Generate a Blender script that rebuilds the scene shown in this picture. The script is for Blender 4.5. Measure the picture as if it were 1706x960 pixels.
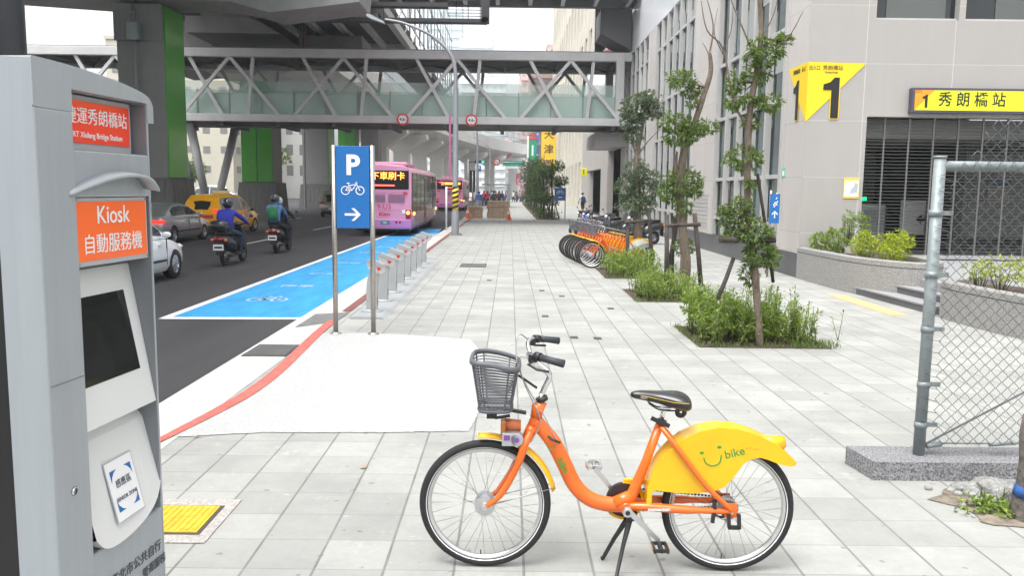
import bpy, bmesh, math, random
from mathutils import Vector, Matrix, Quaternion
R = math.radians
random.seed(7)
C = bpy.context.scene.collection
for o in list(bpy.data.objects): bpy.data.objects.remove(o)

# ------------------------------------------------------------ camera
CAMZ = 1.9; F = 1380.0; P = R(6.78); ROLL = R(0.7); YAW = R(0.2)
_f = Vector((math.sin(YAW)*math.cos(P), math.cos(YAW)*math.cos(P), -math.sin(P)))
_r0 = Vector((math.cos(YAW), -math.sin(YAW), 0)); _u0 = _r0.cross(_f)
_r = _r0*math.cos(ROLL)+_u0*math.sin(ROLL); _u = -_r0*math.sin(ROLL)+_u0*math.cos(ROLL)
cam = bpy.data.cameras.new('camera'); co = bpy.data.objects.new('camera', cam); C.objects.link(co)
co.matrix_world = Matrix(((_r.x, _u.x, -_f.x, 0), (_r.y, _u.y, -_f.y, 0), (_r.z, _u.z, -_f.z, CAMZ), (0, 0, 0, 1)))
cam.sensor_fit = 'HORIZONTAL'; cam.sensor_width = 36; cam.lens = 36*F/1706
cam.clip_start = 0.05; cam.clip_end = 6000
sc = bpy.context.scene; sc.camera = co

# ------------------------------------------------------------ world, sun, exposure
w = bpy.data.worlds.new('World'); sc.world = w; w.use_nodes = True
nt = w.node_tree; bg = nt.nodes['Background']
sky = nt.nodes.new('ShaderNodeTexSky'); sky.sky_type = 'NISHITA'; sky.sun_disc = False
SUN_EL, SUN_AZ = R(68), R(222)
sky.sun_elevation = SUN_EL; sky.sun_rotation = SUN_AZ; sky.air_density = 1.0; sky.dust_density = 6.0; sky.ozone_density = 1.0
hs = nt.nodes.new('ShaderNodeHueSaturation'); hs.inputs['Saturation'].default_value = 0.14; hs.inputs['Value'].default_value = 2.6
nt.links.new(sky.outputs[0], hs.inputs['Color']); nt.links.new(hs.outputs[0], bg.inputs['Color'])
bg.inputs['Strength'].default_value = 0.15
sun = bpy.data.lights.new('sun', 'SUN'); sun.energy = 0.5; sun.angle = R(25); sun.color = (1, .97, .93)
so = bpy.data.objects.new('sun', sun); C.objects.link(so)
so.rotation_euler = (R(90)-SUN_EL, 0, math.pi-SUN_AZ)
vs = sc.view_settings; sc.display_settings.display_device = 'sRGB'
vs.view_transform = 'Standard'; vs.look = 'None'; vs.gamma = 1; vs.use_curve_mapping = False; vs.exposure = 0.22
cy = sc.cycles; cy.max_bounces = 6; cy.diffuse_bounces = 3; cy.glossy_bounces = 3; cy.transmission_bounces = 4; cy.transparent_max_bounces = 8
cy.caustics_reflective = False; cy.caustics_refractive = False

# ------------------------------------------------------------ materials
MATS = {}
def mat(name, col, rough=.6, metal=0., var=0., vs_=3., bump=0., bs=30., emit=None, es=1., island=0., alpha=1., trans=0., col2=None, stretch=None, coat=0., spec=.5, detail=4):
    if name in MATS: return MATS[name]
    m = bpy.data.materials.new(name); m.use_nodes = True; MATS[name] = m
    t = m.node_tree; b = t.nodes['Principled BSDF']
    b.inputs['Base Color'].default_value = (*col, 1); b.inputs['Roughness'].default_value = rough; b.inputs['Metallic'].default_value = metal
    b.inputs['Specular IOR Level'].default_value = spec
    if coat: b.inputs['Coat Weight'].default_value = coat; b.inputs['Coat Roughness'].default_value = .08
    if trans: b.inputs['Transmission Weight'].default_value = trans; b.inputs['IOR'].default_value = 1.1
    if alpha < 1: b.inputs['Alpha'].default_value = alpha
    if emit: b.inputs['Emission Color'].default_value = (*emit, 1); b.inputs['Emission Strength'].default_value = es
    tc = t.nodes.new('ShaderNodeTexCoord'); vec = tc.outputs['Object']
    if stretch:
        mp = t.nodes.new('ShaderNodeMapping'); mp.inputs['Scale'].default_value = stretch; t.links.new(vec, mp.inputs[0]); vec = mp.outputs[0]
    out = None
    if var or island:
        mx = t.nodes.new('ShaderNodeMix'); mx.data_type = 'RGBA'
        c2 = col2 or tuple(min(1, c*(1+var)) for c in col); c1 = tuple(c*(1-var) for c in col) if not col2 else col
        mx.inputs[6].default_value = (*c1, 1); mx.inputs[7].default_value = (*c2, 1)
        if island:
            g = t.nodes.new('ShaderNodeNewGeometry'); fac = g.outputs['Random Per Island']
        else:
            n = t.nodes.new('ShaderNodeTexNoise'); n.inputs['Scale'].default_value = vs_; n.inputs['Detail'].default_value = detail; n.inputs['Roughness'].default_value = .65
            t.links.new(vec, n.inputs['Vector'])
            mr = t.nodes.new('ShaderNodeMapRange'); mr.inputs[1].default_value = .3; mr.inputs[2].default_value = .7
            t.links.new(n.outputs[0], mr.inputs[0]); fac = mr.outputs[0]
        t.links.new(fac, mx.inputs[0]); t.links.new(mx.outputs[2], b.inputs['Base Color'])
    if bump:
        n2 = t.nodes.new('ShaderNodeTexNoise'); n2.inputs['Scale'].default_value = bs; n2.inputs['Detail'].default_value = 3
        t.links.new(vec, n2.inputs['Vector'])
        bp = t.nodes.new('ShaderNodeBump'); bp.inputs['Strength'].default_value = bump; bp.inputs['Distance'].default_value = .02
        t.links.new(n2.outputs[0], bp.inputs['Height']); t.links.new(bp.outputs[0], b.inputs['Normal'])
    return m

def nodes_of(m):
    t = m.node_tree
    return t, t.nodes, t.links, t.nodes['Principled BSDF']

def math_node(t, op, a, b=None, c=None):
    n = t.nodes.new('ShaderNodeMath'); n.operation = op
    for i, v in enumerate((a, b, c)):
        if v is None: continue
        if isinstance(v, (int, float)): n.inputs[i].default_value = v
        else: t.links.new(v, n.inputs[i])
    return n.outputs[0]

def mixc(t, fac, a, b):
    n = t.nodes.new('ShaderNodeMix'); n.data_type = 'RGBA'
    for i, v in ((0, fac), (6, a), (7, b)):
        if isinstance(v, (int, float)): n.inputs[i].default_value = v
        elif isinstance(v, tuple): n.inputs[i].default_value = (*v, 1)
        else: t.links.new(v, n.inputs[i])
    return n.outputs[2]

def noise(t, vec, scale, detail=4, rough=.6, lo=.35, hi=.65):
    n = t.nodes.new('ShaderNodeTexNoise'); n.inputs['Scale'].default_value = scale; n.inputs['Detail'].default_value = detail; n.inputs['Roughness'].default_value = rough
    t.links.new(vec, n.inputs['Vector'])
    mr = t.nodes.new('ShaderNodeMapRange'); mr.inputs[1].default_value = lo; mr.inputs[2].default_value = hi
    t.links.new(n.outputs[0], mr.inputs[0]); return mr.outputs[0]

def tiles(name, base, dark, tile=(.35, .35), off=(0, 0), joint=(.012, .006), jcol=(.2, .19, .18), tone=.12, rough=.75, axes='XY', bump=.4, scuffs=0., stain=.25, rowshift=0.):
    """slabs laid in a grid: joints, one tone per slab, stains and white scuffs"""
    m = bpy.data.materials.new(name); m.use_nodes = True; MATS[name] = m
    t, N, L, b = nodes_of(m); b.inputs['Roughness'].default_value = rough
    g = N.new('ShaderNodeNewGeometry'); pos = g.outputs['Position']
    sp = N.new('ShaderNodeSeparateXYZ'); L.new(pos, sp.inputs[0])
    ax = {'X': sp.outputs[0], 'Y': sp.outputs[1], 'Z': sp.outputs[2]}
    v = math_node(t, 'DIVIDE', math_node(t, 'SUBTRACT', ax[axes[1]], off[1]), tile[1])
    fv = math_node(t, 'FLOOR', v)
    u = math_node(t, 'DIVIDE', math_node(t, 'SUBTRACT', ax[axes[0]], off[0]), tile[0])
    if rowshift: u = math_node(t, 'ADD', u, math_node(t, 'MULTIPLY', math_node(t, 'MODULO', fv, 2.), rowshift))
    fu = math_node(t, 'FLOOR', u)
    du = math_node(t, 'ABSOLUTE', math_node(t, 'SUBTRACT', math_node(t, 'SUBTRACT', u, fu), .5))
    dv = math_node(t, 'ABSOLUTE', math_node(t, 'SUBTRACT', math_node(t, 'SUBTRACT', v, fv), .5))
    ju = math_node(t, 'GREATER_THAN', du, .5-joint[0]/tile[0]/2); jv = math_node(t, 'GREATER_THAN', dv, .5-joint[1]/tile[1]/2)
    cb = N.new('ShaderNodeCombineXYZ'); L.new(fu, cb.inputs[0]); L.new(fv, cb.inputs[1])
    wn = N.new('ShaderNodeTexWhiteNoise'); wn.noise_dimensions = '3D'; L.new(cb.outputs[0], wn.inputs[0])
    lo = tuple(c*(1-tone) for c in base); hi = tuple(min(1, c*(1+tone)) for c in base)
    c = mixc(t, wn.outputs[0], lo, hi)
    st = noise(t, pos, 1.1, 6, .7, .42, .72); c = mixc(t, math_node(t, 'MULTIPLY', st, stain), c, dark)
    if 'Z' in axes:      # rain streaks running down walls
        mz = N.new('ShaderNodeMapping'); mz.inputs['Scale'].default_value = (5, 5, .22); L.new(pos, mz.inputs[0])
        c = mixc(t, math_node(t, 'MULTIPLY', noise(t, mz.outputs[0], 1.2, 6, .7, .48, .78), .28), c, dark)
    fine = noise(t, pos, 26, 4, .7, .3, .7); c = mixc(t, math_node(t, 'MULTIPLY', fine, .16), c, dark)
    if scuffs:
        s = noise(t, pos, 13, 1, .4, .735, .76); c = mixc(t, math_node(t, 'MULTIPLY', s, .5), c, (.1, .1, .095))
        s = noise(t, pos, 2.3, 8, .75, .60, .74); c = mixc(t, math_node(t, 'MULTIPLY', s, scuffs*.6), c, (.6, .6, .57))
        s = noise(t, pos, 9, 6, .8, .62, .70); c = mixc(t, math_node(t, 'MULTIPLY', s, scuffs*.5), c, (.66, .65, .62))
        s = noise(t, pos, 5.5, 6, .8, .63, .72); c = mixc(t, math_node(t, 'MULTIPLY', s, scuffs*.35), c, (.15, .15, .14))
    j = math_node(t, 'MAXIMUM', math_node(t, 'MULTIPLY', ju, 1.0), math_node(t, 'MULTIPLY', jv, .62))
    jn = math_node(t, 'MULTIPLY', j, math_node(t, 'ADD', .55, math_node(t, 'MULTIPLY', noise(t, pos, 3.7, 4, .6, .3, .7), .45)))
    c = mixc(t, jn, c, jcol); L.new(c, b.inputs['Base Color'])
    bp = N.new('ShaderNodeBump'); bp.inputs['Strength'].default_value = bump; bp.inputs['Distance'].default_value = .004
    hgt = math_node(t, 'SUBTRACT', math_node(t, 'MULTIPLY', fine, .4), math_node(t, 'MAXIMUM', ju, jv)); L.new(hgt, bp.inputs['Height']); L.new(bp.outputs[0], b.inputs['Normal'])
    return m

# ------------------------------------------------------------ mesh helper
class MB:
    def __init__(s): s.v = []; s.f = []; s.m = []; s.s = []; s.T = Matrix.Identity(4); s.cur = 0
    def add(s, vs_, fs, m=None, sm=False):
        o = len(s.v); T = s.T
        s.v += [T @ Vector(p) for p in vs_]
        for f in fs: s.f.append([o+i for i in f]); s.m.append(s.cur if m is None else m); s.s.append(sm)
        return s
    def box(s, x0, x1, y0, y1, z0, z1, m=None):
        vs_ = [(x, y, z) for z in (z0, z1) for y in (y0, y1) for x in (x0, x1)]
        return s.add(vs_, [(0, 2, 3, 1), (4, 5, 7, 6), (0, 1, 5, 4), (1, 3, 7, 5), (3, 2, 6, 7), (2, 0, 4, 6)], m)
    def cbox(s, c, d, rot=None, m=None):
        old = s.T; s.T = old @ Matrix.Translation(c) @ (rot.to_4x4() if rot else Matrix.Identity(4))
        s.box(-d[0]/2, d[0]/2, -d[1]/2, d[1]/2, -d[2]/2, d[2]/2, m); s.T = old; return s
    def bar(s, a, b, w, h, m=None, up=(0, 0, 1)):
        a = Vector(a); b = Vector(b); d = (b-a); L = d.length; d.normalize(); up = Vector(up)
        x = d.cross(up)
        if x.length < 1e-4: x = d.cross(Vector((0, 1, 0)))
        x.normalize(); z = x.cross(d)
        q = [(-w/2, -h/2), (w/2, -h/2), (w/2, h/2), (-w/2, h/2)]
        vs_ = [a+x*i+z*j for i, j in q]+[b+x*i+z*j for i, j in q]
        return s.add(vs_, [(3, 2, 1, 0), (4, 5, 6, 7)]+[(i, (i+1) % 4, 4+(i+1) % 4, 4+i) for i in range(4)], m)
    def tube(s, pts, r, n=8, closed=False, m=None, sm=True, flat=1.):
        pts = [Vector(p) for p in pts]; k = len(pts); rs = r if isinstance(r, (list, tuple)) else [r]*k
        vs_ = []; fr = None
        for i, p in enumerate(pts):
            if closed: t = pts[(i+1) % k]-pts[i-1]
            else: t = pts[min(i+1, k-1)]-pts[max(i-1, 0)]
            t.normalize()
            if fr is None:
                a = Vector((0, 0, 1)) if abs(t.z) < .9 else Vector((0, 1, 0)); fr = t.cross(a).normalized()
            else:
                fr = fr-t*fr.dot(t)
                if fr.length < 1e-6: fr = t.orthogonal()
                fr.normalize()
            g = t.cross(fr)
            for j in range(n):
                an = 2*math.pi*j/n; vs_.append(p+fr*math.cos(an)*rs[i]+g*math.sin(an)*rs[i]*flat)
        fs = [(i*n+j, i*n+(j+1) % n, ((i+1) % k)*n+(j+1) % n, ((i+1) % k)*n+j) for i in range(k if closed else k-1) for j in range(n)]
        s.add(vs_, fs, m, sm)
        if not closed:
            o = len(s.v)-k*n
            for base, rev in ((o, True), (o+(k-1)*n, False)):
                ids = [base+j for j in range(n)]; s.f.append(ids[::-1] if rev else ids); s.m.append(s.cur if m is None else m); s.s.append(False)
        return s
    def cyl(s, a, b, r0, r1=None, n=16, m=None, sm=True): return s.tube([a, b], [r0, r0 if r1 is None else r1], n, m=m, sm=sm)
    def torus(s, c, axis, Rr, r, n=32, k=8, m=None, a0=0, a1=None, flat=1.):
        c = Vector(c); ax = Vector(axis).normalized(); x = ax.orthogonal().normalized(); y = ax.cross(x)
        full = a1 is None; a1 = 2*math.pi if full else a1; cnt = n if full else n+1
        vs_ = []
        for i in range(cnt):
            a = a0+(a1-a0)*i/n; d = x*math.cos(a)+y*math.sin(a)
            for j in range(k):
                b = 2*math.pi*j/k; vs_.append(c+d*(Rr+r*math.cos(b))+ax*r*flat*math.sin(b))
        fs = [(i*k+j, i*k+(j+1) % k, ((i+1) % cnt)*k+(j+1) % k, ((i+1) % cnt)*k+j) for i in range(n if not full else cnt) for j in range(k)]
        return s.add(vs_, fs, m, True)
    def lathe(s, prof, c=(0, 0, 0), axis=(0, 0, 1), n=24, m=None, sm=True):
        c = Vector(c); ax = Vector(axis).normalized(); x = ax.orthogonal().normalized(); y = ax.cross(x)
        vs_ = [c+ax*h+(x*math.cos(2*math.pi*i/n)+y*math.sin(2*math.pi*i/n))*r for r, h in prof for i in range(n)]
        fs = [(k*n+i, k*n+(i+1) % n, (k+1)*n+(i+1) % n, (k+1)*n+i) for k in range(len(prof)-1) for i in range(n)]
        return s.add(vs_, fs, m, sm)
    def prism(s, poly, o, ea, eb, ec, d, m=None, sm=False):
        """polygon in the (ea,eb) plane through o, thickened along ec by d"""
        o, ea, eb, ec = Vector(o), Vector(ea), Vector(eb), Vector(ec); n = len(poly)
        a = [o+ea*p+eb*q for p, q in poly]; b = [p+ec*d for p in a]
        s.add(a+b, [tuple(range(n))[::-1], tuple(range(n, 2*n))], m)
        return s.add(a+b, [(i, (i+1) % n, n+(i+1) % n, n+i) for i in range(n)], m, sm)
    def loft(s, secs, m=None, sm=True, cap=True):
        k = len(secs[0]); s.add([p for q in secs for p in q], [(i*k+j, i*k+(j+1) % k, (i+1)*k+(j+1) % k, (i+1)*k+j) for i in range(len(secs)-1) for j in range(k)]+([tuple(range(k))[::-1], tuple((len(secs)-1)*k+j for j in range(k))] if cap else []), m, sm)
        return s
    def ell(s, c, rx, ry, rz, nu=14, nv=9, m=None, rot=None):
        c = Vector(c); vs_ = []
        for i in range(nv+1):
            th = math.pi*i/nv
            for j in range(nu):
                ph = 2*math.pi*j/nu; p = Vector((rx*math.sin(th)*math.cos(ph), ry*math.sin(th)*math.sin(ph), rz*math.cos(th)))
                vs_.append(c+(rot @ p if rot else p))
        return s.add(vs_, [(i*nu+j, i*nu+(j+1) % nu, (i+1)*nu+(j+1) % nu, (i+1)*nu+j) for i in range(nv) for j in range(nu)], m, True)
    def quad(s, a, b, c, d, m=None): return s.add([a, b, c, d], [(0, 1, 2, 3)], m)
    def mesh(s, name, mats, recalc=True):
        me = bpy.data.meshes.new(name); me.from_pydata([tuple(p) for p in s.v], [], s.f)
        if not isinstance(mats, (list, tuple)): mats = [mats]
        for x in mats: me.materials.append(x)
        me.polygons.foreach_set('material_index', s.m); me.polygons.foreach_set('use_smooth', s.s)
        if recalc:
            bm = bmesh.new(); bm.from_mesh(me); bmesh.ops.recalc_face_normals(bm, faces=bm.faces); bm.to_mesh(me); bm.free()
        me.update(); return me
    def obj(s, name, mats, parent=None, bevel=0., segs=2, recalc=True, wp=False):
        """link as ONE object; wp = vertices given in world space although the thing's Empty stands elsewhere"""
        if wp and parent is not None:
            root = parent
            while root.parent: root = root.parent
            l = root.location; s.v = [p-l for p in s.v]
        o = bpy.data.objects.new(name, s.mesh(name, mats, recalc)); C.objects.link(o)
        if parent is not None: o.parent = parent
        if bevel:
            b = o.modifiers.new('bevel', 'BEVEL'); b.width = bevel; b.segments = segs; b.limit_method = 'ANGLE'; b.angle_limit = R(35)
        return o

def tag(o, label=None, cat=None, group=None, kind=None):
    if label: o['label'] = label
    if cat: o['category'] = cat
    if group: o['group'] = group
    if kind: o['kind'] = kind
    return o
def thing(name, label, cat, loc=(0, 0, 0), rz=0, group=None):
    o = bpy.data.objects.new(name, None); C.objects.link(o); o.location = loc; o.rotation_euler = (0, 0, rz); o.empty_display_size = .2
    return tag(o, label, cat, group)
def dup(o, loc=None, rz=None, label=None, group=None, parent=None):
    c = o.copy(); C.objects.link(c); c.parent = parent
    for ch in list(o.children): dup(ch, parent=c)
    if loc is not None: c.location = loc
    if rz is not None: c.rotation_euler = (0, 0, rz)
    if label: c['label'] = label
    if group: c['group'] = group
    return c

def text(name, s, size, m, o, right, up, parent=None, bold=0., extr=.0008, align='CENTER', sx=1., wp=False, spacing=1.):
    """lettering as a mesh: o = anchor point, right/up = directions of the writing"""
    cu = bpy.data.curves.new(name, 'FONT'); cu.body = s; cu.size = size; cu.align_x = align; cu.align_y = 'CENTER'; cu.offset = bold*size; cu.extrude = extr; cu.resolution_u = 4; cu.space_character = spacing
    t = bpy.data.objects.new(name, cu); C.objects.link(t)
    bpy.context.view_layer.update()
    me = bpy.data.meshes.new_from_object(t.evaluated_get(bpy.context.evaluated_depsgraph_get()))
    bpy.data.objects.remove(t); bpy.data.curves.remove(cu)
    rr = Vector(right).normalized(); uu = Vector(up).normalized(); nn = rr.cross(uu)
    if wp and parent is not None:
        root = parent
        while root.parent: root = root.parent
        o = Vector(o)-root.location
    me.transform(Matrix(((rr.x*sx, uu.x, nn.x, o[0]), (rr.y*sx, uu.y, nn.y, o[1]), (rr.z*sx, uu.z, nn.z, o[2]), (0, 0, 0, 1))))
    me.materials.clear(); me.materials.append(m); me.name = name
    ob = bpy.data.objects.new(name, me); C.objects.link(ob)
    if parent is not None: ob.parent = parent
    return ob

def smooth_path(pts, k=6):
    """Catmull-Rom through the points (any dimension)"""
    out = []; n = len(pts); P_ = [Vector(p) for p in pts]
    for i in range(n-1):
        a = P_[max(i-1, 0)]; b = P_[i]; c = P_[i+1]; d = P_[min(i+2, n-1)]
        for j in range(k):
            t = j/k; out.append(.5*((2*b)+(c-a)*t+(2*a-5*b+4*c-d)*t*t+(3*b-a-3*c+d)*t**3))
    out.append(P_[-1]); return out

def boolean_cut(o, cutters):
    for k, cm in enumerate(cutters):
        co_ = bpy.data.objects.new('cut', cm.mesh('cut', [])); C.objects.link(co_); co_.matrix_world = o.matrix_world
        md = o.modifiers.new('b', 'BOOLEAN'); md.operation = 'DIFFERENCE'; md.solver = 'EXACT'; md.object = co_
        bpy.context.view_layer.update()
        me = bpy.data.meshes.new_from_object(o.evaluated_get(bpy.context.evaluated_depsgraph_get()))
        o.modifiers.remove(md); old = o.data; me.name = old.name; o.data = me; bpy.data.meshes.remove(old)
        cd = co_.data; bpy.data.objects.remove(co_); bpy.data.meshes.remove(cd)

# shared materials
steel = mat('stainless_steel', (.42, .4, .37), .38, .9, var=.12, vs_=20)
alu = mat('brushed_aluminium', (.55, .56, .57), .35, .85)
chrome = mat('chrome', (.75, .75, .76), .15, 1.)
rubber = mat('black_rubber', (.018, .018, .019), .75, bump=.2, bs=120)
blackp = mat('black_plastic', (.02, .02, .022), .45)
darkgrey = mat('dark_grey_plastic', (.07, .072, .076), .5)
silverp = mat('silver_paint', (.46, .48, .5), .38, .55, var=.05)
whitep = mat('white_paint', (.8, .8, .78), .5)
white_sign = mat('white_film', (.82, .82, .82), .4)
signblue = mat('sign_blue_film', (.012, .14, .42), .35, var=.04)
glassd = mat('dark_glass', (.015, .018, .02), .06, coat=.3)
concrete = mat('pale_concrete', (.26, .258, .25), .85, var=.14, vs_=.8, bump=.25, bs=8, detail=8)
darkconc = mat('ribbed_dark_concrete', (.13, .13, .125), .9, var=.3, vs_=2, bump=.5, bs=14, stretch=(3, 3, .35))
galv = mat('galvanised_steel', (.25, .285, .29), .5, .3, var=.16, vs_=14, detail=8)
wood = mat('pallet_wood', (.34, .22, .13), .8, island=1, col2=(.5, .37, .25))
orange = mat('orange_plastic', (.8, .12, .03), .5)
red = mat('red_paint', (.55, .03, .03), .4)
yellow = mat('yellow_paint', (.85, .6, .02), .4)
# ============================================================ ground
SW = -3.05      # sidewalk edge (X), road lies 0.13 below
ZR = -.13
pav = tiles('concrete_pavers', (.335, .34, .32), (.16, .165, .155), (.35, .35), (-.26, .1), (.014, .007), (.13, .128, .12), tone=.11, scuffs=.75, stain=.5)
kerbm = tiles('kerb_stone', (.5, .49, .46), (.3, .29, .27), (5.0, 1.0), (-4.1, .3), (.01, .012), (.2, .19, .18), tone=.06, scuffs=.4)
road_m = bpy.data.materials.new('asphalt'); road_m.use_nodes = True
t, N, L, b = nodes_of(road_m); b.inputs['Roughness'].default_value = .8
g = N.new('ShaderNodeNewGeometry').outputs['Position']
mpn = N.new('ShaderNodeMapping'); mpn.inputs['Scale'].default_value = (1, .12, 1); L.new(g, mpn.inputs[0])
c = mixc(t, noise(t, mpn.outputs[0], .9, 5, .6, .3, .7), (.019, .0185, .021), (.041, .040, .043))
c = mixc(t, math_node(t, 'MULTIPLY', noise(t, g, 90, 3, .7, .45, .75), .5), c, (.06, .059, .062))
L.new(c, b.inputs['Base Color'])
bp = N.new('ShaderNodeBump'); bp.inputs['Strength'].default_value = .5; bp.inputs['Distance'].default_value = .006
L.new(noise(t, g, 110, 2, .6, .2, .8), bp.inputs['Height']); L.new(bp.outputs[0], b.inputs['Normal'])

def sheet(name, poly, z, m, depth=0.):
    q = MB(); n = len(poly)
    q.add([(x, y, z) for x, y in poly], [tuple(range(n))])
    if depth:
        q.add([(x, y, z) for x, y in poly]+[(x, y, z-depth) for x, y in poly], [(i, (i+1) % n, n+(i+1) % n, n+i) for i in range(n)])
    o = q.obj(name, m); return tag(o, kind='structure')
far_ground = mat('far_ground', (.2, .2, .19), .9, var=.2, vs_=.05)
sheet('ground', [(-900, -60), (900, -60), (900, 3000), (-900, 3000)], ZR-.03, far_ground)
sheet('road', [(-21, -12), (SW, -12), (SW, 90), (-1.5, 160), (6, 260), (6, 700), (-21, 700)], ZR, road_m)
sheet('side_street', [(-90, 60), (-21, 60), (-21, 700), (-90, 700)], ZR, road_m)
sheet('sidewalk', [(SW+.16, -12), (40, -12), (40, 160), (-1.34, 160), (SW+.16, 90)], 0, pav, .15)
sheet('kerb', [(SW, -12), (SW+.16, -12), (SW+.16, 90), (SW, 90)], .002, kerbm, .15)
sheet('kerb_strip', [(SW+.16, -12), (-2.5, -12), (-2.5, 90), (SW+.16, 90)], .004, kerbm)
# broad pale poured patch bounded by the red kerb stripe
patch_m = mat('fresh_concrete', (.41, .415, .41), .85, var=.13, vs_=30, bump=.7, bs=70, detail=8)
redpts = [(-2.62, 5.75), (-2.56, 6.1), (-2.43, 6.9), (-2.36, 7.6), (-2.36, 8.5), (-2.41, 9.5), (-2.47, 10.7), (-2.5, 11.7)]
_pp = [Vector((*p, 0)) for p in redpts[1:-1]+[(-1.8, 10.75), (-1.2, 10.6), (-.48, 10.35), (-.25, 9.2), (-.2, 7.4), (-.30, 6.35), (-1.0, 6.28), (-1.9, 6.25)]]; _q = []
for i in range(len(_pp)):
    a, b_ = _pp[i], _pp[(i+1) % len(_pp)]; n_ = max(1, int((b_-a).length/.04))
    for k in range(n_): p = a.lerp(b_, k/n_); j_ = .006 if i >= 6 else 0; _q.append((p.x+random.uniform(-j_, j_), p.y+random.uniform(-j_, j_)*1.5))
sheet('pale_concrete_patch', _q, .006, patch_m)
redk = mat('worn_red_paint', (.40, .07, .055), .7, var=.3, vs_=9, col2=(.52, .16, .13), detail=8)
darkred = mat('old_red_paint', (.20, .07, .065), .8, var=.35, vs_=7)
def ribbon(name, pts, w, z, m):
    q = MB(); pts = [Vector((*p, 0)) for p in pts]; vv = []
    for i, p in enumerate(pts):
        d = (pts[min(i+1, len(pts)-1)]-pts[max(i-1, 0)]).normalized(); n = Vector((-d.y, d.x, 0))
        ww = w[i] if isinstance(w, list) else w
        vv += [(p.x+n.x*ww/2, p.y+n.y*ww/2, z), (p.x-n.x*ww/2, p.y-n.y*ww/2, z)]
    q.add(vv, [(2*i, 2*i+1, 2*i+3, 2*i+2) for i in range(len(pts)-1)]); return tag(q.obj(name, m), kind='structure')
sp_ = smooth_path([(*p, 0) for p in redpts], 4)
ribbon('red_kerb_line', [(p.x-.02, p.y) for p in sp_], [.045+.085*min(1, i/10) for i in range(len(sp_))], .012, redk)
ribbon('old_red_kerb_line', [(-2.5, 12.6), (-2.52, 20), (-2.55, 45), (-2.55, 88)], .13, .012, darkred)
sheet('dark_kerb_patch', [(-2.9, 11.1), (-2.45, 11.6), (-2.43, 12.5), (-2.9, 12.3)], .010, mat('tar_patch', (.15, .15, .15), .8, var=.2, vs_=6))

# blue motorcycle waiting lane
blue_m = mat('blue_lane_paint', (.026, .275, .56), .7, var=.18, vs_=4, bump=.5, bs=60, stretch=(1, .25, 1), detail=8)
fadem = mat('faded_white_paint', (.30, .46, .60), .7, var=.35, vs_=25)
linem = mat('white_road_paint', (.68, .68, .66), .7, var=.1, vs_=12)
sheet('blue_parking_lane', [(-5.22, 12.7), (SW-.10, 12.8), (SW-.10, 34), (SW-.4, 42), (-5.22, 42)], ZR+.004, blue_m)
sheet('lane_border_line', [(-5.36, 12.55), (-5.22, 12.7), (-5.22, 42), (-5.36, 42)], ZR+.004, linem)
sheet('lane_end_line', [(-5.36, 12.5), (SW-.10, 12.62), (SW-.10, 12.8), (-5.22, 12.7)], ZR+.004, linem)
for i in range(12):
    y = 5.3+i*10.2-6.6; x = -9.35 if i < 6 else -9.4
    sheet('lane_dash', [(x-.06, y), (x+.06, y), (x+.06, y+4), (x-.06, y+4)], ZR+.004, linem)
    y += 1.5; sheet('lane_dash', [(-13.9, y), (-13.78, y), (-13.78, y+4), (-13.9, y+4)], ZR+.004, linem)
# white bike pictograms on the blue lane
def picto(y, x, w):
    q = MB(); z = ZR+.0085
    for cx in (-.42, .42):
        pts = [(x+w*(cx+.26*math.cos(a*math.pi/8)), y+.24*math.sin(a*math.pi/8), z) for a in range(16)]
        for i in range(16):
            a, b_ = Vector(pts[i]), Vector(pts[(i+1) % 16]); d = (b_-a).normalized(); n = Vector((-d.y, d.x, 0))*.03
            q.quad(a-n, b_-n, b_+n, a+n)
    for a, b_ in (((-.42, 0), (-.15, .32)), ((-.15, .32), (.3, .3)), ((.3, .3), (.42, 0)), ((-.1, 0), (.3, .3)), ((-.42, 0), (-.1, 0)), ((-.15, .32), (-.1, 0)), ((.3, .3), (.2, .5)), ((-.2, .4), (-.05, .4))):
        A = Vector((x+w*a[0], y+a[1], z)); B = Vector((x+w*b_[0], y+b_[1], z)); d = (B-A).normalized(); n = Vector((-d.y, d.x, 0))*.035
        q.quad(A-n, B-n, B+n, A+n)
    return q
for k, (y, x) in enumerate([(14.8, -4.35), (16.9, -4.35), (19.4, -4.35), (22.3, -4.35), (26.0, -4.35), (28.6, -4.35), (32.0, -4.35)]):
    if k in (0, 4): tag(picto(y, x, .5).obj('lane_pictogram', fadem), kind='structure')
    else:
        o = text('lane_lettering', '停車' if k % 2 else '機車', .36, fadem, (x, y, ZR+.008), (1, 0, 0), (0, 1, 0), bold=.02, extr=.0003); tag(o, kind='structure')
# crossing stripes by the pole, second rank of marks under the buses
for k in range(3):
    y = 35.2+k*.95; sheet('kerbside_stripe', [(SW-.75, y), (SW-.12, y+.25), (SW-.12, y+.6), (SW-.75, y+.35)], ZR+.009, linem)

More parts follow.
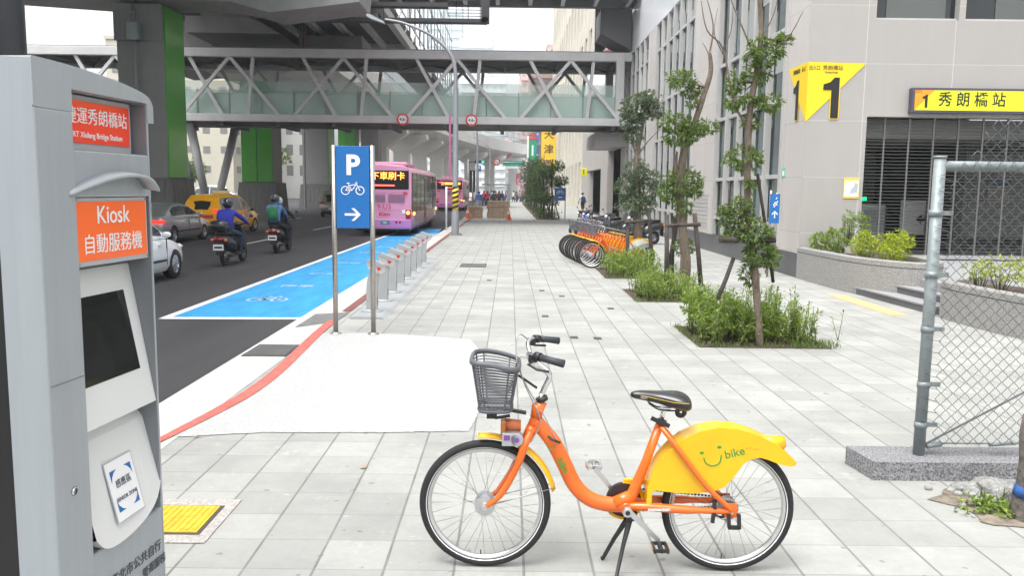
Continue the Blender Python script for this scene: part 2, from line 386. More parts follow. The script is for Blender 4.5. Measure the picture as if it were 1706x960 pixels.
# drain grates and cover plates
def grate(x0, x1, y0, y1, label, m, fr, n=12):
    t_ = thing('drain_grate', label, 'drain grate', ((x0+x1)/2, (y0+y1)/2, 0), group=None)
    MB().box(x0, x1, y0, y1, .002, .010).obj('frame', fr, t_, wp=True)
    q = MB(); dx = (x1-x0-.06)/n
    for i in range(n): q.box(x0+.03+i*dx+dx*.22, x0+.03+(i+1)*dx-dx*.1, y0+.03, y1-.03, .010, .016)
    q.obj('bars', m, t_, wp=True)
grey_iron = mat('grey_iron', (.16, .16, .155), .6, .4, var=.2, vs_=10); blackiron = mat('black_iron', (.07, .07, .07), .7, .2)
grate(-3.0, -2.5, 9.15, 9.85, 'grey iron drain grate by the red painted stripe', grey_iron, blackiron)
grate(-1.22, -.58, 20.2, 21.1, 'dark iron drain grate out on the pavers before the pallets', grey_iron, blackiron)
pl = thing('cover_plate', 'square yellow metal cover plate set in pebbly concrete beside the kiosk', 'cover plate', (-1.83, 4.55, 0))
peb = mat('pebble_mortar', (.42, .40, .37), .9, var=.3, vs_=60, bump=.8, bs=90, detail=3)
MB().box(-2.30, -1.61, 4.23, 4.85, .003, .007).obj('surround', peb, pl, wp=True)
MB().box(-2.16, -1.675, 4.33, 4.745, .007, .010).obj('frame', blackiron, pl, wp=True)
q = MB().box(-2.14, -1.695, 4.35, 4.725, .010, .016)
for i in range(12): q.box(-2.125+i*.036, -2.109+i*.036, 4.37, 4.705, .016, .020)
q.obj('plate', mat('yellow_plate', (.62, .38, .03), .6, var=.2, vs_=20), pl, wp=True)
small = [(-.42, 17.3), (.62, 15.6), (.95, 14.8), (1.65, 13.3), (.55, 12.4), (.85, 10.6), (1.15, 10.55)]
for i, (x, y) in enumerate(small):
    o = MB().box(x-.05, x+.05, y-.08, y+.08, .001, .006).obj('survey_plate', blackiron); tag(o, 'small dark metal plate set flush in the pavers', 'marker plate', 'small plates set in the pavers')
tact = mat('ochre_tactile_paving', (.60, .38, .19), .8, var=.12, vs_=8, bump=1., bs=45)
sheet('tactile_strip', [(6.0, 12.9), (6.32, 12.9), (6.32, 15.5), (6.0, 15.5)], .004, tact)
# fallen leaves
lf = mat('dry_leaf', (.45, .12, .07), .8, island=1, col2=(.5, .3, .1))
for i, (x, y) in enumerate([(-.98, 5.45), (-2.35, 6.1)]):
    q = MB().add([(x-.03, y, .012), (x, y-.022, .02), (x+.035, y+.005, .03), (x, y+.02, .018)], [(0, 1, 2, 3)])
    tag(q.obj('fallen_leaf', lf), ['dry reddish leaf lying alone on the pavers left of the bicycle', 'dry leaf lying beside the red painted stripe'][i], 'leaf')
# ============================================================ station building (right)
FX = 6.5; FY = 18.57
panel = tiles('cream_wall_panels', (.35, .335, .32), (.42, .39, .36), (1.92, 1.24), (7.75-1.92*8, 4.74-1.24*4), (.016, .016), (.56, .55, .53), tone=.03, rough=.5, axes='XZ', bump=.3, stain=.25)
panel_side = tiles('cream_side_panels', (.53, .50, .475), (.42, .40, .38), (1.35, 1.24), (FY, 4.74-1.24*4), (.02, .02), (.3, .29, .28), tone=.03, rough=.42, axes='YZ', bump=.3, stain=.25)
white_panel = tiles('pale_band_panels', (.80, .82, .84), (.65, .67, .69), (2.7, 1.3), (FY, 9.35), (.02, .02), (.45, .45, .46), tone=.02, rough=.16, axes='YZ', bump=.2, stain=.2)
plinthm = tiles('dark_stone_plinth', (.075, .078, .085), (.05, .05, .055), (1.35, .6), (FY, -.02), (.012, .012), (.03, .03, .03), tone=.15, rough=.35, axes='YZ', bump=.2)
fin_m = mat('pale_metal_fin', (.50, .495, .48), .45, .2, var=.05)
glass_b = mat('reflective_window_glass', (.10, .14, .145), .04, .35, var=.5, vs_=.35, coat=.2, detail=1)
glass_in = mat('sky_lit_glass', (.55, .62, .62), .12, .2)
darkroom = mat('dark_interior', (.05, .05, .048), .9)
blindm = mat('interior_blinds', (.32, .34, .33), .7)

st = thing('station_building', 'long cream panelled station building with tall finned windows along the pavement', 'building', (FX, FY, 0))
q = MB()
q.box(FX, 7.85, FY, FY+.4, 0, 40)                         # front wall left of the entrance
q.box(7.85, 30, FY, FY+.4, 3.60, 5.68); q.box(7.85, 30, FY, FY+.4, 7.9, 40)
q.box(9.72, 9.86, FY, FY+.4, 5.68, 7.9)
q.box(12.4, 12.54, FY, FY+.4, 5.68, 7.9); q.box(15.2, 15.34, FY, FY+.4, 5.68, 7.9); q.box(7.85, 7.92, FY, FY+.4, 5.68, 7.9)
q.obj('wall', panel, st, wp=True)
q = MB(); q.box(FX-.003, FX+.4, FY+.003, 20.15, 0, 40); q.box(FX-.003, FX+.4, 26.7, 30.2, .55, 9.3); q.box(FX-.003, FX+.4, 38.2, 40.2, .55, 9.3)
q.box(FX-.003, FX+.4, 47.5, 49.5, 0, 9.3); q.box(FX-.003, FX+.4, 56, 60.2, 0, 9.3); q.box(FX-.003, FX+.4, 69.5, 76, 0, 9.3)
q.box(FX-.003, FX+.4, 49.5, 56, 4.6, 9.3); q.box(FX-.003, FX+.4, 60.2, 69.5, 3.5, 9.3)
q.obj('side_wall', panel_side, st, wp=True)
q = MB(); q.box(FX-.006, FX+.4, 20.15, 76, 9.3, 11.6); q.box(FX-.006, FX+.4, 20.15, 43, 11.6, 40); q.obj('upper_band', white_panel, st, wp=True)
q = MB(); q.box(FX-.03, FX+.3, FY-.0, 47.5, 0, .55); q.box(FX-.028, FX+.4, FY-.03, FY+.2, 0, .53); q.box(7.85, 7.87, FY-.02, FY+.2, 0, .5)
q.obj('plinth', plinthm, st, wp=True)
q = MB(); q.box(11, 11.2, FY+2, 76, 0, 40); q.box(FX+4, 30, 20.5, 20.52, 5, 8.6); q.box(FX+.4, 11, 76, 76.3, 0, 11.6); q.box(FX+.3, 11, 49.5, 69.5, 0, .02)
q.box(FX+3, FX+3.1, 49, 70, 0, 11); q.box(FX+.4, FX+3, 59.9, 60.1, 0, 4); q.obj('inner_walls', darkroom, st, wp=True)
MB().box(FX, 30, FY, 43, 39.9, 40.2).box(FX, 30, 43, 76, 11.6, 11.8).obj('roof', concrete, st, wp=True)
# windows of the side: three bays of fins, glass a little behind
def bay(y0, y1, n, top, trans):
    wd = MB().box(FX+.16, FX+.19, y0, y1, .55, top).obj('window', glass_b, st, wp=True)
    q = MB(); d = (y1-y0)/n
    for i in range(n+1):
        y = y0+i*d; q.box(FX-.03, FX+.12, y-.07, y+.07, .56, top)
    q.obj('fins', fin_m, wd, wp=True)
    q = MB()
    for z in trans:
        for i in range(n): q.box(FX+.04, FX+.14, y0+i*d+.075, y0+(i+1)*d-.075, z-.05, z+.05)
    q.obj('transoms', fin_m, wd, wp=True)
    q = MB()      # blinds and lit panes seen inside some panes
    zs = [.6]+trans+[top]
    random.seed(int(y0*10))
    for i in range(n):
        for a, b_ in zip(zs[:-1], zs[1:]):
            if random.random() < .33: q.box(FX+.150, FX+.158, y0+i*d+.08, y0+(i+1)*d-.08, a+.06+(b_-a)*random.choice((0, 0, .4)), b_-.06)
    if q.v: q.obj('blinds', blindm, wd, wp=True)
bay(20.15, 26.7, 5, 12.5, [1.1, 2.3, 4.15, 5.8, 8.15])
bay(30.2, 38.2, 6, 9.3, [1.1, 4.15, 5.8, 8.15])
bay(40.2, 47.5, 5, 9.3, [1.1, 4.15, 5.8, 8.15])
# louvre grilles low on the wall
q = MB()
for k in range(9): q.box(FX-.02, FX+.0, 27.3, 29.6, .75+k*.13, .82+k*.13)
q.obj('louvre', fin_m, st, wp=True)
# front first floor window
wf = MB().box(7.92, 30, FY+.2, FY+.22, 5.68, 7.9).obj('window', glassd, st, wp=True)
MB().box(7.92, 30, FY+.12, FY+.2, 5.66, 5.74).obj('sill', fin_m, wf, wp=True)
q = MB().box(8.2, 9.5, FY+.18, FY+.195, 5.75, 7.9); q.box(10.6, 15.0, FY+.18, FY+.195, 5.75, 7.9); q.obj('blinds', mat('grey_blind', (.10, .11, .105), .3), wf, wp=True)

# entrance hall behind the shutter
hallw = tiles('hall_wall_panels', (.42, .44, .41), (.22, .23, .22), (1.2, .62), (8, .45), (.012, .012), (.18, .18, .17), tone=.04, rough=.5, axes='XZ', bump=.1)
q = MB().box(7.85, 24, 25.2, 25.3, .45, 3.6).box(7.83, 7.86, FY+.4, 25.2, .45, 3.6); q.obj('hall_wall', hallw, st, wp=True)
MB().box(7.86, 24, FY+.41, 25.2, 3.15, 3.58).obj('hall_ceiling', mat('hall_ceiling', (.22, .22, .21), .8), st, wp=True)
MB().box(7.86, 24, FY+.4, 25.2, .3, .46).obj('hall_floor', mat('hall_floor', (.2, .2, .2), .35), st, wp=True)
MB().box(7.9, 24, 24.4, 25.18, .46, .62).obj('hall_skirting', blackp, st, wp=True)
sh = thing('roller_shutter', 'closed grey open-slat roller shutter across the station entrance', 'shutter', (8, FY, .45))
q = MB()
for k in range(42): q.box(7.87, 24, FY+.15, FY+.165, .47+k*.0745, .47+k*.0745+.016)
q.obj('slats', mat('shutter_slat', (.07, .073, .068), .5, .4), sh, wp=True)
q = MB()
x = 8.32
while x < 24: q.box(x-.018, x+.018, FY+.14, FY+.175, .46, 3.6); x += .55
q.obj('links', mat('shutter_link', (.16, .16, .15), .5, .4), sh, wp=True)
MB().box(7.87, 24, FY+.12, FY+.19, .455, .54).obj('bottom_bar', alu, sh, wp=True)
# things in the hall
b_ = thing('notice_board', 'white freestanding board with a black arrow behind the shutter', 'notice board', (10.9, 22, .46))
MB().box(10.35, 11.5, 22, 22.06, .85, 1.75).obj('board', whitep, b_, wp=True, bevel=.01)
q = MB().box(10.4, 10.44, 22, 22.05, .46, .85).box(11.4, 11.44, 22, 22.05, .46, .85); q.obj('legs', blackp, b_, wp=True)
MB().prism([(0, 0), (.16, .14), (.16, .06), (.36, .06), (.36, -.06), (.16, -.06), (.16, -.14)], (10.75, 21.995, 1.25), (1, 0, 0), (0, 0, 1), (0, -1, 0), .006).obj('arrow', blackp, b_, wp=True)
b_ = thing('vending_cabinet', 'orange and dark ticket machine behind the shutter at the left', 'ticket machine', (9.15, 22.5, .46))
MB().box(8.9, 9.35, 22.4, 22.9, .46, 1.95).obj('body', blackp, b_, wp=True, bevel=.02)
MB().box(8.93, 9.12, 22.37, 22.4, .9, 1.9).obj('front_panel', mat('orange_panel', (.6, .16, .04), .5), b_, wp=True)
b_ = thing('service_machine', 'grey service machine with a small green lamp behind the shutter', 'machine', (9.75, 22.5, .46))
MB().box(9.45, 10.15, 22.4, 22.9, .46, 1.65).obj('body', silverp, b_, wp=True, bevel=.05)
MB().box(9.47, 9.57, 22.36, 22.4, 1.72, 1.82).obj('lamp', mat('green_lamp', (0, .5, .1), .5, emit=(0, .9, .25), es=2.5), b_, wp=True)
MB().box(9.55, 10.05, 22.385, 22.4, .9, 1.5).obj('front_panel', mat('pale_panel', (.45, .48, .5), .4), b_, wp=True)

# platform, steps
stone = mat('dark_granite', (.115, .118, .125), .6, var=.18, vs_=30, bump=.2, bs=60)
stonetop = mat('grey_granite', (.27, .275, .28), .7, var=.12, vs_=20, bump=.2, bs=60)
q = MB(); q.box(7.25, 24, 12.4, FY+.4, .0, .42); q.obj('platform', stonetop); tag(bpy.data.objects['platform'], 'raised grey granite landing in front of the station shutter', 'landing')
tr = thing('entrance_steps', 'low dark granite steps leading up to the station entrance', 'steps', (6.7, 14.4, 0))
for k, (x0, z1) in enumerate(((6.60, .14), (6.93, .28))):
    MB().prism([(x0, 15.72-(k*.22)), (x0+.14, 13.0), (x0+1.2, 13.0), (x0+1.2, 15.72-(k*.22))], (0, 0, .0), (1, 0, 0), (0, 1, 0), (0, 0, 1), z1-.03).obj('step', stone, tr, wp=True)
    MB().prism([(x0-.02, 15.72-(k*.22)), (x0+.12, 13.0), (x0+1.2, 13.0), (x0+1.2, 15.72-(k*.22))], (0, 0, z1-.03), (1, 0, 0), (0, 1, 0), (0, 0, 1), .03).obj('tread', stonetop, tr, wp=True)

# washed-gravel planters
terr = mat('washed_gravel', (.30, .295, .28), .85, var=.55, vs_=75, bump=.9, bs=90, detail=2)
soil = mat('soil', (.07, .05, .035), .95, var=.5, vs_=14, bump=1., bs=30)
def planter(name, label, outer, h, wall=.2):
    t_ = thing(name, label, 'planter', (*outer[0], 0)); o3 = smooth_path([(*p, 0) for p in outer], 8); n = len(o3)
    cx = sum(p.x for p in o3)/n; cy_ = sum(p.y for p in o3)/n
    inn = []
    for i, p in enumerate(o3):
        d = (o3[min(i+1, n-1)]-o3[max(i-1, 0)]).normalized(); nn = Vector((-d.y, d.x, 0))
        if nn.dot(Vector((cx, cy_, 0))-p) < 0: nn = -nn
        inn.append(p+nn*wall)
    q = MB(); secs = [[p+Vector((0, 0, 0)), p+Vector((0, 0, h-.015)), p+(i_-p)*.08+Vector((0, 0, h)), p+(i_-p)*.92+Vector((0, 0, h)), i_+Vector((0, 0, h-.015)), i_] for p, i_ in zip(o3, inn)]
    q.loft(secs, sm=False); q.obj('wall', terr, t_, wp=True)
    q = MB(); gr = [p-(i_-p).normalized()*.002 for p, i_ in zip(o3, inn)]
    for i in range(n-1): q.quad(gr[i]+Vector((0, 0, h-.115)), gr[i+1]+Vector((0, 0, h-.115)), gr[i+1]+Vector((0, 0, h-.10)), gr[i]+Vector((0, 0, h-.10)))
    q.obj('groove', blackiron, t_, wp=True)
    q = MB(); q.add([p+Vector((0, 0, h-.1)) for p in inn], [tuple(range(n))]); q.obj('soil', soil, t_, wp=True)
    return t_
planter('curved_planter', 'curved washed gravel planter against the station wall corner', [(6.45, 18.53), (6.47, 17.2), (6.55, 15.9), (6.85, 14.95), (7.3, 14.5), (7.85, 14.9), (8.05, 15.9), (7.9, 17.2), (7.75, 18.2)], .70)
planter('long_planter', 'long washed gravel planter seen through the wire fence', [(7.9, 13.35), (7.3, 13.3), (6.78, 12.9), (6.68, 12.2), (6.8, 10.9), (7.05, 9.3), (7.6, 7.4), (8.6, 6.6), (10.4, 6.6)], .58)

# exit number sign wrapped round the corner
yel = mat('sign_yellow_film', (.86, .60, .015), .4); blk = mat('sign_black_film', (.012, .012, .012), .4)
ex = thing('exit_number_sign', 'yellow triangle exit sign numbered 1 wrapped round the building corner', 'sign', (6.42, FY, 3.6))
MB().prism([(0, 0), (1.27, 1.27), (0, 1.29)], (FX-.012, FY-.008, 3.47), (1, 0, 0), (0, 0, 1), (0, -1, 0), .006).obj('front_face', yel, ex, wp=True)
MB().prism([(0, 0), (1.27, 1.29), (0, 1.29)], (FX-.012, FY-.005, 3.47), (0, 1, 0), (0, 0, 1), (-1, 0, 0), .006).obj('side_face', yel, ex, wp=True)
one = [(0, 0), (.17, 0), (.17, .88), (.06, .88), (-.03, .78), (-.18, .73), (-.18, .61), (0, .61)]
def grow(poly, g): 
    cx = .03; cz = .44; return [(x+(g if x > .1 else (-g if x < .01 else 0)), z+(g if z > .5 else (-g if z < .1 else g*.2))) for x, z in poly]
MB().prism(grow(one, .022), (7.02, FY-.016, 3.55), (1, 0, 0), (0, 0, 1), (0, -1, 0), .004).obj('numeral_border', yel, ex, wp=True)
MB().prism(one, (7.02, FY-.022, 3.55), (1, 0, 0), (0, 0, 1), (0, -1, 0), .005).obj('numeral', blk, ex, wp=True)
q = MB().prism([(-a, b) for a, b in grow(one, .022)], (FX-.02, 19.22, 3.55), (0, 1, 0), (0, 0, 1), (-1, 0, 0), .004); q.obj('numeral_border', yel, ex, wp=True)
MB().prism([(-a, b) for a, b in one], (FX-.026, 19.22, 3.55), (0, 1, 0), (0, 0, 1), (-1, 0, 0), .005).obj('numeral', blk, ex, wp=True)
text('lettering', '出入口', .11, blk, (6.63, FY-.018, 4.63), (1, 0, 0), (0, 0, 1), ex, bold=.008, wp=True, sx=.75)
text('lettering', '秀朗橋站', .112, blk, (7.03, FY-.018, 4.63), (1, 0, 0), (0, 0, 1), ex, bold=.0, wp=True)
text('lettering', 'Xiulang Bridge', .05, blk, (7.0, FY-.018, 4.54), (1, 0, 0), (0, 0, 1), ex, bold=.01, wp=True)
text('lettering', '出入口', .11, blk, (FX-.024, 18.8, 4.63), (0, -1, 0), (0, 0, 1), ex, bold=.008, wp=True, sx=.75)
text('lettering', '秀朗橋站', .112, blk, (FX-.024, 19.25, 4.63), (0, -1, 0), (0, 0, 1), ex, bold=.015, wp=True)
# long name sign above the shutter
ns = thing('station_name_sign', 'long yellow station name sign above the shutter', 'sign', (8.8, FY, 3.7))
MB().box(8.74, 13.2, FY-.16, FY-.0, 3.68, 4.22).obj('case', mat('sign_case', (.10, .09, .13), .4, .4), ns, wp=True, bevel=.008)
MB().box(8.80, 13.14, FY-.166, FY-.158, 3.735, 4.165).obj('face', mat('sign_lemon_face', (.72, .76, .02), .4), ns, wp=True)
MB().prism([(8.80, 3.735), (8.80, 4.165), (9.22, 4.165)], (0, FY-.166, 0), (1, 0, 0), (0, 0, 1), (0, -1, 0), .003).obj('corner_triangle', mat('sign_orange', (.85, .33, .02), .4), ns, wp=True)
MB().prism([(x*.32, z*.32) for x, z in one], (9.02, FY-.171, 3.79), (1, 0, 0), (0, 0, 1), (0, -1, 0), .003).obj('numeral', blk, ns, wp=True)
text('lettering', '秀 朗 橋 站', .33, blk, (10.05, FY-.168, 3.955), (1, 0, 0), (0, 0, 1), ns, bold=.012, wp=True, sx=.93)
text('lettering', 'XIULANG BRIDGE', .13, blk, (11.9, FY-.168, 3.86), (1, 0, 0), (0, 0, 1), ns, bold=.01, wp=True)
text('lettering', '出口', .07, blk, (8.87, FY-.170, 4.13), (1, 0, 0), (0, 0, 1), ns, wp=True)
# paper notice and little sticker
nb = thing('paper_notice', 'small white notice with yellow header on the cream wall', 'notice', (7.6, FY, 1.8))
MB().box(7.42, 7.76, FY-.02, FY-.0, 1.80, 2.24).obj('board', yel, nb, wp=True); MB().box(7.435, 7.745, FY-.026, FY-.02, 1.84, 2.19).obj('sheet', white_sign, nb, wp=True)
q = MB()
for k in range(7): q.box(7.455, 7.52+.01*(k % 3), FY-.029, FY-.026, 1.9+k*.036, 1.908+k*.036)
q.prism([(7.56, 1.9), (7.72, 1.93), (7.73, 2.12), (7.66, 2.15), (7.63, 2.05), (7.57, 2.0)], (0, FY-.026, 0), (1, 0, 0), (0, 0, 1), (0, -1, 0), .003); q.obj('print', mat('print_grey', (.4, .45, .5), .6), nb, wp=True)
nb = thing('wall_sticker', 'tiny green and white sticker on the side wall near the corner', 'sticker', (FX, 19.85, 2.4))
MB().box(FX-.012, FX-.004, 19.75, 20.0, 2.28, 2.50).obj('sheet', mat('sticker_green', (.15, .5, .42), .5), nb, wp=True)
MB().box(FX-.015, FX-.012, 19.8, 19.95, 2.31, 2.42).obj('symbol', white_sign, nb, wp=True)
nb = thing('hall_notice', 'cream notice with blue header on the hall wall', 'notice', (14.6, 25, 2.2))
MB().box(14.4, 15.1, 25.14, 25.18, 1.7, 2.35).obj('sheet', mat('cream_notice', (.6, .57, .48), .5), nb, wp=True); MB().box(14.4, 15.1, 25.13, 25.14, 2.2, 2.35).obj('header', signblue, nb, wp=True)

# ============================================================ tan building further along
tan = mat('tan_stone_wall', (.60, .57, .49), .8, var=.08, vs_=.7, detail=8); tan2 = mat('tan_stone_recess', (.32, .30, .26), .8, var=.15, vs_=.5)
tb = thing('tan_building', 'tall tan stone building with tall recessed windows beyond the station', 'building', (7.3, 76, 0))
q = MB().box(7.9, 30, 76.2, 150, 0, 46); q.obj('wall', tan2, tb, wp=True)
q = MB()
for i in range(16):
    y = 76.2+i*4.9; q.box(7.3, 7.9, y, y+1.6, 0, 46)
for z0, z1 in ((0, 1.0), (4.9, 6.1), (10.5, 12.6), (17, 19.4), (24, 26.5), (31, 33.5), (38, 40), (45, 46.5)): q.box(7.42, 7.9, 76.2, 153, z0, z1)
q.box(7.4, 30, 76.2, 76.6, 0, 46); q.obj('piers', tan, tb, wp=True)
for i in range(14):
    y = 77.8+i*4.9
    q = MB()
    for z in (1.6, 6.8, 13.2, 20.2, 27.2, 34.2): q.box(7.84, 7.9, y+1.2, y+2.3, z, z+3.0)
    q.obj('window', glassd, tb, wp=True)
sg = thing('small_exit_sign', 'small yellow projecting exit sign on the wall by the dark passage', 'sign', (6.3, 68, 3.2))
MB().box(5.85, 6.4, 69.6, 69.7, 3.1, 3.75).obj('face', mat('lemon_lit', (.75, .72, .03), .4), sg, wp=True, bevel=.02); MB().box(6.4, 6.5, 69.62, 69.68, 3.3, 3.5).obj('bracket', blackiron, sg, wp=True)
text('lettering', '1', .5, blk, (6.1, 69.59, 3.42), (1, 0, 0), (0, 0, 1), sg, bold=.02, wp=True)

# ============================================================ lower footbridge
steelw = mat('bridge_pale_steel', (.58, .575, .575), .5, .1, var=.08, vs_=1.5, detail=8)
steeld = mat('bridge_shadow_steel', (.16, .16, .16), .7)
gl = mat('green_balustrade_glass', (.62, .80, .72), .12, alpha=.30, spec=.4)
gl2 = mat('frosted_balustrade_glass', (.66, .80, .74), .3, alpha=.78)
ZB0, ZB1, ZT0, ZT1 = 5.42, 5.82, 8.86, 9.31; BY = 46.0; BW = 5.0
def footbridge(name, label, x0, x1, nodes):
    t_ = thing(name, label, 'footbridge', (x0, BY, ZB0))
    for Y in (BY, BY+BW):
        MB().box(x0, x1, Y-.17, Y+.17, ZB0, ZB1).obj('bottom_chord', steelw, t_, wp=True, bevel=.02)
        MB().box(x0, x1, Y-.19, Y+.19, ZT0, ZT1).obj('top_chord', steelw, t_, wp=True, bevel=.02)
        for a in nodes:
            for k, (xa, xb) in enumerate(((0, 2.61), (0, -2.67), (1.24, .93), (3.95, 5.67))):
                A, B = a+xa, a+xb
                if min(A, B) < x0 or max(A, B) > x1-.25: continue
                o_ = (-.06, .0, .055, .03)[k]
                MB().bar((A, Y+o_, ZT0+.02), (B, Y+o_, ZB1-.02), .17+.004*k, .17, up=(0, 1, 0)).obj('brace', steelw, t_, wp=True)
    MB().box(x0, x1, BY+.17, BY+BW-.17, 5.46, 5.70).obj('deck', concrete, t_, wp=True)
    q = MB(); x = x0+.5
    while x < x1: q.box(x-.1, x+.1, BY+.17, BY+BW-.17, 5.2, 5.458); x += 3.07
    q.tube([(x0, BY+.7, 5.16), (x1, BY+.7, 5.16)], .05, 6); q.tube([(x0, BY+1.1, 5.18), (x1, BY+1.1, 5.18)], .04, 6)
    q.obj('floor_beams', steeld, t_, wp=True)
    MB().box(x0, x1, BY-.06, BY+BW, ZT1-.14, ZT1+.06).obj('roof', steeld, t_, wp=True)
    q = MB(); x = x0+.6
    while x < x1:
        q.box(x-.07, x+.07, BY+.19, BY+BW-.19, ZT0-.02, ZT1-.15)
        if x+3 < x1: q.bar((x, BY+.25, ZT0+.12), (x+3.0, BY+BW-.25, ZT0+.12), .08, .08); q.bar((x+3.0, BY+.25, ZT0+.10), (x, BY+BW-.25, ZT0+.10), .05, .05)
        x += 3.07
    q.obj('roof_frame', steeld, t_, wp=True)
    for Y in (BY+.32, BY+BW-.36):
        g_ = MB().box(x0, x1-.1, Y-.008, Y+.008, 5.82, 7.64).obj('glass_balustrade', gl, t_, wp=True)
        MB().box(x0, x1-.1, Y+.012, Y+.022, 5.86, 6.97).obj('frosted_band', gl2, g_, wp=True)
        q = MB(); x = x0+.4
        while x < x1-.1: q.box(x-.022, x+.022, Y-.035, Y+.035, 5.75, 7.2 if Y < BY+2 else 6.9); x += 1.76
        q.tube([(x0, Y+.07, 6.97), (x1-.1, Y+.07, 6.97)], .03, 6); q.obj('posts', galv, g_, wp=True)
    return t_
fb = footbridge('truss_footbridge', 'pale steel truss footbridge with green glass sides crossing the whole street', -44, 6.1, [-9.11-6.154*i for i in (5, 4, 3, 2, 1, 0, -1, -2)])
for y_ in (BY-.22, BY+BW-.20): MB().box(5.66, 6.1, y_, y_+.46, ZB0+.003, ZT1-.003).obj('end_post', steelw, fb, wp=True, bevel=.02)
for z_ in ((ZB0, ZB1), (ZT0, ZT1)): MB().box(6.1, 6.49, BY-.18, BY+BW+.1, *z_).obj('landing', steelw, fb, wp=True)
MB().box(4.75, 6.49, BY+1.6, BY+6.6, 4.40, 5.17).obj('support_head', panel_side, fb, wp=True)
# height limit signs
rs = mat('sign_red', (.6, .035, .035), .4)
def height_sign(x, label):
    y = BY-.26; z = 5.62
    t_ = thing('height_limit_sign', label, 'road sign', (x, y, z), group='round height limit signs on the footbridge')
    MB().cyl((x, y, z), (x, y-.05, z), .325, n=40).obj('ring', rs, t_, wp=True); MB().cyl((x, y-.045, z), (x, y-.06, z), .232, n=40).obj('disc', white_sign, t_, wp=True)
    MB().box(x-.06, x+.06, y, y+.09, z-.22, z+.2).obj('bracket', galv, t_, wp=True)
    text('lettering', '4.6', .23, blk, (x-.04, y-.062, z), (1, 0, 0), (0, 0, 1), t_, bold=.03, wp=True); text('lettering', 'm', .13, blk, (x+.155, y-.062, z-.02), (1, 0, 0), (0, 0, 1), t_, bold=.02, wp=True)
    q = MB().prism([(-.04, .0), (.04, 0), (0, -.06)], (x, y-.06, z+.218), (1, 0, 0), (0, 0, 1), (0, -1, 0), .002).prism([(-.04, 0), (0, .06), (.04, 0)], (x, y-.06, z-.218), (1, 0, 0), (0, 0, 1), (0, -1, 0), .002); q.obj('arrows', blk, t_, wp=True)
height_sign(-5.88, 'round red height limit sign left of the street lamp pole'); height_sign(-2.15, 'round red height limit sign right of the street lamp pole')

# ============================================================ upper skybridge
ub = thing('upper_skybridge', 'high pale skybridge with ribbed dark underside at the top of the view', 'skybridge', (6.4, 43, 11.6))
MB().box(-9, 6.45, 43, 43.3, 11.65, 13.2).obj('fascia', whitep, ub, wp=True); MB().box(-9, 6.45, 42.97, 43.05, 11.78, 11.84).obj('fascia_groove', steeld, ub, wp=True)
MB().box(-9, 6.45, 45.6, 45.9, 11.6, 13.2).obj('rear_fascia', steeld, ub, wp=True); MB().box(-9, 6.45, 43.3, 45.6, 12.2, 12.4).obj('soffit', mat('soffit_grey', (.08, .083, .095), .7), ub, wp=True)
q = MB()
for i in range(10):
    x = 6.1-i*1.72; q.prism([(43.25, 11.66), (45.65, 11.66), (45.65, 11.9), (44.4, 12.25), (43.25, 12.25)], (x-.1, 0, 0), (0, 1, 0), (0, 0, 1), (1, 0, 0), .2)
q.obj('ribs', steelw, ub, wp=True)
q = MB()
for z, y in ((12.1, 43.9), (12.12, 44.6), (12.0, 45.1)): q.tube([(-9, y, z), (6.4, y, z)], .045, 6)
q.obj('conduits', galv, ub, wp=True)
hp = thing('haunch_column', 'dark concrete haunch carrying the skybridge beside the station wall', 'column', (5.7, 44, 8))
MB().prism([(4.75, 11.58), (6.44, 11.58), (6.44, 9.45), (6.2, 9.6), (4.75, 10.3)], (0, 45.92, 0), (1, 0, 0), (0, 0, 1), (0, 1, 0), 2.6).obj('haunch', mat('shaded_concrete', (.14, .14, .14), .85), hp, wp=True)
ctm = mat('cable_tray_black', (.03, .03, .032), .6)
ct = thing('cable_tray', 'black cable tray loop hanging under the skybridge', 'cable tray', (-4, 42.4, 10.4))
q = MB(); q.box(-9.8, -1.35, 42.3, 42.9, 10.12, 10.30).box(-1.55, -1.15, 42.3, 42.9, 10.15, 11.6).box(-8.8, -3.2, 42.3, 42.9, 10.85, 11.05)
for p in ((-1.35, 10.2),): q.cyl((p[0], 42.3, 10.26), (p[0], 42.9, 10.26), .16)
q.obj('tray', ctm, ct, wp=True)
q = MB()
for i in range(14):
    x = -9.4+i*.6; q.cyl((x, 42.6, 10.2), (x, 42.6, 10.2+(.75 if x < -3.3 else 1.4)), .02, n=5)
for z in (10.45, 10.6, 10.75, 11.2): q.cyl((-3.2, 42.5, z), (-1.4, 42.5, z), .018, n=5)
for i in range(4): q.cyl((-8.5+i*1.9, 42.6, 10.9), (-8.5+i*1.9, 42.6, 11.7), .03, n=5)
q.obj('hangers', ctm, ct, wp=True)
cm = thing('roof_gangway', 'dark red railed hatch on the footbridge roof by the station wall', 'hatch', (5.7, 49, 9.38))
q = MB().bar((5.35, 47.8, 9.55), (6.1, 50.2, 10.2), .9, .10); q.obj('cover', mat('dark_red_metal', (.18, .03, .04), .5), cm, wp=True)
q = MB().box(5.1, 5.2, 47.4, 50.8, 9.38, 9.6).box(6.3, 6.4, 47.4, 50.8, 9.38, 9.6); q.obj('frame', galv, cm, wp=True)

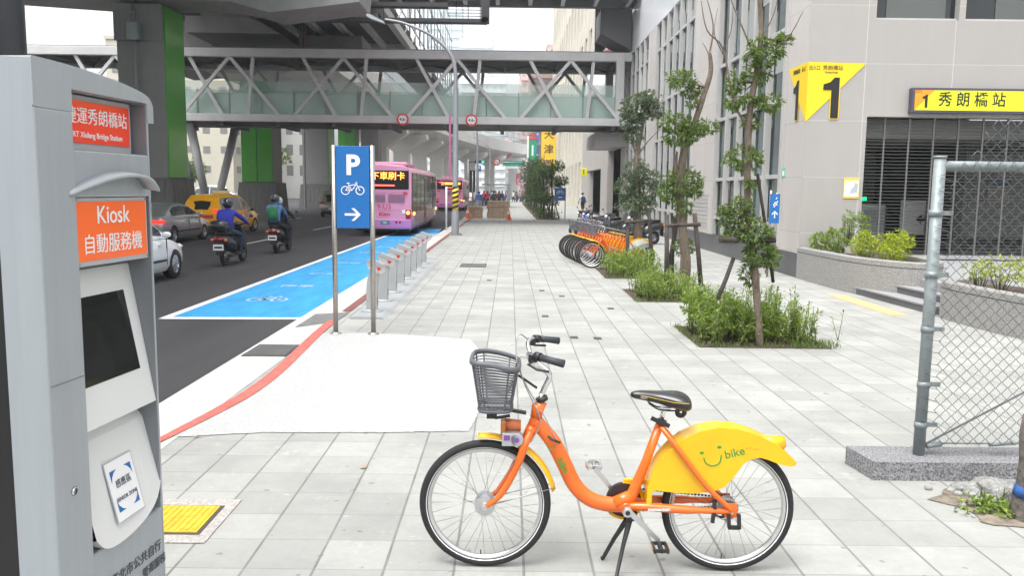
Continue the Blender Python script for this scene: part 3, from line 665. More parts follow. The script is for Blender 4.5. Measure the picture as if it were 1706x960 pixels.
# ============================================================ elevated line, columns
green_m = mat('green_cladding', (.04, .30, .008), .3, var=.15, vs_=.5, coat=.2); green_d = green_m
colconc = tiles('column_concrete', (.24, .24, .235), (.18, .18, .175), (3.0, 3.6), (-31.0, 2.2), (.03, .03), (.26, .26, .25), tone=.04, rough=.85, axes='XZ', bump=.2, stain=.4)
cladd = tiles('column_ribbed_top', (.22, .22, .215), (.15, .15, .15), (.16, 9), (0, 0), (.03, .01), (.17, .17, .17), tone=.05, axes='XZ', bump=.6)
def column(label, x0, x1, y0, y1, z1, front='conc', right='green', group=None):
    t_ = thing('viaduct_column', label, 'column', ((x0+x1)/2, y0, 0), group='columns under the elevated railway')
    MB().box(x0+.02, x1-.02, y0+.02, y1-.02, 2.2, z1).obj('shaft', colconc, t_, wp=True, bevel=.03)
    if right == 'green': MB().box(x1-.02, x1+.05, y0+.06, y1-.05, 2.25, z1-.02).obj('green_side', green_m, t_, wp=True)
    if front == 'green': MB().box(x0+.05, (x0+x1)/2-.03, y0-.05, y0+.02, 2.25, z1).box((x0+x1)/2+.03, x1-.05, y0-.05, y0+.02, 2.25, z1).obj('green_front', green_m, t_, wp=True)
    q = MB(); a = .35; q.loft([[(x0-a, y0-a, -.13), (x1+a, y0-a, -.13), (x1+a, y1+a, -.13), (x0-a, y1+a, -.13)], [(x0-.15, y0-.15, 2.2), (x1+.2, y0-.15, 2.2), (x1+.2, y1+.15, 2.2), (x0-.15, y1+.15, 2.2)]], sm=False)
    q.obj('base', darkconc, t_, wp=True)
    return t_
c1 = column('tall pale concrete column with a green right side nearest the kiosk', -16.55, -14.55, 35.6, 37.7, 9.4)
MB().box(-16.6, -14.56, 35.55, 35.6, 7.9, 9.4).obj('ribbed_top', cladd, c1, wp=True)
q = MB().tube([(-15.75, 35.5, 0), (-15.7, 35.5, 9.4)], .05, 8)
for k in range(9): q.box(-15.84, -15.62, 35.44, 35.56, 1+k, 1.06+k)
q.box(-15.95, -15.5, 35.3, 35.55, 7.9, 8.6); q.obj('drain_pipe', galv, c1, wp=True)
column('column with a green front seen below the footbridge', -19.3, -17.0, 60, 62.4, 14, 'green', 'conc')
column('pale column with thin green edge behind the second one', -20.9, -18.3, 84, 87, 14)
column('far green fronted column left of the blue parking sign', -20.6, -18.4, 100, 102, 14, 'green', 'conc')
column('pale column just behind the blue parking sign', -15.2, -13.4, 85, 87, 12, 'conc', 'conc')
# raking steel legs of the footbridge
vl = thing('raking_support', 'pair of raking steel tube legs under the footbridge end', 'support', (-17.3, 47.8, 0))
for a, b_ in (((-17.8, 46.7, 5.4), (-17.35, 48.0, .3)), ((-16.6, 50.7, 5.4), (-17.15, 48.3, .3))):
    MB().tube([a, b_], [.25, .21], 14).obj('leg', steelw, vl, wp=True)
MB().box(-17.9, -16.7, 47.4, 48.8, ZR, .9).obj('pedestal', darkconc, vl, wp=True, bevel=.05)
q = MB().tube([(-18.3, 46.6, 5.4), (-17.85, 47.6, .3)], .07, 8); q.obj('pipe', galv, vl, wp=True)
# cap beam over the near column
cb = thing('cap_beam', 'long concrete cap beam resting on the tall near column', 'beam', (-15.5, 36.6, 9.4))
MB().prism([(-30, 10.4), (-22, 9.75), (-17.6, 9.5), (-14.0, 9.5), (-11.6, 9.45), (-10.0, 9.03), (-6.3, 9.5), (-6.2, 10.3), (-6.2, 12.4), (-30, 12.4)], (0, 35.2, 0), (1, 0, 0), (0, 0, 1), (0, 1, 0), 2.6).obj('beam', concrete, cb, wp=True, bevel=.04)
q = MB().tube([(-30, 35.1, 10.4), (-17, 35.1, 9.95), (-13.6, 35.1, 9.95), (-13.0, 35.1, 10.12), (-6.4, 35.1, 10.12)], .035, 6)
for k in range(12): q.box(-29+k*1.9, -28.94+k*1.9, 35.05, 35.2, 9.9, 10.2)
q.obj('conduit', galv, cb, wp=True)
# station deck soffit beyond, and an unseen near slab added to shade road and columns
dk = thing('elevated_station', 'dark underside of the elevated railway station above the road', 'elevated station', (-16, 60, 12))
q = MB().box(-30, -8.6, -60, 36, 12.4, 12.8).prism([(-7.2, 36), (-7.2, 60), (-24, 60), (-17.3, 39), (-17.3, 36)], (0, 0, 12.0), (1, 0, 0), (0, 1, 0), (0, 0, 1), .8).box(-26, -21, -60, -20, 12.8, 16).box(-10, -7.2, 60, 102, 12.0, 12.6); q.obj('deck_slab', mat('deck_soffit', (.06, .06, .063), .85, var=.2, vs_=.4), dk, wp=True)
q = MB()
for i in range(7, 14): q.box(-29+i*1.65, -28.65+i*1.65, 42, 59.8, 11.72, 12.0)
q.obj('joists', steelw, dk, wp=True)
q = MB().box(-24, -7.3, 59.8, 60.6, 11.0, 12.6).box(-17.5, -7.6, 48, 48.5, 11.4, 12.0); q.obj('cross_girder', steelw, dk, wp=True, bevel=.05)
q = MB().prism([(-18, 11.2), (-14.5, 11.2), (-12.8, 10.3), (-18, 10.3)], (0, 47, 0), (1, 0, 0), (0, 0, 1), (0, 1, 0), 6).prism([(-22.5, 11.9), (-17, 11.9), (-19, 9.6), (-22.5, 9.3)], (0, 52, 0), (1, 0, 0), (0, 0, 1), (0, 1, 0), 8).box(-13.5, -9.5, 54, 58, 10.7, 11.5)
q.obj('box_girder', concrete, dk, wp=True, bevel=.08)
q = MB().box(-17.5, -13.4, 44, 44.6, 11.1, 11.5).bar((-13.4, 44.3, 11.3), (-11.8, 44.3, 11.9), .5, .35).box(-17.5, -7.5, 45, 45.3, 11.2, 11.5); q.obj('cable_tray', ctm, dk, wp=True)
q = MB().tube([(-12.8, 52.5, 9.4), (-12.8, 52.5, 12)], .11, 10); q.obj('red_pipe', mat('dull_red_pipe', (.12, .03, .035), .5), dk, wp=True)
q = MB().bar((-7.25, 40, 11.9), (-7.25, 75, 11.9), .35, .5)
for k in range(8): q.bar((-7.2, 44+k*4, 11.8), (-7.2, 48+k*4, 13.6), .12, .12)
q.obj('edge_truss', steelw, dk, wp=True)
q = MB()
for k in range(14): q.cyl((-7.2, 60+k*3.2, 12.2), (-7.2, 60+k*3.2, 22), .06, n=5)
for z in (13.4, 15.4, 17.4, 19.4, 21.4): q.cyl((-7.2, 44, z), (-7.2, 102, z), .05, n=5)
for k in range(7): q.cyl((-7.2, 60+k*6.4, 13.4), (-7.2, 63.2+k*6.4, 17.4), .04, n=5)
q.obj('screen_frame', galv, dk, wp=True)

# curved viaduct
vd = mat('white_viaduct_concrete', (.78, .78, .76), .8, var=.06, vs_=.3)
vt = thing('curved_viaduct', 'white elevated railway viaduct curving away over the road', 'viaduct', (-17, 100, 9))
path = smooth_path([(-17.5, 56, 0), (-17.6, 80, 0), (-17.2, 105, 0), (-15.2, 130, 0), (-12.2, 155, 0), (-7.5, 180, 0), (1, 205, 0), (14, 225, 0), (34, 240, 0)], 8)
prof = [(-4.6, 12.6), (-4.9, 12.6), (-4.9, 10.6), (-2.4, 9.3), (2.4, 9.3), (4.9, 10.3), (4.9, 12.6), (4.6, 12.6), (4.6, 10.9), (-4.6, 10.9)]
secs = []
for i, p in enumerate(path):
    d = (path[min(i+1, len(path)-1)]-path[max(i-1, 0)]).normalized(); n = Vector((d.y, -d.x, 0)); secs.append([p+n*a+Vector((0, 0, z)) for a, z in prof])
MB().loft(secs, sm=False).obj('deck', vd, vt, wp=True)
q = MB()
for i, p in enumerate(path[:-1]):
    d = (path[i+1]-p).normalized(); n = Vector((d.y, -d.x, 0)); a = p+n*4.7; b_ = path[i+1]+n*4.7
    for k in range(4):
        c_ = a+(b_-a)*k/4; q.bar(c_+Vector((0, 0, 12.5)), c_+Vector((0, 0, 16.2)), .1, .1)
    for z in (13.6, 14.8, 16.1): q.bar(a+Vector((0, 0, z)), b_+Vector((0, 0, z)), .08, .08)
q.obj('noise_barrier_frame', galv, vt, wp=True)
prev = 0; acc = 0; vc = None; cnt = 0
pc = [(-16.6, 106), (-15.3, 118), (-14.2, 131), (-12.8, 145), (-11.6, 158), (-8.3, 171), (-4.6, 184), (0.6, 197), (9, 212), (19, 226)]
for i, (x, y) in enumerate(pc):
    if i == 0:
        vc = thing('viaduct_pier', 'pale concrete viaduct pier with flared head', 'pier', (x, y, 0), group='piers under the curved viaduct')
        q = MB().box(-1.1, 1.1, -1.1, 1.1, -.2, 8.0).obj('shaft', vd, vc, bevel=.08)
        MB().prism([(-1.1, 7.0), (1.1, 7.0), (3.6, 8.7), (3.6, 9.35), (-3.6, 9.35), (-3.6, 8.7)], (0, -1.15, 0), (1, 0, 0), (0, 0, 1), (0, 1, 0), 2.3).obj('head', vd, vc)
        o = vc
    else: o = dup(vc, (x, y, 0))
    o['label'] = 'pale concrete pier under the curved viaduct, %s along its curve from the near end' % ('first', 'second', 'third', 'fourth', 'fifth', 'sixth', 'seventh', 'eighth', 'ninth', 'last')[i]
# ============================================================ buildings far off
def fbuilding(label, x0, x1, y0, y1, z1, wallc, rows, cols, name='apartment_block', winc=None, side=True, wh=.5, ww=.5, balc=0., z0=3.0, roof=None):
    t_ = thing(name, label, 'building', ((x0+x1)/2, y0, 0))
    m = mat('wall_%02x%02x%02x' % tuple(int(c*255) for c in wallc), wallc, .85, var=.07, vs_=.25, detail=6)
    MB().box(x0, x1, y0, y1, -.2, z1).obj('wall', m, t_, wp=True)
    fw = mat('far_window', (.10, .12, .13), .2, var=.3, vs_=.4) if winc is None else mat('far_window_%d' % int(winc[0]*100), winc, .25)
    dz = (z1-z0)/rows; dx = (x1-x0)/cols
    q = MB()
    for i in range(rows):
        for j in range(cols):
            x = x0+(j+.5)*dx; z = z0+(i+.5)*dz; q.box(x-dx*ww/2, x+dx*ww/2, y0-.04, y0+.05, z-dz*wh/2, z+dz*wh/2)
    q.obj('windows', fw, t_, wp=True)
    if balc:
        q = MB()
        for i in range(rows): q.box(x0+.3, x1-.3, y0-balc, y0, z0+i*dz, z0+i*dz+dz*.3)
        q.obj('balconies', m, t_, wp=True)
    if side:
        xs = x1 if x1 < 0 else x0; s = 1 if x1 < 0 else -1; n = max(2, int((y1-y0)/5)); q = MB(); dy = (y1-y0)/n
        for i in range(rows):
            for j in range(n):
                y = y0+(j+.5)*dy; z = z0+(i+.5)*dz; q.box(xs-.05, xs+.05, y-dy*ww/2, y+dy*ww/2, z-dz*wh/2, z+dz*wh/2)
        q.obj('side_windows', fw, t_, wp=True)
    q = MB().box(x0-.2, x1+.2, y0-.2, y1+.2, z1, z1+.5); q.box((x0+x1)/2-1.5, (x0+x1)/2+1.5, y0+2, y0+6, z1+.5, z1+3)
    q.obj('roof', m if roof is None else mat('roof_c', roof, .8), t_, wp=True)
    return t_
fbuilding('pale glass-balconied high-rise tower furthest left above the footbridge', -42, -25, 420, 440, 92, (.72, .80, .82), 22, 6, 'residential_tower', (.60, .70, .73), balc=1)  # far tower walls and windows are paled, haze put into their colours
fbuilding('pale slim high-rise tower with stepped top behind the footbridge', -24, -9, 390, 410, 70, (.8, .83, .84), 18, 5, 'residential_tower', (.64, .72, .74), balc=.8)
fbuilding('whitish mid-rise block seen through the footbridge glass', -20, -2, 330, 350, 46, (.78, .82, .81), 13, 6, 'apartment_block', (.55, .63, .63), balc=.8)
fbuilding('low white block at the end of the street', -6, 5, 360, 380, 34, (.72, .72, .70), 9, 4, 'apartment_block', (.5, .55, .55))
fbuilding('pink rooftop apartment block in front of the far towers', 12, 27, 285, 300, 50, (.72, .50, .46), 12, 4, 'apartment_block', (.25, .26, .27), balc=1.0)
fbuilding('reddish brown apartment block with balconies above the street trees', 4.5, 13, 205, 225, 32, (.30, .19, .165), 9, 3, 'apartment_block', (.16, .17, .18), balc=.9)
fbuilding('grey brown shop block behind the green sign', 9.5, 17, 160, 180, 24, (.25, .22, .21), 7, 3, 'apartment_block', (.12, .13, .14), balc=.8)
fbuilding('pale pink brick block left of the reddish apartments', 2.5, 9, 240, 255, 36, (.66, .46, .42), 10, 3, 'apartment_block', (.3, .32, .33), balc=.8)
fbuilding('cream office block with small window rows behind the raking legs', -62, -43, 130, 150, 24, (.55, .52, .42), 7, 7, 'office_block', (.2, .2, .19), wh=.35, ww=.4)
fbuilding('pale blue-grey low building left behind the columns', -62, -44, 165, 180, 11, (.5, .55, .58), 3, 6, 'office_block', (.2, .28, .32))
fbuilding('white warehouse with red roof band left of the buses', -38, -22, 190, 205, 15, (.55, .50, .48), 3, 6, 'warehouse', (.25, .3, .34), roof=(.5, .09, .08))
fbuilding('grey block behind the left columns', -100, -66, 150, 170, 16, (.42, .43, .42), 4, 8, 'office_block', (.2, .22, .24))
fbuilding('white rear block between the columns', -43, -36, 150, 165, 14, (.6, .6, .58), 3, 3, 'office_block', (.2, .25, .27))
# red rooftop wall far left of the buses
# vertical shop signs
def vsign(name, label, x0, x1, y, z0, z1, col, txt, tcol, size, extra=None):
    t_ = thing(name, label, 'shop sign', ((x0+x1)/2, y, z0))
    m = mat('sign_%02x%02x%02x' % tuple(int(min(1, c)*255) for c in col), col, .5)
    MB().box(x0, x1, y, y+.4, z0, z1).obj('board', m, t_, wp=True)
    MB().box(x1, x1+2.5, y+.1, y+.3, z0+.5, z0+.8).box(x1, x1+2.5, y+.1, y+.3, z1-.8, z1-.5).obj('bracket', galv, t_, wp=True)
    tm = mat('ink_%02x%02x%02x' % tuple(int(c*255) for c in tcol), tcol, .5)
    n = len(txt)
    for i, ch in enumerate(txt):
        z = z1-(i+.5)*(z1-z0)/n; text('lettering', ch, size, tm, ((x0+x1)/2, y-.01, z), (1, 0, 0), (0, 0, 1), t_, bold=.015, wp=True)
    return t_
vsign('vertical_shop_sign', 'tall yellow shop sign with black characters above the street trees', 4.55, 6.75, 125, 4.5, 11.2, (.85, .55, .02), '天津蔥', (.05, .04, .03), 1.5)
vs2 = vsign('vertical_shop_sign', 'green shop sign with red and white top beside the yellow one', 3.0, 4.3, 140, 6.5, 10.2, (.0, .30, .14), 'I', (.8, .85, .8), 2.4)
MB().box(3.0, 4.3, 139.96, 140.4, 10.2, 10.55).box(3.0, 4.3, 139.95, 140.4, 10.8, 11.1).obj('stripe', rs, vs2, wp=True); MB().box(2.7, 3.0, 140, 140.3, 6.5, 10.8).obj('white_edge', whitep, vs2, wp=True)
vsign('vertical_shop_sign', 'white shop sign with red characters left of the reddish block', -1.0, .35, 190, 7, 13.4, (.78, .72, .70), '平價商場', (.6, .03, .03), 1.3)
vsign('vertical_shop_sign', 'slim blue shop sign behind the green one', 4.3, 4.75, 142, 6.0, 13.0, (.05, .16, .45), '診所', (.8, .8, .8), .4)
random.seed(11)
for i in range(10):
    x = 1.0+random.uniform(0, 5); y = 135+i*9; c_ = [(.5, .05, .05), (.1, .35, .25), (.7, .7, .7), (.1, .15, .5), (.7, .3, .5)][i % 5]
    t_ = tag(MB().box(x, x+random.uniform(.6, 1.4), y, y+.3, 3, 3+random.uniform(1, 2.4)).obj('shop_sign', mat('shopsign%d' % (i % 5), c_, .5)), 'small coloured shop sign far down the right side of the street', 'shop sign', 'small shop signs far down the street')

# ============================================================ street lamps
def lamp(label, x, y, z1, reach, z_top):
    t_ = thing('street_lamp', label, 'street lamp', (x, y, 0))
    MB().lathe([(.16, 0), (.16, .9), (.125, 1.05), (.10, z1)], (x, y, 0), n=16).obj('pole', mat('lamp_grey', (.30, .31, .33), .5, .3), t_, wp=True)
    pts = smooth_path([(x, y, z1-.1), (x-.12, y, z1+1.2), (x-.9, y, z1+2.05), (x-2.0, y, z1+2.55), (x-reach, y, z_top)], 6)
    MB().tube(pts, [.085-.045*i/len(pts) for i in range(len(pts))], 10).obj('arm', mat('lamp_grey', (.3, .31, .33)), t_, wp=True)
    MB().prism([(0, .06), (.15, .11), (.75, .07), (.8, 0), (.15, -.05), (0, -.02)], (x-reach-.72, y-.14, z_top+.12), (Vector((1, 0, -.42)).normalized()), (0, 0, 1), (0, 1, 0), .28).obj('lamp_head', silverp, t_, wp=True, bevel=.03)
    MB().box(x-.25, x+.25, y-.25, y+.25, 0, .04).cyl((x+.2, y-.15, .04), (x+.2, y-.15, .12), .05).obj('base_plate', galv, t_, wp=True)
    return t_
lp = lamp('tall grey street lamp with curved arm and striped base wrap', -2.25, 34.2, 5.9, 2.85, 8.62)
q = MB().cyl((-2.25, 34.2, 1.02), (-2.25, 34.2, 2.0), .13, n=20); q.obj('yellow_wrap', yellow, lp, wp=True)
q = MB()
for k in range(5):
    z = 1.05+k*.2; vv = []
    for j in range(11):
        a = math.pi+math.pi*j/10; vv += [(-2.25+.134*math.cos(a), 34.2+.134*math.sin(a), z+.13*(j/10)+.0), (-2.25+.134*math.cos(a), 34.2+.134*math.sin(a), min(2.0, z+.10+.13*(j/10)))]
    q.add(vv, [(2*j, 2*j+2, 2*j+3, 2*j+1) for j in range(10)], sm=True)
q.obj('black_stripes', blackp, lp, wp=True, recalc=False)
MB().box(-2.52, -2.44, 34.15, 34.25, 2.3, 4.9).obj('banner', mat('magenta_banner', (.42, .12, .25), .6), lp, wp=True)
lamp('further grey street lamp behind the pallets', -3.1, 78, 6.2, 2.4, 9.0)
lamp('distant street lamp near the bus shelter', -2.9, 118, 6.4, 2.4, 9.2)
for i, (x, y) in enumerate(((-17.2, 70), (-24, 75), (-34, 110))):
    t_ = thing('lamp_post', ['thin dark post between the green columns', 'slender post with signs left behind the columns', 'distant post on the side street'][i], 'post', (x, y, 0))
    MB().lathe([(.1, 0), (.07, 7)], (x, y, 0), n=10).obj('pole', galv, t_, wp=True); MB().tube([(x, y, 6.9), (x+.5, y, 7.4), (x+1.6, y, 7.5)], .05, 6).obj('arm', galv, t_, wp=True)

# distant gantry signs, traffic light, shelter
gt = thing('traffic_sign_gantry', 'far green direction board on a gantry over the street', 'road sign', (2, 175, 0))
MB().box(-1.6, 2.9, 175, 175.2, 6.8, 7.9).obj('direction_board', mat('direction_green', (.0, .35, .22), .5), gt, wp=True); MB().box(-1.2, 2.6, 174.97, 175, 6.3, 6.7).obj('white_board', white_sign, gt, wp=True)
MB().cyl((-4.3, 175, 7.5), (3, 175, 7.5), .12).cyl((3.1, 175, -.1), (3.1, 175, 8), .16).obj('pole', galv, gt, wp=True)
MB().cyl((-2.9, 174.9, 7.6), (-2.9, 174.8, 7.6), .75, n=24).obj('ban_ring', rs, gt, wp=True); MB().cyl((-2.9, 174.8, 7.6), (-2.9, 174.75, 7.6), .5, n=24).obj('ban_disc', white_sign, gt, wp=True)
q = MB().bar((-3.25, 174.72, 7.95), (-2.55, 174.72, 7.25), .05, .16, up=(0, 1, 0)); q.obj('ban_bar', rs, gt, wp=True)
tl = thing('traffic_light', 'far traffic light arm with parking sign beneath', 'traffic light', (-5.6, 130, 0))
MB().cyl((-6.6, 130, 6.1), (-3.7, 130, 6.15), .08).obj('arm', blackp, tl, wp=True); MB().box(-5.6, -4.1, 129.9, 130.1, 5.9, 6.35).obj('housing', blackp, tl, wp=True, bevel=.04)
MB().cyl((-4.3, 129.9, 6.12), (-4.3, 129.84, 6.12), .17).obj('green_light', mat('signal_green', (0, .6, .4), .5, emit=(0, .9, .6), es=3), tl, wp=True)
MB().cyl((-6.6, 130, -.1), (-6.6, 130, 6.5), .11).obj('pole', galv, tl, wp=True)
ps = thing('parking_direction_sign', 'small far blue parking sign on a thin pole', 'road sign', (-4.4, 118, 0))
MB().box(-4.85, -4.15, 118, 118.05, 4.4, 5.2).obj('board', signblue, ps, wp=True); MB().cyl((-4.5, 118.1, 0), (-4.5, 118.1, 5.2), .05).obj('pole', galv, ps, wp=True)
text('lettering', 'P', .7, white_sign, (-4.5, 117.98, 4.8), (1, 0, 0), (0, 0, 1), ps, bold=.02, wp=True)
bs = thing('bus_shelter', 'grey metal bus shelter behind the crowd', 'bus shelter', (-2.2, 90, 0))
MB().box(-3.0, .05, 88, 92, 2.35, 2.5).obj('roof', galv, bs, wp=True); MB().box(-.35, .0, 88, 88.3, 0, 2.35).box(-.35, 0, 91.7, 92, 0, 2.35).obj('post', galv, bs, wp=True)
MB().box(-.2, -.17, 88.3, 91.7, .4, 2.2).obj('glass_panel', gl, bs, wp=True)
for i, (x, y) in enumerate(((-2.6, 57.5), (-2.95, 38.5))):
    t_ = thing('bollard_post', ['dark bus stop flag pole beside the second bus', 'slim white post at the kerb beside the lamp base'][i], 'post', (x, y, 0))
    if i == 0:
        MB().cyl((x, y, 0), (x, y, 3.1), .05).obj('pole', galv, t_, wp=True); MB().box(x-.22, x+.18, y-.03, y+.03, 1.7, 3.2).obj('flag', blackp, t_, wp=True, bevel=.03)
    else: MB().cyl((x, y, 0), (x, y, 2.0), .045).obj('pole', whitep, t_, wp=True)

# ============================================================ pallets and cones
def pallet(x, y, z, w_, d_, lab, grp, rz=0):
    t_ = thing('wooden_pallet', lab, 'pallet', (x, y, z), rz, grp)
    q = MB()
    for i in range(5): q.box(-w_/2, w_/2, -d_/2+i*(d_/5)+.02, -d_/2+(i+1)*d_/5-.02, .105, .125)
    q.obj('top_boards', wood, t_); q = MB()
    for i in (-1, 0, 1): q.box(i*(w_/2-.06)-.05, i*(w_/2-.06)+.05, -d_/2, d_/2, .022, .105)
    q.box(-w_/2+.02, w_/2-.02, -d_/2+.03, -d_/2+.06, .022, .09).box(-w_/2, w_/2, -d_/2, -d_/2+.1, 0, .022).box(-w_/2, w_/2, d_/2-.1, d_/2, 0, .022).box(-w_/2, w_/2, -.05, .05, 0, .022); q.obj('bearers', wood, t_)
    return t_
pp = None
for (x, y, n, w_, lab) in ((-2.35, 55, 6, 1.05, 'wooden pallet in the low stack beside the kerb'), (-1.15, 55.3, 9, .72, 'wooden pallet in the left half of the tall stack'), (-.42, 55.3, 9, .72, 'wooden pallet in the right half of the tall stack')):
    p0 = None
    for k in range(n):
        l_ = '%s, %s' % (lab, ('lowest', 'second from the ground', 'third from the ground', 'fourth from the ground', 'fifth from the ground', 'sixth from the ground', 'seventh from the ground', 'eighth from the ground', 'topmost')[k if k < n-1 else 8])
        if p0 is None: p0 = pallet(x, y, 0, w_, 1.1, l_, 'stacked pallets on the pavement')
        else: dup(p0, (x+random.uniform(-.03, .03), y, k*.128), random.uniform(-.02, .02), l_)
def cone(x, y, lab):
    t_ = thing('traffic_cone', lab, 'traffic cone', (x, y, 0)); MB().lathe([(.001, .72), (.03, .72), (.15, .04)], n=20).obj('cone', orange, t_); MB().box(-.2, .2, -.2, .2, 0, .04).obj('base', orange, t_, bevel=.02)
    MB().lathe([(.066, .53), (.1, .36)], n=20, c=(0, 0, .004)).obj('reflective_band', white_sign, t_)
cone(-2.72, 53.5, 'orange traffic cone left of the low pallet stack'); cone(-.08, 52.4, 'orange traffic cone right of the tall pallet stack'); cone(1.5, 130, 'distant orange cone far along the pavement')

# ============================================================ signs on posts
def sign_posts(name, label, x0, x1, y, ztop, zbot, parent_panel=True):
    t_ = thing(name, label, 'sign', ((x0+x1)/2, y, 0))
    for x in (x0, x1):
        p = MB().cyl((x, y, 0), (x, y, ztop+.005), .032, n=20).obj('post', steel, t_, wp=True)
        MB().lathe([(.075, 0), (.075, .012), (.045, .03), (.033, .035)], (x, y, 0), n=20).obj('foot', steel, p, wp=True)
    MB().box(x0+.033, x1-.033, y-.03, y+.02, zbot, ztop-.005).obj('panel', signblue, t_, wp=True, bevel=.004)
    return t_
bsg = sign_posts('bike_parking_sign', 'large blue bicycle parking sign on two steel posts', -2.25, -1.76, 10.65, 2.43, 1.385)
yy = 10.65-.033
def ringf(q, cx, cz, r, w_, y, n=28):
    vv = []
    for i in range(n):
        a = 2*math.pi*i/n; vv += [(cx+r*math.cos(a), y, cz+r*math.sin(a)), (cx+(r-w_)*math.cos(a), y, cz+(r-w_)*math.sin(a))]
    q.add(vv, [(2*i, 2*((i+1) % n), 2*((i+1) % n)+1, 2*i+1) for i in range(n)])
def strokes(q, segs, w_, y):
    for a, b_ in segs:
        A = Vector((a[0], 0, a[1])); B = Vector((b_[0], 0, b_[1])); d = (B-A).normalized(); n = Vector((-d.z, 0, d.x))*w_/2
        q.add([(p.x, y, p.z) for p in (A-n, B-n, B+n, A+n)], [(0, 1, 2, 3)])
cxs = -2.005
text('letter', 'P', .345, white_sign, (cxs, yy, 2.175), (1, 0, 0), (0, 0, 1), bsg, bold=.035, wp=True)
def bikeicon(q, cx, cz, s, y):
    ringf(q, cx-.09*s, cz, .055*s, .011*s, y); ringf(q, cx+.09*s, cz, .055*s, .011*s, y)
    P_ = lambda a, b: (cx+a*s, cz+b*s)
    strokes(q, [(P_(-.09, 0), P_(-.045, .06)), (P_(-.045, .06), P_(.045, .075)), (P_(-.09, 0), P_(-.01, .0)), (P_(-.01, 0), P_(.045, .075)), (P_(-.055, .085), P_(-.01, 0)), (P_(.035, .1), P_(.09, 0)), (P_(-.075, .09), P_(-.035, .09)), (P_(.035, .1), P_(.06, .095))], .010*s, y)
q = MB(); bikeicon(q, cxs, 1.865, 1.03, yy-.001); q.obj('bicycle_symbol', white_sign, bsg, wp=True, recalc=False)
ar = [(-.105, -.015), (.045, -.015), (-.02, -.08), (.02, -.08), (.10, 0), (.02, .08), (-.02, .08), (.045, .015), (-.105, .015)]
MB().prism(ar, (cxs, yy, 1.56), (1, 0, 0), (0, 0, 1), (0, -1, 0), .002).obj('arrow', white_sign, bsg, wp=True)
# blue sign beside the station wall (panel faces along the wall)
s2 = thing('narrow_blue_sign', 'narrow blue sign on twin steel posts beside the station wall', 'sign', (5.95, 18.7, 0))
for x, y in ((5.86, 18.72), (6.08, 18.98)): MB().cyl((x, y, 0), (x, y, 1.95 if x < 6 else 1.9), .028, n=14).obj('post', steel, s2, wp=True)
MB().prism([(5.82, 18.60), (6.03, 18.60), (6.03, 18.65), (5.82, 18.65)], (0, 0, 1.22), (1, 0, 0), (0, 1, 0), (0, 0, 1), .66).obj('panel', signblue, s2, wp=True)
MB().prism([(b*.8, a*.8+.0) for a, b in ar], (5.925, 18.598, 1.42), (1, 0, 0), (0, 0, 1), (0, -1, 0), .002).obj('arrow', white_sign, s2, wp=True)
q = MB(); strokes(q, [((5.88, 1.62), (5.93, 1.70)), ((5.93, 1.70), (5.97, 1.62)), ((5.90, 1.58), (5.98, 1.72)), ((5.94, 1.76), (5.96, 1.80))], .02, 18.597); q.obj('symbol', white_sign, s2, wp=True, recalc=False)
s3 = thing('small_blue_sign', 'small blue sign on two posts at the end of the tree bed', 'sign', (3.15, 53, 0))
for x in (2.85, 3.5): MB().cyl((x, 53, 0), (x, 53, 2.1), .03, n=10).obj('post', steel, s3, wp=True)
MB().box(2.82, 3.53, 52.93, 52.97, 1.25, 2.05).obj('panel', signblue, s3, wp=True); q = MB(); bikeicon(q, 3.17, 1.75, 1.6, 52.925); strokes(q, [((3.05, 1.45), (3.3, 1.45))], .05, 52.925); q.obj('symbol', white_sign, s3, wp=True, recalc=False)
# ============================================================ kiosk
kp = mat('kiosk_grey_paint', (.345, .375, .40), .42, .15, var=.05, vs_=2, stretch=(14, 14, .6), coat=.15)
kpd = mat('kiosk_recess_grey', (.20, .21, .225), .5, .2)
kw = mat('kiosk_white_panel', (.68, .69, .68), .4, coat=.1)
kx = thing('bike_rental_kiosk', 'tall grey self-service kiosk with orange signs and dark screen', 'kiosk', (-1.359, 2.4, 0), math.atan2(1, .109))
arc = [(.60, 0), (.625, .012), (.64, .04), (.64, .10), (.64, .22), (.60, .25), (.0, .25)]
# shell: left strip, right rounded column, top, bands between the openings
q = MB()
q.box(0, .176, -.002, .09, 0, 2.121)
q.prism([(.60, 0), (.622, .008), (.637, .03), (.64, .06), (.64, .22), (.60, .22)], (0, 0, 0), (1, 0, 0), (0, 1, 0), (0, 0, 1), 2.215)
topc = smooth_path([(0, 2.262, 0), (.2, 2.258, 0), (.45, 2.24, 0), (.60, 2.215, 0), (.64, 2.18, 0)], 5)
q.prism([(p.x, p.y) for p in topc]+[(.64, 2.12), (.60, 2.12), (.60, 2.188), (.176, 2.188), (.176, 2.12), (0, 2.12)], (0, -.002, 0), (1, 0, 0), (0, 0, 1), (0, 1, 0), .224)
q.box(.174, .602, .002, .08, 1.86, 2.006); q.box(.174, .602, .002, .08, 0, .70)
q.box(.03, .61, .10, .22, 0, 2.2)
q.obj('shell', kp, kx, bevel=.006)
q = MB().box(.174, .602, .095, .10, .7, 1.66).box(.17, .176, .004, .1, .7, 2.18).box(.597, .601, .004, .1, .74, 2.18)
q.obj('recess', kpd, kx)
MB().prism([(0, .0), (.0, .09), (-.045, .09)], (0, .002, 0), (1, 0, 0), (0, 1, 0), (0, 0, 1), 2.255).obj('side_trim', kp, kx)
MB().box(-.035, .03, .092, .26, 0, 2.24).box(.03, .6, .22, .26, 0, 2.18).obj('back_casing', mat('kiosk_black', (.012, .012, .013), .6), kx)
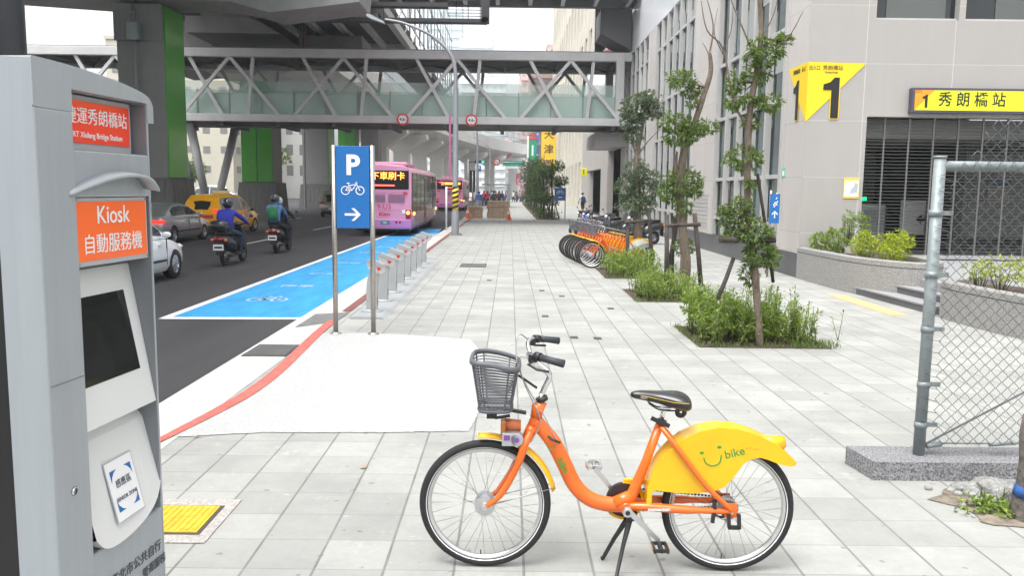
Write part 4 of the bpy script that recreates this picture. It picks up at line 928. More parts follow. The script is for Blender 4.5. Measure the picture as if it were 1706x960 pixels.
# red station name sign
ko = mat('kiosk_red_face', (.72, .05, .02), .35, coat=.3, emit=(.9, .06, .02), es=.12); ko2 = mat('kiosk_orange_face', (.83, .13, .02), .35, coat=.3, emit=(.95, .16, .03), es=.12)
s_ = MB().box(.176, .588, .055, .07, 2.008, 2.184).obj('station_sign', mat('sign_frame_grey', (.42, .44, .46), .4), kx, bevel=.003)
MB().box(.13, .567, .049, .056, 2.033, 2.166).obj('face', ko, s_)
text('lettering', '捷運秀朗橋站', .0565, white_sign, (.382, .047, 2.115), (1, 0, 0), (0, 0, 1), s_, bold=.0)
text('lettering', 'MRT Xiulang Bridge Station', .0262, white_sign, (.372, .047, 2.058), (1, 0, 0), (0, 0, 1), s_, bold=.006)
for s0, z0 in ((.585, 2.018), (.585, 2.175), (.585, 1.65), (.585, 1.85), (.19, 1.648), (.19, 1.852)):
    MB().cyl((s0-.002, .0545 if z0 > 2 else .0095, z0), (s0-.002, .052 if z0 > 2 else .006, z0), .0035, n=10).obj('screw', galv, kx)
q = MB().box(.01, .172, -.0035, -.0015, 1.298, 1.3015); q.obj('panel_seam', kpd, kx)
MB().lathe([(.014, -.006), (.014, 0), (.010, -.008)], (.09, 0, .95), (0, 1, 0), 18).obj('key_lock', chrome, kx)
# hood
hood = smooth_path([(.14, 1.884, 0), (.23, 1.918, 0), (.33, 1.942, 0), (.44, 1.948, 0), (.52, 1.935, 0), (.565, 1.90, 0)], 5)
q = MB(); secs = []
for i, p in enumerate(hood):
    k = math.sin(math.pi*min(1, (i+1)/(len(hood)*.55))/2)*.058
    secs.append([(p.x, .01, p.y), (p.x, -k, p.y-.012), (p.x, -k, p.y-.022), (p.x, .01, p.y-.012)])
q.loft(secs); q.obj('hood', kp, kx)
# kiosk sign
s_ = MB().box(.177, .592, .01, .03, 1.640, 1.858).obj('kiosk_sign', mat('sign_frame_grey', (.4, .42, .44)), kx, bevel=.003)
MB().box(.177, .577, .006, .012, 1.657, 1.845).obj('face', ko2, s_)
text('lettering', 'Kiosk', .082, white_sign, (.375, .004, 1.80), (1, 0, 0), (0, 0, 1), s_, bold=.006)
text('lettering', '自動服務機', .068, white_sign, (.375, .004, 1.705), (1, 0, 0), (0, 0, 1), s_, bold=.0)
# sloping console with the screen
def slope(s, z, off=0.):
    y = .005+(z-1.11)/(1.61-1.11)*.085; return (s, y-off, z)
q = MB(); q.add([slope(.18, 1.62), slope(.597, 1.62), slope(.597, 1.11), slope(.18, 1.11), (.18, .095, 1.62), (.597, .095, 1.62), (.597, .095, 1.09), (.18, .095, 1.09)], [(0, 1, 2, 3), (4, 5, 6, 7), (0, 1, 5, 4), (1, 2, 6, 5), (2, 3, 7, 6), (3, 0, 4, 7)])
cs = q.obj('console', kw, kx, bevel=.006)
q = MB(); q.add([slope(.2, 1.53, .002), slope(.530, 1.53, .002), slope(.536, 1.245, .002), slope(.2, 1.245, .002)], [(0, 1, 2, 3)]); q.obj('screen', mat('kiosk_screen', (.012, .012, .013), .06, coat=1., var=.5, vs_=9, spec=.8), cs)
q = MB(); q.add([slope(.218, 1.59, .002), slope(.226, 1.59, .002), slope(.226, 1.575, .002), slope(.218, 1.575, .002)], [(0, 1, 2, 3)]); q.obj('camera_hole', blackp, cs)
# sensor panel with curved lower edge
def slope2(s, z, off=0.):
    y = -.012+max(0, (z-.735))/(1.05-.735)*.075; return (s, y-off, z)
bot = smooth_path([(.181, .745, 0), (.22, .705, 0), (.28, .688, 0), (.38, .690, 0), (.48, .712, 0), (.56, .755, 0), (.603, .80, 0)], 4)
out_ = [slope2(.181, 1.05), slope2(.30, 1.05), slope2(.45, 1.05), slope2(.60, 1.05)]
fr_ = [slope2(p.x, p.y) for p in bot]
q = MB(); n = len(fr_)
top = [slope2(p.x, 1.05) for p in bot]; bk = [(p.x, .03, p.y) for p in bot]
q.add(fr_+top+bk, [(i, i+1, n+i+1, n+i) for i in range(n-1)]+[(i, i+1, 2*n+i+1, 2*n+i) for i in range(n-1)])
q.add([slope2(.181, 1.05), slope2(.60, 1.05), (.60, .095, 1.09), (.181, .095, 1.09)], [(0, 1, 2, 3)])
sp2 = q.obj('sensor_panel', kw, kx)
def card(cs_, cz_, pts, off):
    return [slope2(cs_+a, cz_+b, off) for a, b in pts]
q = MB(); q.add(card(.388, .855, [(-.084, .105), (.084, .105), (.084, -.105), (-.084, -.105)], .001), [(0, 1, 2, 3)]); cd = q.obj('sensor_card', mat('card_edge', (.45, .48, .52), .5), sp2)
q = MB(); q.add(card(.388, .855, [(-.079, .10), (.079, .10), (.079, -.10), (-.079, -.10)], .002), [(0, 1, 2, 3)]); q.obj('card_face', white_sign, cd)
q = MB()
for sx in (-1, 1):
    for sz in (-1, 1): q.add(card(.388, .855, [(sx*.062, sz*.07), (sx*.062, sz*.03), (sx*.054, sz*.048), (sx*.04, sz*.062), (sx*.022, sz*.07)], .003), [(0, 1, 2, 3, 4)])
q.obj('blue_corners', signblue, cd, recalc=False)
tl_ = Vector((0, .075, .315)).normalized()
text('lettering', '感應區', .031, mat('card_ink', (.06, .08, .12), .5), slope2(.388, .875, .004), (1, 0, 0), tl_, cd, bold=.0, extr=.0003)
text('lettering', 'SENSOR ZONE', .0185, mat('card_ink', (.06, .08, .12)), slope2(.388, .825, .004), (1, 0, 0), tl_, cd, bold=.01, extr=.0003)
kt = mat('kiosk_ink', (.08, .085, .10), .6)
text('lettering', '臺北市公共自行', .046, kt, (.42, -.0005, .560), (1, 0, 0), (0, 0, 1), kx, bold=.0)
text('lettering', '營運服務', .040, kt, (.53, -.0005, .500), (1, 0, 0), (0, 0, 1), kx, bold=.0)
po = thing('kiosk_pole', 'dark grey pole rising behind the top left of the kiosk', 'pole', (-1.665, 2.80, 0))
MB().cyl((-1.665, 2.80, 0), (-1.665, 2.80, 5.5), .062, n=28).obj('pole', mat('pole_dark_grey', (.045, .048, .055), .35, .4), po, wp=True)

# ============================================================ docking posts
dkm = mat('dock_grey_paint', (.40, .415, .42), .45, .3, var=.04, vs_=6); dkh = mat('dock_head_silver', (.56, .57, .57), .35, .4)
db = thing('dock_rail', 'long flat grey floor rail carrying the empty bicycle docks', 'dock rail', (-2.1, 12, 0))
MB().prism([(-2.32, 0), (-2.29, .035), (-1.86, .035), (-1.80, 0)], (0, 11.9, 0.001), (1, 0, 0), (0, 0, 1), (0, 1, 0), 9.9).obj('rail', dkm, db, wp=True)
def dock():
    t_ = thing('docking_post', 'empty grey bicycle docking post', 'docking post', (0, 0, 0), group='empty docking posts on the floor rail')
    # blade profile in X-Z, thin along Y
    L_ = smooth_path([(-.10, .03, 0), (-.105, .25, 0), (-.09, .5, 0), (-.04, .70, 0)], 5); R_ = smooth_path([(.13, .70, 0), (.075, .55, 0), (.055, .35, 0), (.055, .03, 0)], 5)
    MB().prism([(p.x, p.y) for p in L_+R_], (0, -.055, 0), (1, 0, 0), (0, 0, 1), (0, 1, 0), .11).obj('body', dkm, t_, bevel=.018, segs=3)
    q = MB()
    for k in range(5): q.box(.05, .062, -.04, .04, .14+k*.025, .152+k*.025)
    q.obj('vents', kpd, t_)
    MB().ell((-.03, 0, .045), .17, .075, .03, 20, 6).obj('foot', dkm, t_)
    MB().prism([(-.07, .70), (-.10, .80), (-.04, .83), (.17, .745), (.185, .66), (.12, .615), (.03, .64)], (0, -.075, 0), (1, 0, 0), (0, 0, 1), (0, 1, 0), .15).obj('head', dkh, t_, bevel=.015, segs=2)
    MB().prism([(-.11, .808), (-.045, .842), (.175, .755), (.11, .715)], (0, -.085, 0), (1, 0, 0), (0, 0, 1), (0, 1, 0), .17).obj('lid', silverp, t_, bevel=.012)
    MB().prism([(-.03, .035), (.045, .01), (-.005, -.035)], (.09, -.077, .69), (1, 0, 0), (0, 0, 1), (0, -1, 0), .004).obj('red_mark', rs, t_)
    return t_
d0 = dock()
labs = ['empty docking post nearest the blue parking sign']+['empty docking post, %s from the blue sign' % w_ for w_ in ('second', 'third', 'fourth', 'fifth', 'sixth', 'seventh')]+['furthest empty docking post, nearest the pink bus']
for i in range(8):
    y = 12.45+i*1.165
    o = d0 if i == 0 else dup(d0)
    o.location = (-2.05-.012*i, y, 0); o['label'] = labs[i]

# ============================================================ wire fence on its kerb
kt_ = thing('fence_kerb', 'speckled washed-gravel kerb block under the wire fence', 'kerb block', (3.4, 5.7, 0))
terr2 = mat('washed_gravel_grey', (.25, .25, .26), .85, var=.75, vs_=85, bump=1., bs=100, detail=2)
MB().prism([(2.44, 5.33), (2.39, 5.68), (9, 5.68), (9, 5.33)], (0, 0, 0), (1, 0, 0), (0, 1, 0), (0, 0, 1), .128).obj('block', terr2, kt_, wp=True, bevel=.012)
fn = thing('chain_link_fence', 'galvanised chain link fence with a steel end post on a gravel kerb', 'fence', (2.82, 5.50, .128))
FYY = 5.50; PX = 2.82
def rod(n_, pts, r, k=10, m_=galv): return MB().tube(pts, r, k).obj(n_, m_, fn, wp=True)
pst = rod('post', [(PX, FYY, .128), (PX+.003, FYY, 2.14)], .038, 20)
q = MB()
for z in (.34, .62, 1.0, 1.37, 1.78): q.cyl((PX, FYY, z-.02), (PX, FYY, z+.02), .043, n=20); q.box(PX+.03, PX+.11, FYY-.012, FYY+.012, z-.015, z+.015)
q.cyl((PX+.003, FYY, 2.14), (PX+.003, FYY, 2.155), .042, n=20)
q.obj('clamps', galv, pst, wp=True)
rod('top_rail', [(PX+.003, FYY, 2.09), (9, FYY, 2.09)], .033, 16)
rod('bottom_wire', [(PX+.02, FYY+.03, .20), (3.6, FYY+.03, .205), (6, FYY+.03, .21)], .006, 6)
q = MB().tube([(PX+.02, FYY, .19), (6.0, FYY, 2.0)], .007, 6); q.cyl((3.3, FYY, .20), (3.46, FYY, .215), .013, n=8); q.cyl((PX+.05, FYY, .19), (PX+.15, FYY, .205), .02, n=8); q.obj('brace_rod', galv, fn, wp=True)
rod('far_post', [(7.5, FYY, .128), (7.5, FYY, 2.14)], .038, 12)
q = MB(); pw = .0405; x = PX+.06; i = 0; r_ = .0031
while x < 7.4:
    z = .215; pts = []; k = 0; top = 2.42 if x > PX+.30 else 2.02+(x-PX)*1.2
    if x < PX+.30: top = 2.02+int((x-PX)/.08)*.1
    while z < top:
        pts.append((x+(pw if (k+i) % 2 else 0.), FYY-.045+(.006 if (k+i) % 2 else -.002), z)); z += .0395; k += 1
    q.tube(pts, r_, 4); x += pw; i += 1
q.obj('mesh', mat('galvanised_wire', (.15, .16, .17), .38, .45), fn, wp=True)
q = MB(); z = .35
while z < 2.0:
    q.tube([(PX+.075, FYY-.045, z), (PX+.02, FYY-.05, z+.01), (PX-.03, FYY-.045, z+.03), (PX+.02, FYY-.05, z+.045)], .0022, 5); z += .082
q.obj('tie_wire', mat('galvanised_wire', (.3, .32, .33)), fn, wp=True)
# rough ground corner
dirt = mat('bare_dirt', (.19, .16, .125), .95, var=.5, vs_=9, bump=1., bs=25, detail=8)
q = MB(); random.seed(5); N_ = 48; vv = [(3.35, 4.9, .02)]
for i in range(N_):
    a = 2*math.pi*i/N_; r2 = 1+.10*math.sin(3*a+1)+.07*math.sin(7*a)+.04*math.sin(13*a+2)+random.uniform(-.015, .015); vv.append((3.35+.68*r2*math.cos(a), 4.88+.38*r2*math.sin(a), .006))
q.add(vv, [(0, i+1, (i+1) % N_+1) for i in range(N_)], sm=True); tag(q.obj('dirt_patch', dirt), kind='structure')
def rock(x, y, rx, ry, rz_, label, seed):
    bm = bmesh.new(); bmesh.ops.create_icosphere(bm, subdivisions=4, radius=1)
    from mathutils import noise as mn
    for v in bm.verts:
        n_ = mn.noise(v.co*1.6+Vector((seed, 0, 0)))*.35+mn.noise(v.co*5+Vector((seed, 3, 0)))*.12; v.co = v.co*(1+n_); v.co = Vector((v.co.x*rx, v.co.y*ry, max(v.co.z, -.3)*rz_))
    me = bpy.data.meshes.new('rock'); bm.to_mesh(me); bm.free(); me.materials.append(mat('pale_rubble', (.27, .27, .26), .95, var=.5, vs_=22, bump=1., bs=40, detail=8))
    for p in me.polygons: p.use_smooth = True
    o = bpy.data.objects.new('rock', me); C.objects.link(o); o.location = (x, y, rz_*.22); tag(o, label, 'rock'); return o
for i in range(26):
    r_s = random.uniform(.008, .03); rx_ = 3.2+random.uniform(-.5, .35); ry_ = 4.9+random.uniform(-.28, .3)
    tag(MB().ell((rx_, ry_, r_s*.5), r_s, r_s*.8, r_s*.7, 7, 5).obj('pebble', mat('pale_pebble', (.33, .32, .29), .9, var=.3, vs_=30)), 'small pale stone lying in the bare dirt', 'stone', 'small stones in the bare dirt')
rock(3.13, 5.05, .20, .14, .10, 'grey lump of rubble beside the dirty fence kerb', 2.)
rock(2.95, 5.16, .09, .06, .04, 'small flat tan stone left of the rubble lump', 5.)
stp = thing('weathered_post', 'weathered concrete post with a blue paint mark at the right edge', 'post', (3.05, 4.72, 0))
bm_ = MB().lathe([(.14, 0), (.125, .08), (.105, .2), (.10, .35), (.11, .5), (.10, .62), (.0, .62)], (3.12, 4.70, 0), n=14)
bm_.obj('post', mat('weathered_bark', (.13, .115, .10), .95, var=.6, vs_=12, bump=1., bs=20, detail=8), stp, wp=True)
MB().cyl((3.12, 4.70, .14), (3.12, 4.70, .20), .122, .112, n=14).obj('paint_mark', mat('blue_mark', (.03, .10, .32), .7, var=.4, vs_=20), stp, wp=True)

# ============================================================ the orange and yellow bicycle
bo = mat('bike_orange_paint', (.76, .135, .008), .34, coat=.45, var=.09, vs_=9, detail=8); by = mat('bike_yellow_plastic', (.80, .44, .002), .34, coat=.3, var=.07, vs_=7, detail=8)
rimm = mat('rim_aluminium', (.62, .62, .62), .3, .85); spokem = mat('spoke_steel', (.42, .42, .42), .3, .9); bsk = mat('basket_grey_plastic', (.105, .11, .125), .5)
reflm = mat('reflex_stripe', (.7, .71, .72), .3); black_gloss = mat('saddle_black', (.012, .012, .013), .32, coat=.3); greenink = mat('green_ink', (.03, .28, .04), .5)
def wheel(par, x, detail=True, rr=.33):
    wh = MB().torus((x, 0, rr), (0, 1, 0), rr-.022, .0225, 64 if detail else 28, 10 if detail else 6).obj('wheel', rubber, par)
    q = MB().lathe([(rr-.043, -.014), (rr-.052, -.012), (rr-.060, -.006), (rr-.060, .006), (rr-.052, .012), (rr-.043, .014), (rr-.043, -.014)], (x, 0, rr), (0, 1, 0), 64 if detail else 28); q.obj('rim', rimm, wh)
    q = MB(); n = 32 if detail else 14; rs_ = .0011 if detail else .0022
    for i in range(n):
        s = 1 if i % 2 else -1; a = 2*math.pi*i/n; b_ = a+(.75 if (i//2) % 2 else -.75)
        q.cyl((x+.028*math.cos(b_), s*.03, rr+.028*math.sin(b_)), (x+(rr-.058)*math.cos(a), 0, rr+(rr-.058)*math.sin(a)), rs_, n=4)
    q.obj('spokes', spokem, wh)
    if detail:
        q = MB().lathe([(rr-.0115, -.0195), (rr-.0165, -.0222)], (x, 0, rr), (0, 1, 0), 64).lathe([(rr-.0115, .0195), (rr-.0165, .0222)], (x, 0, rr), (0, 1, 0), 64)
        q.s = [True]*len(q.s)
        q = MB().lathe([(rr-.034, -.0195), (rr-.0385, -.0165)], (x, 0, rr), (0, 1, 0), 64); q.obj('reflective_line', reflm, wh, recalc=False)
        MB().cyl((x-.02, 0, .052), (x-.02, 0, .085), .003, n=6).obj('valve', blackp, wh)
    return wh
def offset_in(poly, d):
    out = []; n = len(poly); A = sum(poly[i][0]*poly[(i+1) % n][1]-poly[(i+1) % n][0]*poly[i][1] for i in range(n)); sg = 1 if A > 0 else -1
    for i in range(n):
        p0 = Vector((*poly[i-1], 0)); p1 = Vector((*poly[i], 0)); p2 = Vector((*poly[(i+1) % n], 0)); a = (p1-p0).normalized(); b_ = (p2-p1).normalized()
        na = Vector((-a.y, a.x, 0))*sg; nb = Vector((-b_.y, b_.x, 0))*sg; m_ = (na+nb); m_ = m_/max(.6, m_.dot(na)) if m_.length > .01 else na; q_ = p1+m_*d; out.append((q_.x, q_.y))
    return out
guard_top = [(.800, .36), (.803, .45), (.826, .531), (.866, .597), (.915, .653), (.974, .702), (1.05, .738), (1.14, .757), (1.235, .752), (1.309, .732), (1.373, .703), (1.44, .668), (1.50, .618), (1.528, .585)]
guard_bot = [(1.518, .572), (1.50, .567), (1.442, .578), (1.385, .601), (1.346, .610), (1.304, .602), (1.268, .577), (1.244, .539), (1.215, .497), (1.185, .462), (1.150, .442), (1.095, .428), (1.02, .422), (.942, .424), (.87, .432), (.838, .436), (.826, .425), (.824, .365)]
def bicycle(detail=True):
    t_ = thing('bicycle', 'orange and yellow rental bicycle standing alone on its kickstand in the foreground', 'bicycle', (-.108, 4.01, 0), math.atan2(-.02, 1.21))
    N_ = 14 if detail else 8
    wheel(t_, .0, detail); wheel(t_, 1.215, detail)
    # hubs
    h = MB().lathe([(.010, -.062), (.022, -.058), (.022, -.044), (.050, -.040), (.052, -.022), (.036, -.018), (.036, .018), (.052, .022), (.050, .04), (.02, .05), (.012, .055)], (0, 0, .33), (0, 1, 0), 32, sm=False); h.cyl((0, -.07, .33), (0, .07, .33), .008, n=8).cyl((0, -.072, .33), (0, -.062, .33), .014, n=10); h.obj('front_hub', alu, t_)
    h = MB().lathe([(.012, -.075), (.03, -.07), (.034, -.045), (.048, -.03), (.042, 0), (.048, .03), (.03, .05), (.012, .07)], (1.215, 0, .335), (0, 1, 0), 24); h.cyl((1.215, -.085, .335), (1.215, .08, .335), .009, n=8); h.obj('rear_hub', alu, t_)
    if detail:
        q = MB()
        for a, b_ in (((1.135, -.072, .335), (1.13, -.072, .395)), ((1.13, -.075, .335), (1.125, -.075, .28)), ((1.20, -.085, .26), (1.255, -.085, .26)), ((1.205, -.085, .26), (1.20, -.085, .33)), ((1.255, -.085, .255), (1.25, -.085, .33))): q.bar(a, b_, .02, .016)
        q.torus((1.18, -.03, .335), (0, 1, 0), .045, .006, 20, 5, a0=0, a1=math.pi); q.obj('brake_bracket', blackp, t_)
        MB().lathe([(.052, -.052), (.056, -.045), (.056, -.03)], (1.20, 0, .335), (0, 1, 0), 24).obj('brake_drum', alu, t_)
    # frame
    fr = smooth_path([(.272, 0, .842), (.250, 0, .775), (.262, 0, .745), (.334, 0, .655), (.392, 0, .545), (.447, 0, .435), (.52, 0, .365), (.61, 0, .337), (.706, 0, .335)], 5)
    n = len(fr); q = MB().tube(fr[7:], [.033+.006*min(1, i/8) for i in range(n-7)], N_, flat=.8)
    q.tube([(.277, 0, .858), (.216, 0, .69)], [.026, .026], N_); q.cyl((.258, 0, .845), (.25, 0, .78), .030, n=N_)
    q.tube([(.866, 0, .765), (.80, 0, .56), (.735, 0, .385), (.706, 0, .325)], [.021, .023, .029, .034], N_)
    q.tube([(.735, 0, .385), (.65, 0, .34)], [.03, .034], N_)
    q.cyl((.706, -.045, .325), (.706, .045, .325), .030, n=N_)
    for s in (-1, 1):
        q.tube(smooth_path([(.866, s*.018, .745), (.925, s*.076, .675), (1.08, s*.088, .475), (1.175, s*.084, .385), (1.215, s*.078, .345)], 4), .0125, N_)
        q.tube(smooth_path([(.72, s*.03, .335), (.80, s*.05, .345), (1.0, s*.068, .340), (1.17, s*.07, .338), (1.215, s*.07, .335)], 4), [.021]*9+[.016]*8, N_)
        q.cbox((1.213, s*.07, .342), (.06, .01, .07))
    q.tube([(.80, 0, .60), (.84, 0, .67)], .012, 8)
    f = q.obj('frame', bo, t_)
    if detail:
        d = Vector((.392-.334, 0, .545-.655)).normalized()
        text('lettering', 'bike', .048, greenink, (.385, -.0385, .545), (.49, 0, -.87), (.87, 0, .49), f, bold=.015, extr=.0003)
        q = MB(); q.tube(smooth_path([(.305, -.0375, .66), (.313, -.039, .632), (.333, -.040, .628), (.347, -.038, .648)], 5), .0025, 5); q.ell((.318, -.034, .692), .006, .004, .006); q.ell((.356, -.034, .668), .006, .004, .006); q.obj('smile_mark', greenink, f)
        text('lettering', 'momentum', .024, white_sign, (.86, -.0845, .345), (1, .05, 0), (0, 0, 1), f, bold=.03, extr=.0003)
        MB().cyl((.280, 0, .862), (.273, 0, .882), .030, n=20).obj('headset', blackp, t_)
    # fork
    q = MB().cyl((.235, 0, .735), (.205, 0, .665), .030, n=N_)
    for s in (-1, 1): q.tube(smooth_path([(.225, s*.02, .71), (.195, s*.055, .655), (.165, s*.058, .56), (.115, s*.058, .455), (.06, s*.058, .375), (.0, s*.06, .332)], 4), [.020]*8+[.016]*8+[.012]*5, N_)
    q.obj('fork', bo, t_)
    # handlebar
    q = MB().tube(smooth_path([(.270, 0, .87), (.285, 0, .92), (.312, 0, .985), (.285, 0, 1.025), (.238, 0, 1.055)], 4), [.0145]*10+[.017]*7, 12)
    q.cyl((.262, 0, .884), (.278, 0, .884), .022); q.cyl((.236, -.025, 1.055), (.236, .025, 1.055), .022, n=14)
    for s in (-1, 1): q.tube(smooth_path([(.236, 0, 1.055), (.225, s*.05, 1.065), (.205, s*.13, 1.12), (.225, s*.20, 1.135), (.275, s*.255, 1.128), (.365, s*.29, 1.112)], 5), .0115, 12)
    hb = q.obj('handlebar', chrome, t_)
    for s in (-1, 1):
        g_ = MB().tube([(.262, s*.245, 1.130), (.31, s*.272, 1.122), (.368, s*.292, 1.112)], [.0175, .0165, .019], 14).obj('grip', mat('grip_grey_rubber', (.035, .04, .045), .6), hb)
        if detail:
            q = MB().cyl((.238, s*.222, 1.133), (.262, s*.243, 1.130), .021, n=14); q.tube([(.235, s*.235, 1.115), (.205, s*.26, 1.10), (.245, s*.30, 1.085), (.30, s*.32, 1.08)], .006, 8); q.cbox((.225, s*.21, 1.12), (.04, .03, .035)); q.obj('brake_lever', blackp, hb)
            MB().tube(smooth_path([(.205, s*.20, 1.12), (.16, s*.14, 1.10), (.185, s*.09, .98), (.235, s*.05, .86), (.27, s*.035, .76), (.22, s*.045, .66)] if s < 0 else [(.21, .2, 1.13), (.155, .12, 1.17), (.15, .05, 1.05), (.20, .03, .93), (.285, -.03, .80), (.36, -.035, .66)], 6), .003, 6).obj('cable', mat('grey_cable', (.3, .3, .3), .5), t_)
    # basket
    def ring_pts(z, f_, b_, hw, n=28):
        out = []
        for i in range(n):
            a = 2*math.pi*i/n; c_, s_ = math.cos(a), math.sin(a); e_ = .45
            out.append(((f_+b_)/2+(b_-f_)/2*math.copysign(abs(c_)**e_, c_), hw*math.copysign(abs(s_)**e_, s_), z))
        return out
    q = MB(); K = 17 if detail else 5; levels = []
    for k in range(K+1):
        u_ = k/K; f_ = -.032-.038*u_; b_ = .128+.035*u_; hw = .115+.052*u_; r = ring_pts(.832+u_*.25, f_, b_, hw, 40 if detail else 16)
        r = [(x, y, z-.035*u_*u_*max(0, (x-.02)/.14)) for x, y, z in r]; levels.append(r)
        q.tube(r+[r[0]], .0036 if detail else .004, 4, sm=False)
    for i in range(0, len(levels[0]), 4 if detail else 2): q.bar(levels[0][i], levels[-1][i], .007, .004)
    q.tube(levels[0], .009, 6, closed=True)
    if detail:
        for k in range(9): q.bar((-.03+k*.02, -.11, .832), (-.03+k*.02, .11, .832), .004, .004)
        for k in range(7): q.bar((-.03, -.1+k*.033, .832), (.13, -.1+k*.033, .832), .004, .004)
    bk_ = q.obj('basket', bsk, t_)
    q = MB(); q.tube([(x, y, z-.004) for x, y, z in levels[-1]], .010, 8, closed=True, flat=1.4); q.obj('rim', bsk, bk_)
    if detail:
        q = MB().bar((.05, 0, .825), (.20, 0, .80), .03, .012).bar((.16, -.05, 1.0), (.25, -.01, .93), .008, .012).cbox((.03, 0, .80), (.05, .06, .05)).tube([(.02, -.03, .81), (.05, -.03, .78), (.12, -.02, .79)], .008, 6); q.obj('basket_bracket', blackp, t_)
        lamp_ = MB().box(.082, .155, -.075, -.02, .65, .715).cyl((.155, -.075, .682), (.155, -.02, .682), .033, n=24); l_ = lamp_.obj('front_lamp', silverp, t_, bevel=.004)
        MB().cyl((.155, -.078, .682), (.155, -.073, .682), .013, n=16).box(.092, .122, -.078, -.074, .68, .705).obj('lock_core', mat('purple_label', (.22, .06, .32), .5), l_)
        MB().box(.075, .10, -.05, .04, .70, .765).obj('reflector', mat('amber_reflector', (.50, .17, .03), .3), t_, bevel=.006); MB().cyl((.10, 0, .735), (.175, 0, .735), .035, .028, n=16).obj('lamp_mount', mat('worn_orange', (.55, .16, .06), .5), t_)
    # front mudguard (arc over the tyre)
    def arcguard(x, z, r, hw, a0, a1, n=20):
        secs = []
        for i in range(n+1):
            a = R(a0+(a1-a0)*i/n); secs.append([(x+(r-.018*abs(k)**2)*math.cos(a), hw*k, z+(r-.018*abs(k)**2)*math.sin(a)) for k in (-1, -.6, 0, .6, 1)]+[(x+(r-.018*abs(k)**2-.004)*math.cos(a), hw*k, z+(r-.018*abs(k)**2-.004)*math.sin(a)) for k in (1, .6, 0, -.6, -1)])
        return MB().loft(secs)
    arcguard(.0, .335, .362, .032, 96, 12).obj('front_mudguard', by, t_)
    q = MB()
    for s in (-1, 1): q.tube([(0, s*.062, .335), (.35, s*.034, .43)], .0025, 5)
    q.obj('mudguard_stay', spokem, t_)
    # rear guard: two bulged skins and the band between them
    gp = guard_top+guard_bot; nt_ = len(guard_top)
    q = MB(); q.add([(a, -.042, b_) for a, b_ in gp[:nt_]]+[(a, .042, b_) for a, b_ in gp[:nt_]], [(i, i+1, nt_+i+1, nt_+i) for i in range(nt_-1)], sm=True)
    # knee in front of the wheel
    rg = q.obj('rear_guard', by, t_)
    for s in (-1, 1): MB().prism(gp, (0, s*.052-.012, 0), (1, 0, 0), (0, 0, 1), (0, 1, 0), .024).obj('side_skin', by, rg, bevel=.011 if detail else 0, segs=4)
    MB().tube([(1.36, 0, .672), (1.478, 0, .668)], [.034, .034], 24).obj('tail_tube', by, rg)
    MB().cyl((1.478, 0, .668), (1.482, 0, .668), .028, n=20).obj('tail_lamp', rs, rg)
    if detail:
        y_ = -.0648
        q = MB().tube(smooth_path([(1.072, y_, .606), (1.083, y_, .580), (1.115, y_, .566), (1.150, y_, .582), (1.158, y_, .622)], 5), .0035, 5)
        for cx, cz in ((1.062, .630), (1.146, .660)): q.ell((cx, y_, cz), .011, .001, .008)
        q.obj('smile_mark', greenink, rg)
        text('lettering', 'bike', .060, greenink, (1.222, y_-.0005, .632), (.96, 0, .26), (-.26, 0, .96), rg, bold=.012, extr=.0003)
        q = MB().tube([(1.275, y_, .655), (1.30, y_, .665), (1.32, y_, .652), (1.34, y_, .655)], .0016, 4); q.obj('faded_scribble', mat('faded_ink', (.55, .30, .04), .5), rg)
    # saddle
    secs = []
    for x, zt, zb, hw in ((.712, .912, .888, .012), (.735, .922, .878, .026), (.79, .925, .868, .034), (.85, .921, .856, .045), (.905, .923, .838, .075), (.955, .921, .825, .10), (.99, .908, .820, .098), (1.012, .885, .830, .065)):
        secs.append([(x, hw*math.cos(a), (zt+zb)/2+(zt-zb)/2*math.sin(a)*(1 if math.sin(a) > 0 else .9)) for a in [2*math.pi*i/14 for i in range(14)]])
    sd = MB().loft(secs).obj('saddle', black_gloss, t_)
    if detail:
        md = sd.modifiers.new('s', 'SUBSURF'); md.levels = 1; md.render_levels = 2
        q = MB().tube(smooth_path([(.76, -.0335, .905), (.84, -.046, .892), (.92, -.088, .885), (.985, -.099, .885)], 5), 0.0010, 5); q.obj('yellow_seam', yellow, sd)
        text('lettering', 'VELO', .014, mat('logo_grey', (.4, .4, .4), .5), (.775, -.0362, .894), (1, -.1, 0), (0, 0, 1), sd, bold=.02, extr=.0003)
        q = MB()
        for s in (-1, 1): q.tube(smooth_path([(.80, s*.02, .865), (.85, s*.025, .835), (.92, s*.03, .83), (.97, s*.04, .84)], 4), .004, 6)
        q.torus((.965, 0, .815), (0, 1, 0), .018, .012, 16, 6); q.obj('saddle_rails', blackp, sd)
    q = MB().cyl((.866, 0, .765), (.885, 0, .835), .0125, n=14).cbox((.885, 0, .832), (.05, .045, .018)).cyl((.883, -.03, .822), (.883, .03, .822), .008); q.obj('seat_post', chrome, t_)
    q = MB().bar((.815, -.03, .792), (.905, -.03, .752), .012, .020).cyl((.868, 0, .755), (.872, 0, .775), .026, n=16); q.cyl((.862, -.034, .768), (.862, .03, .768), .009); q.obj('seat_clamp', blackp, t_)
    # chain case, cranks, pedals
    y_ = .045
    q = MB().lathe([(.0, -.012), (.088, -.012), (.09, 0), (.088, .012), (0, .012)], (.700, y_, .345), (0, 1, 0), 40, sm=False); q.obj('chainring_disc', blackp, t_)
    q = MB().torus((.700, y_-.002, .345), (0, 1, 0), .094, .012, 24, 6, a0=-.2, a1=math.pi*1.0, flat=1.3); q.prism([(.69, .425), (.70, .452), (.83, .452), (.83, .43)], (0, y_-.01, 0), (1, 0, 0), (0, 0, 1), (0, 1, 0), .025); q.obj('chain_cover', by, t_)
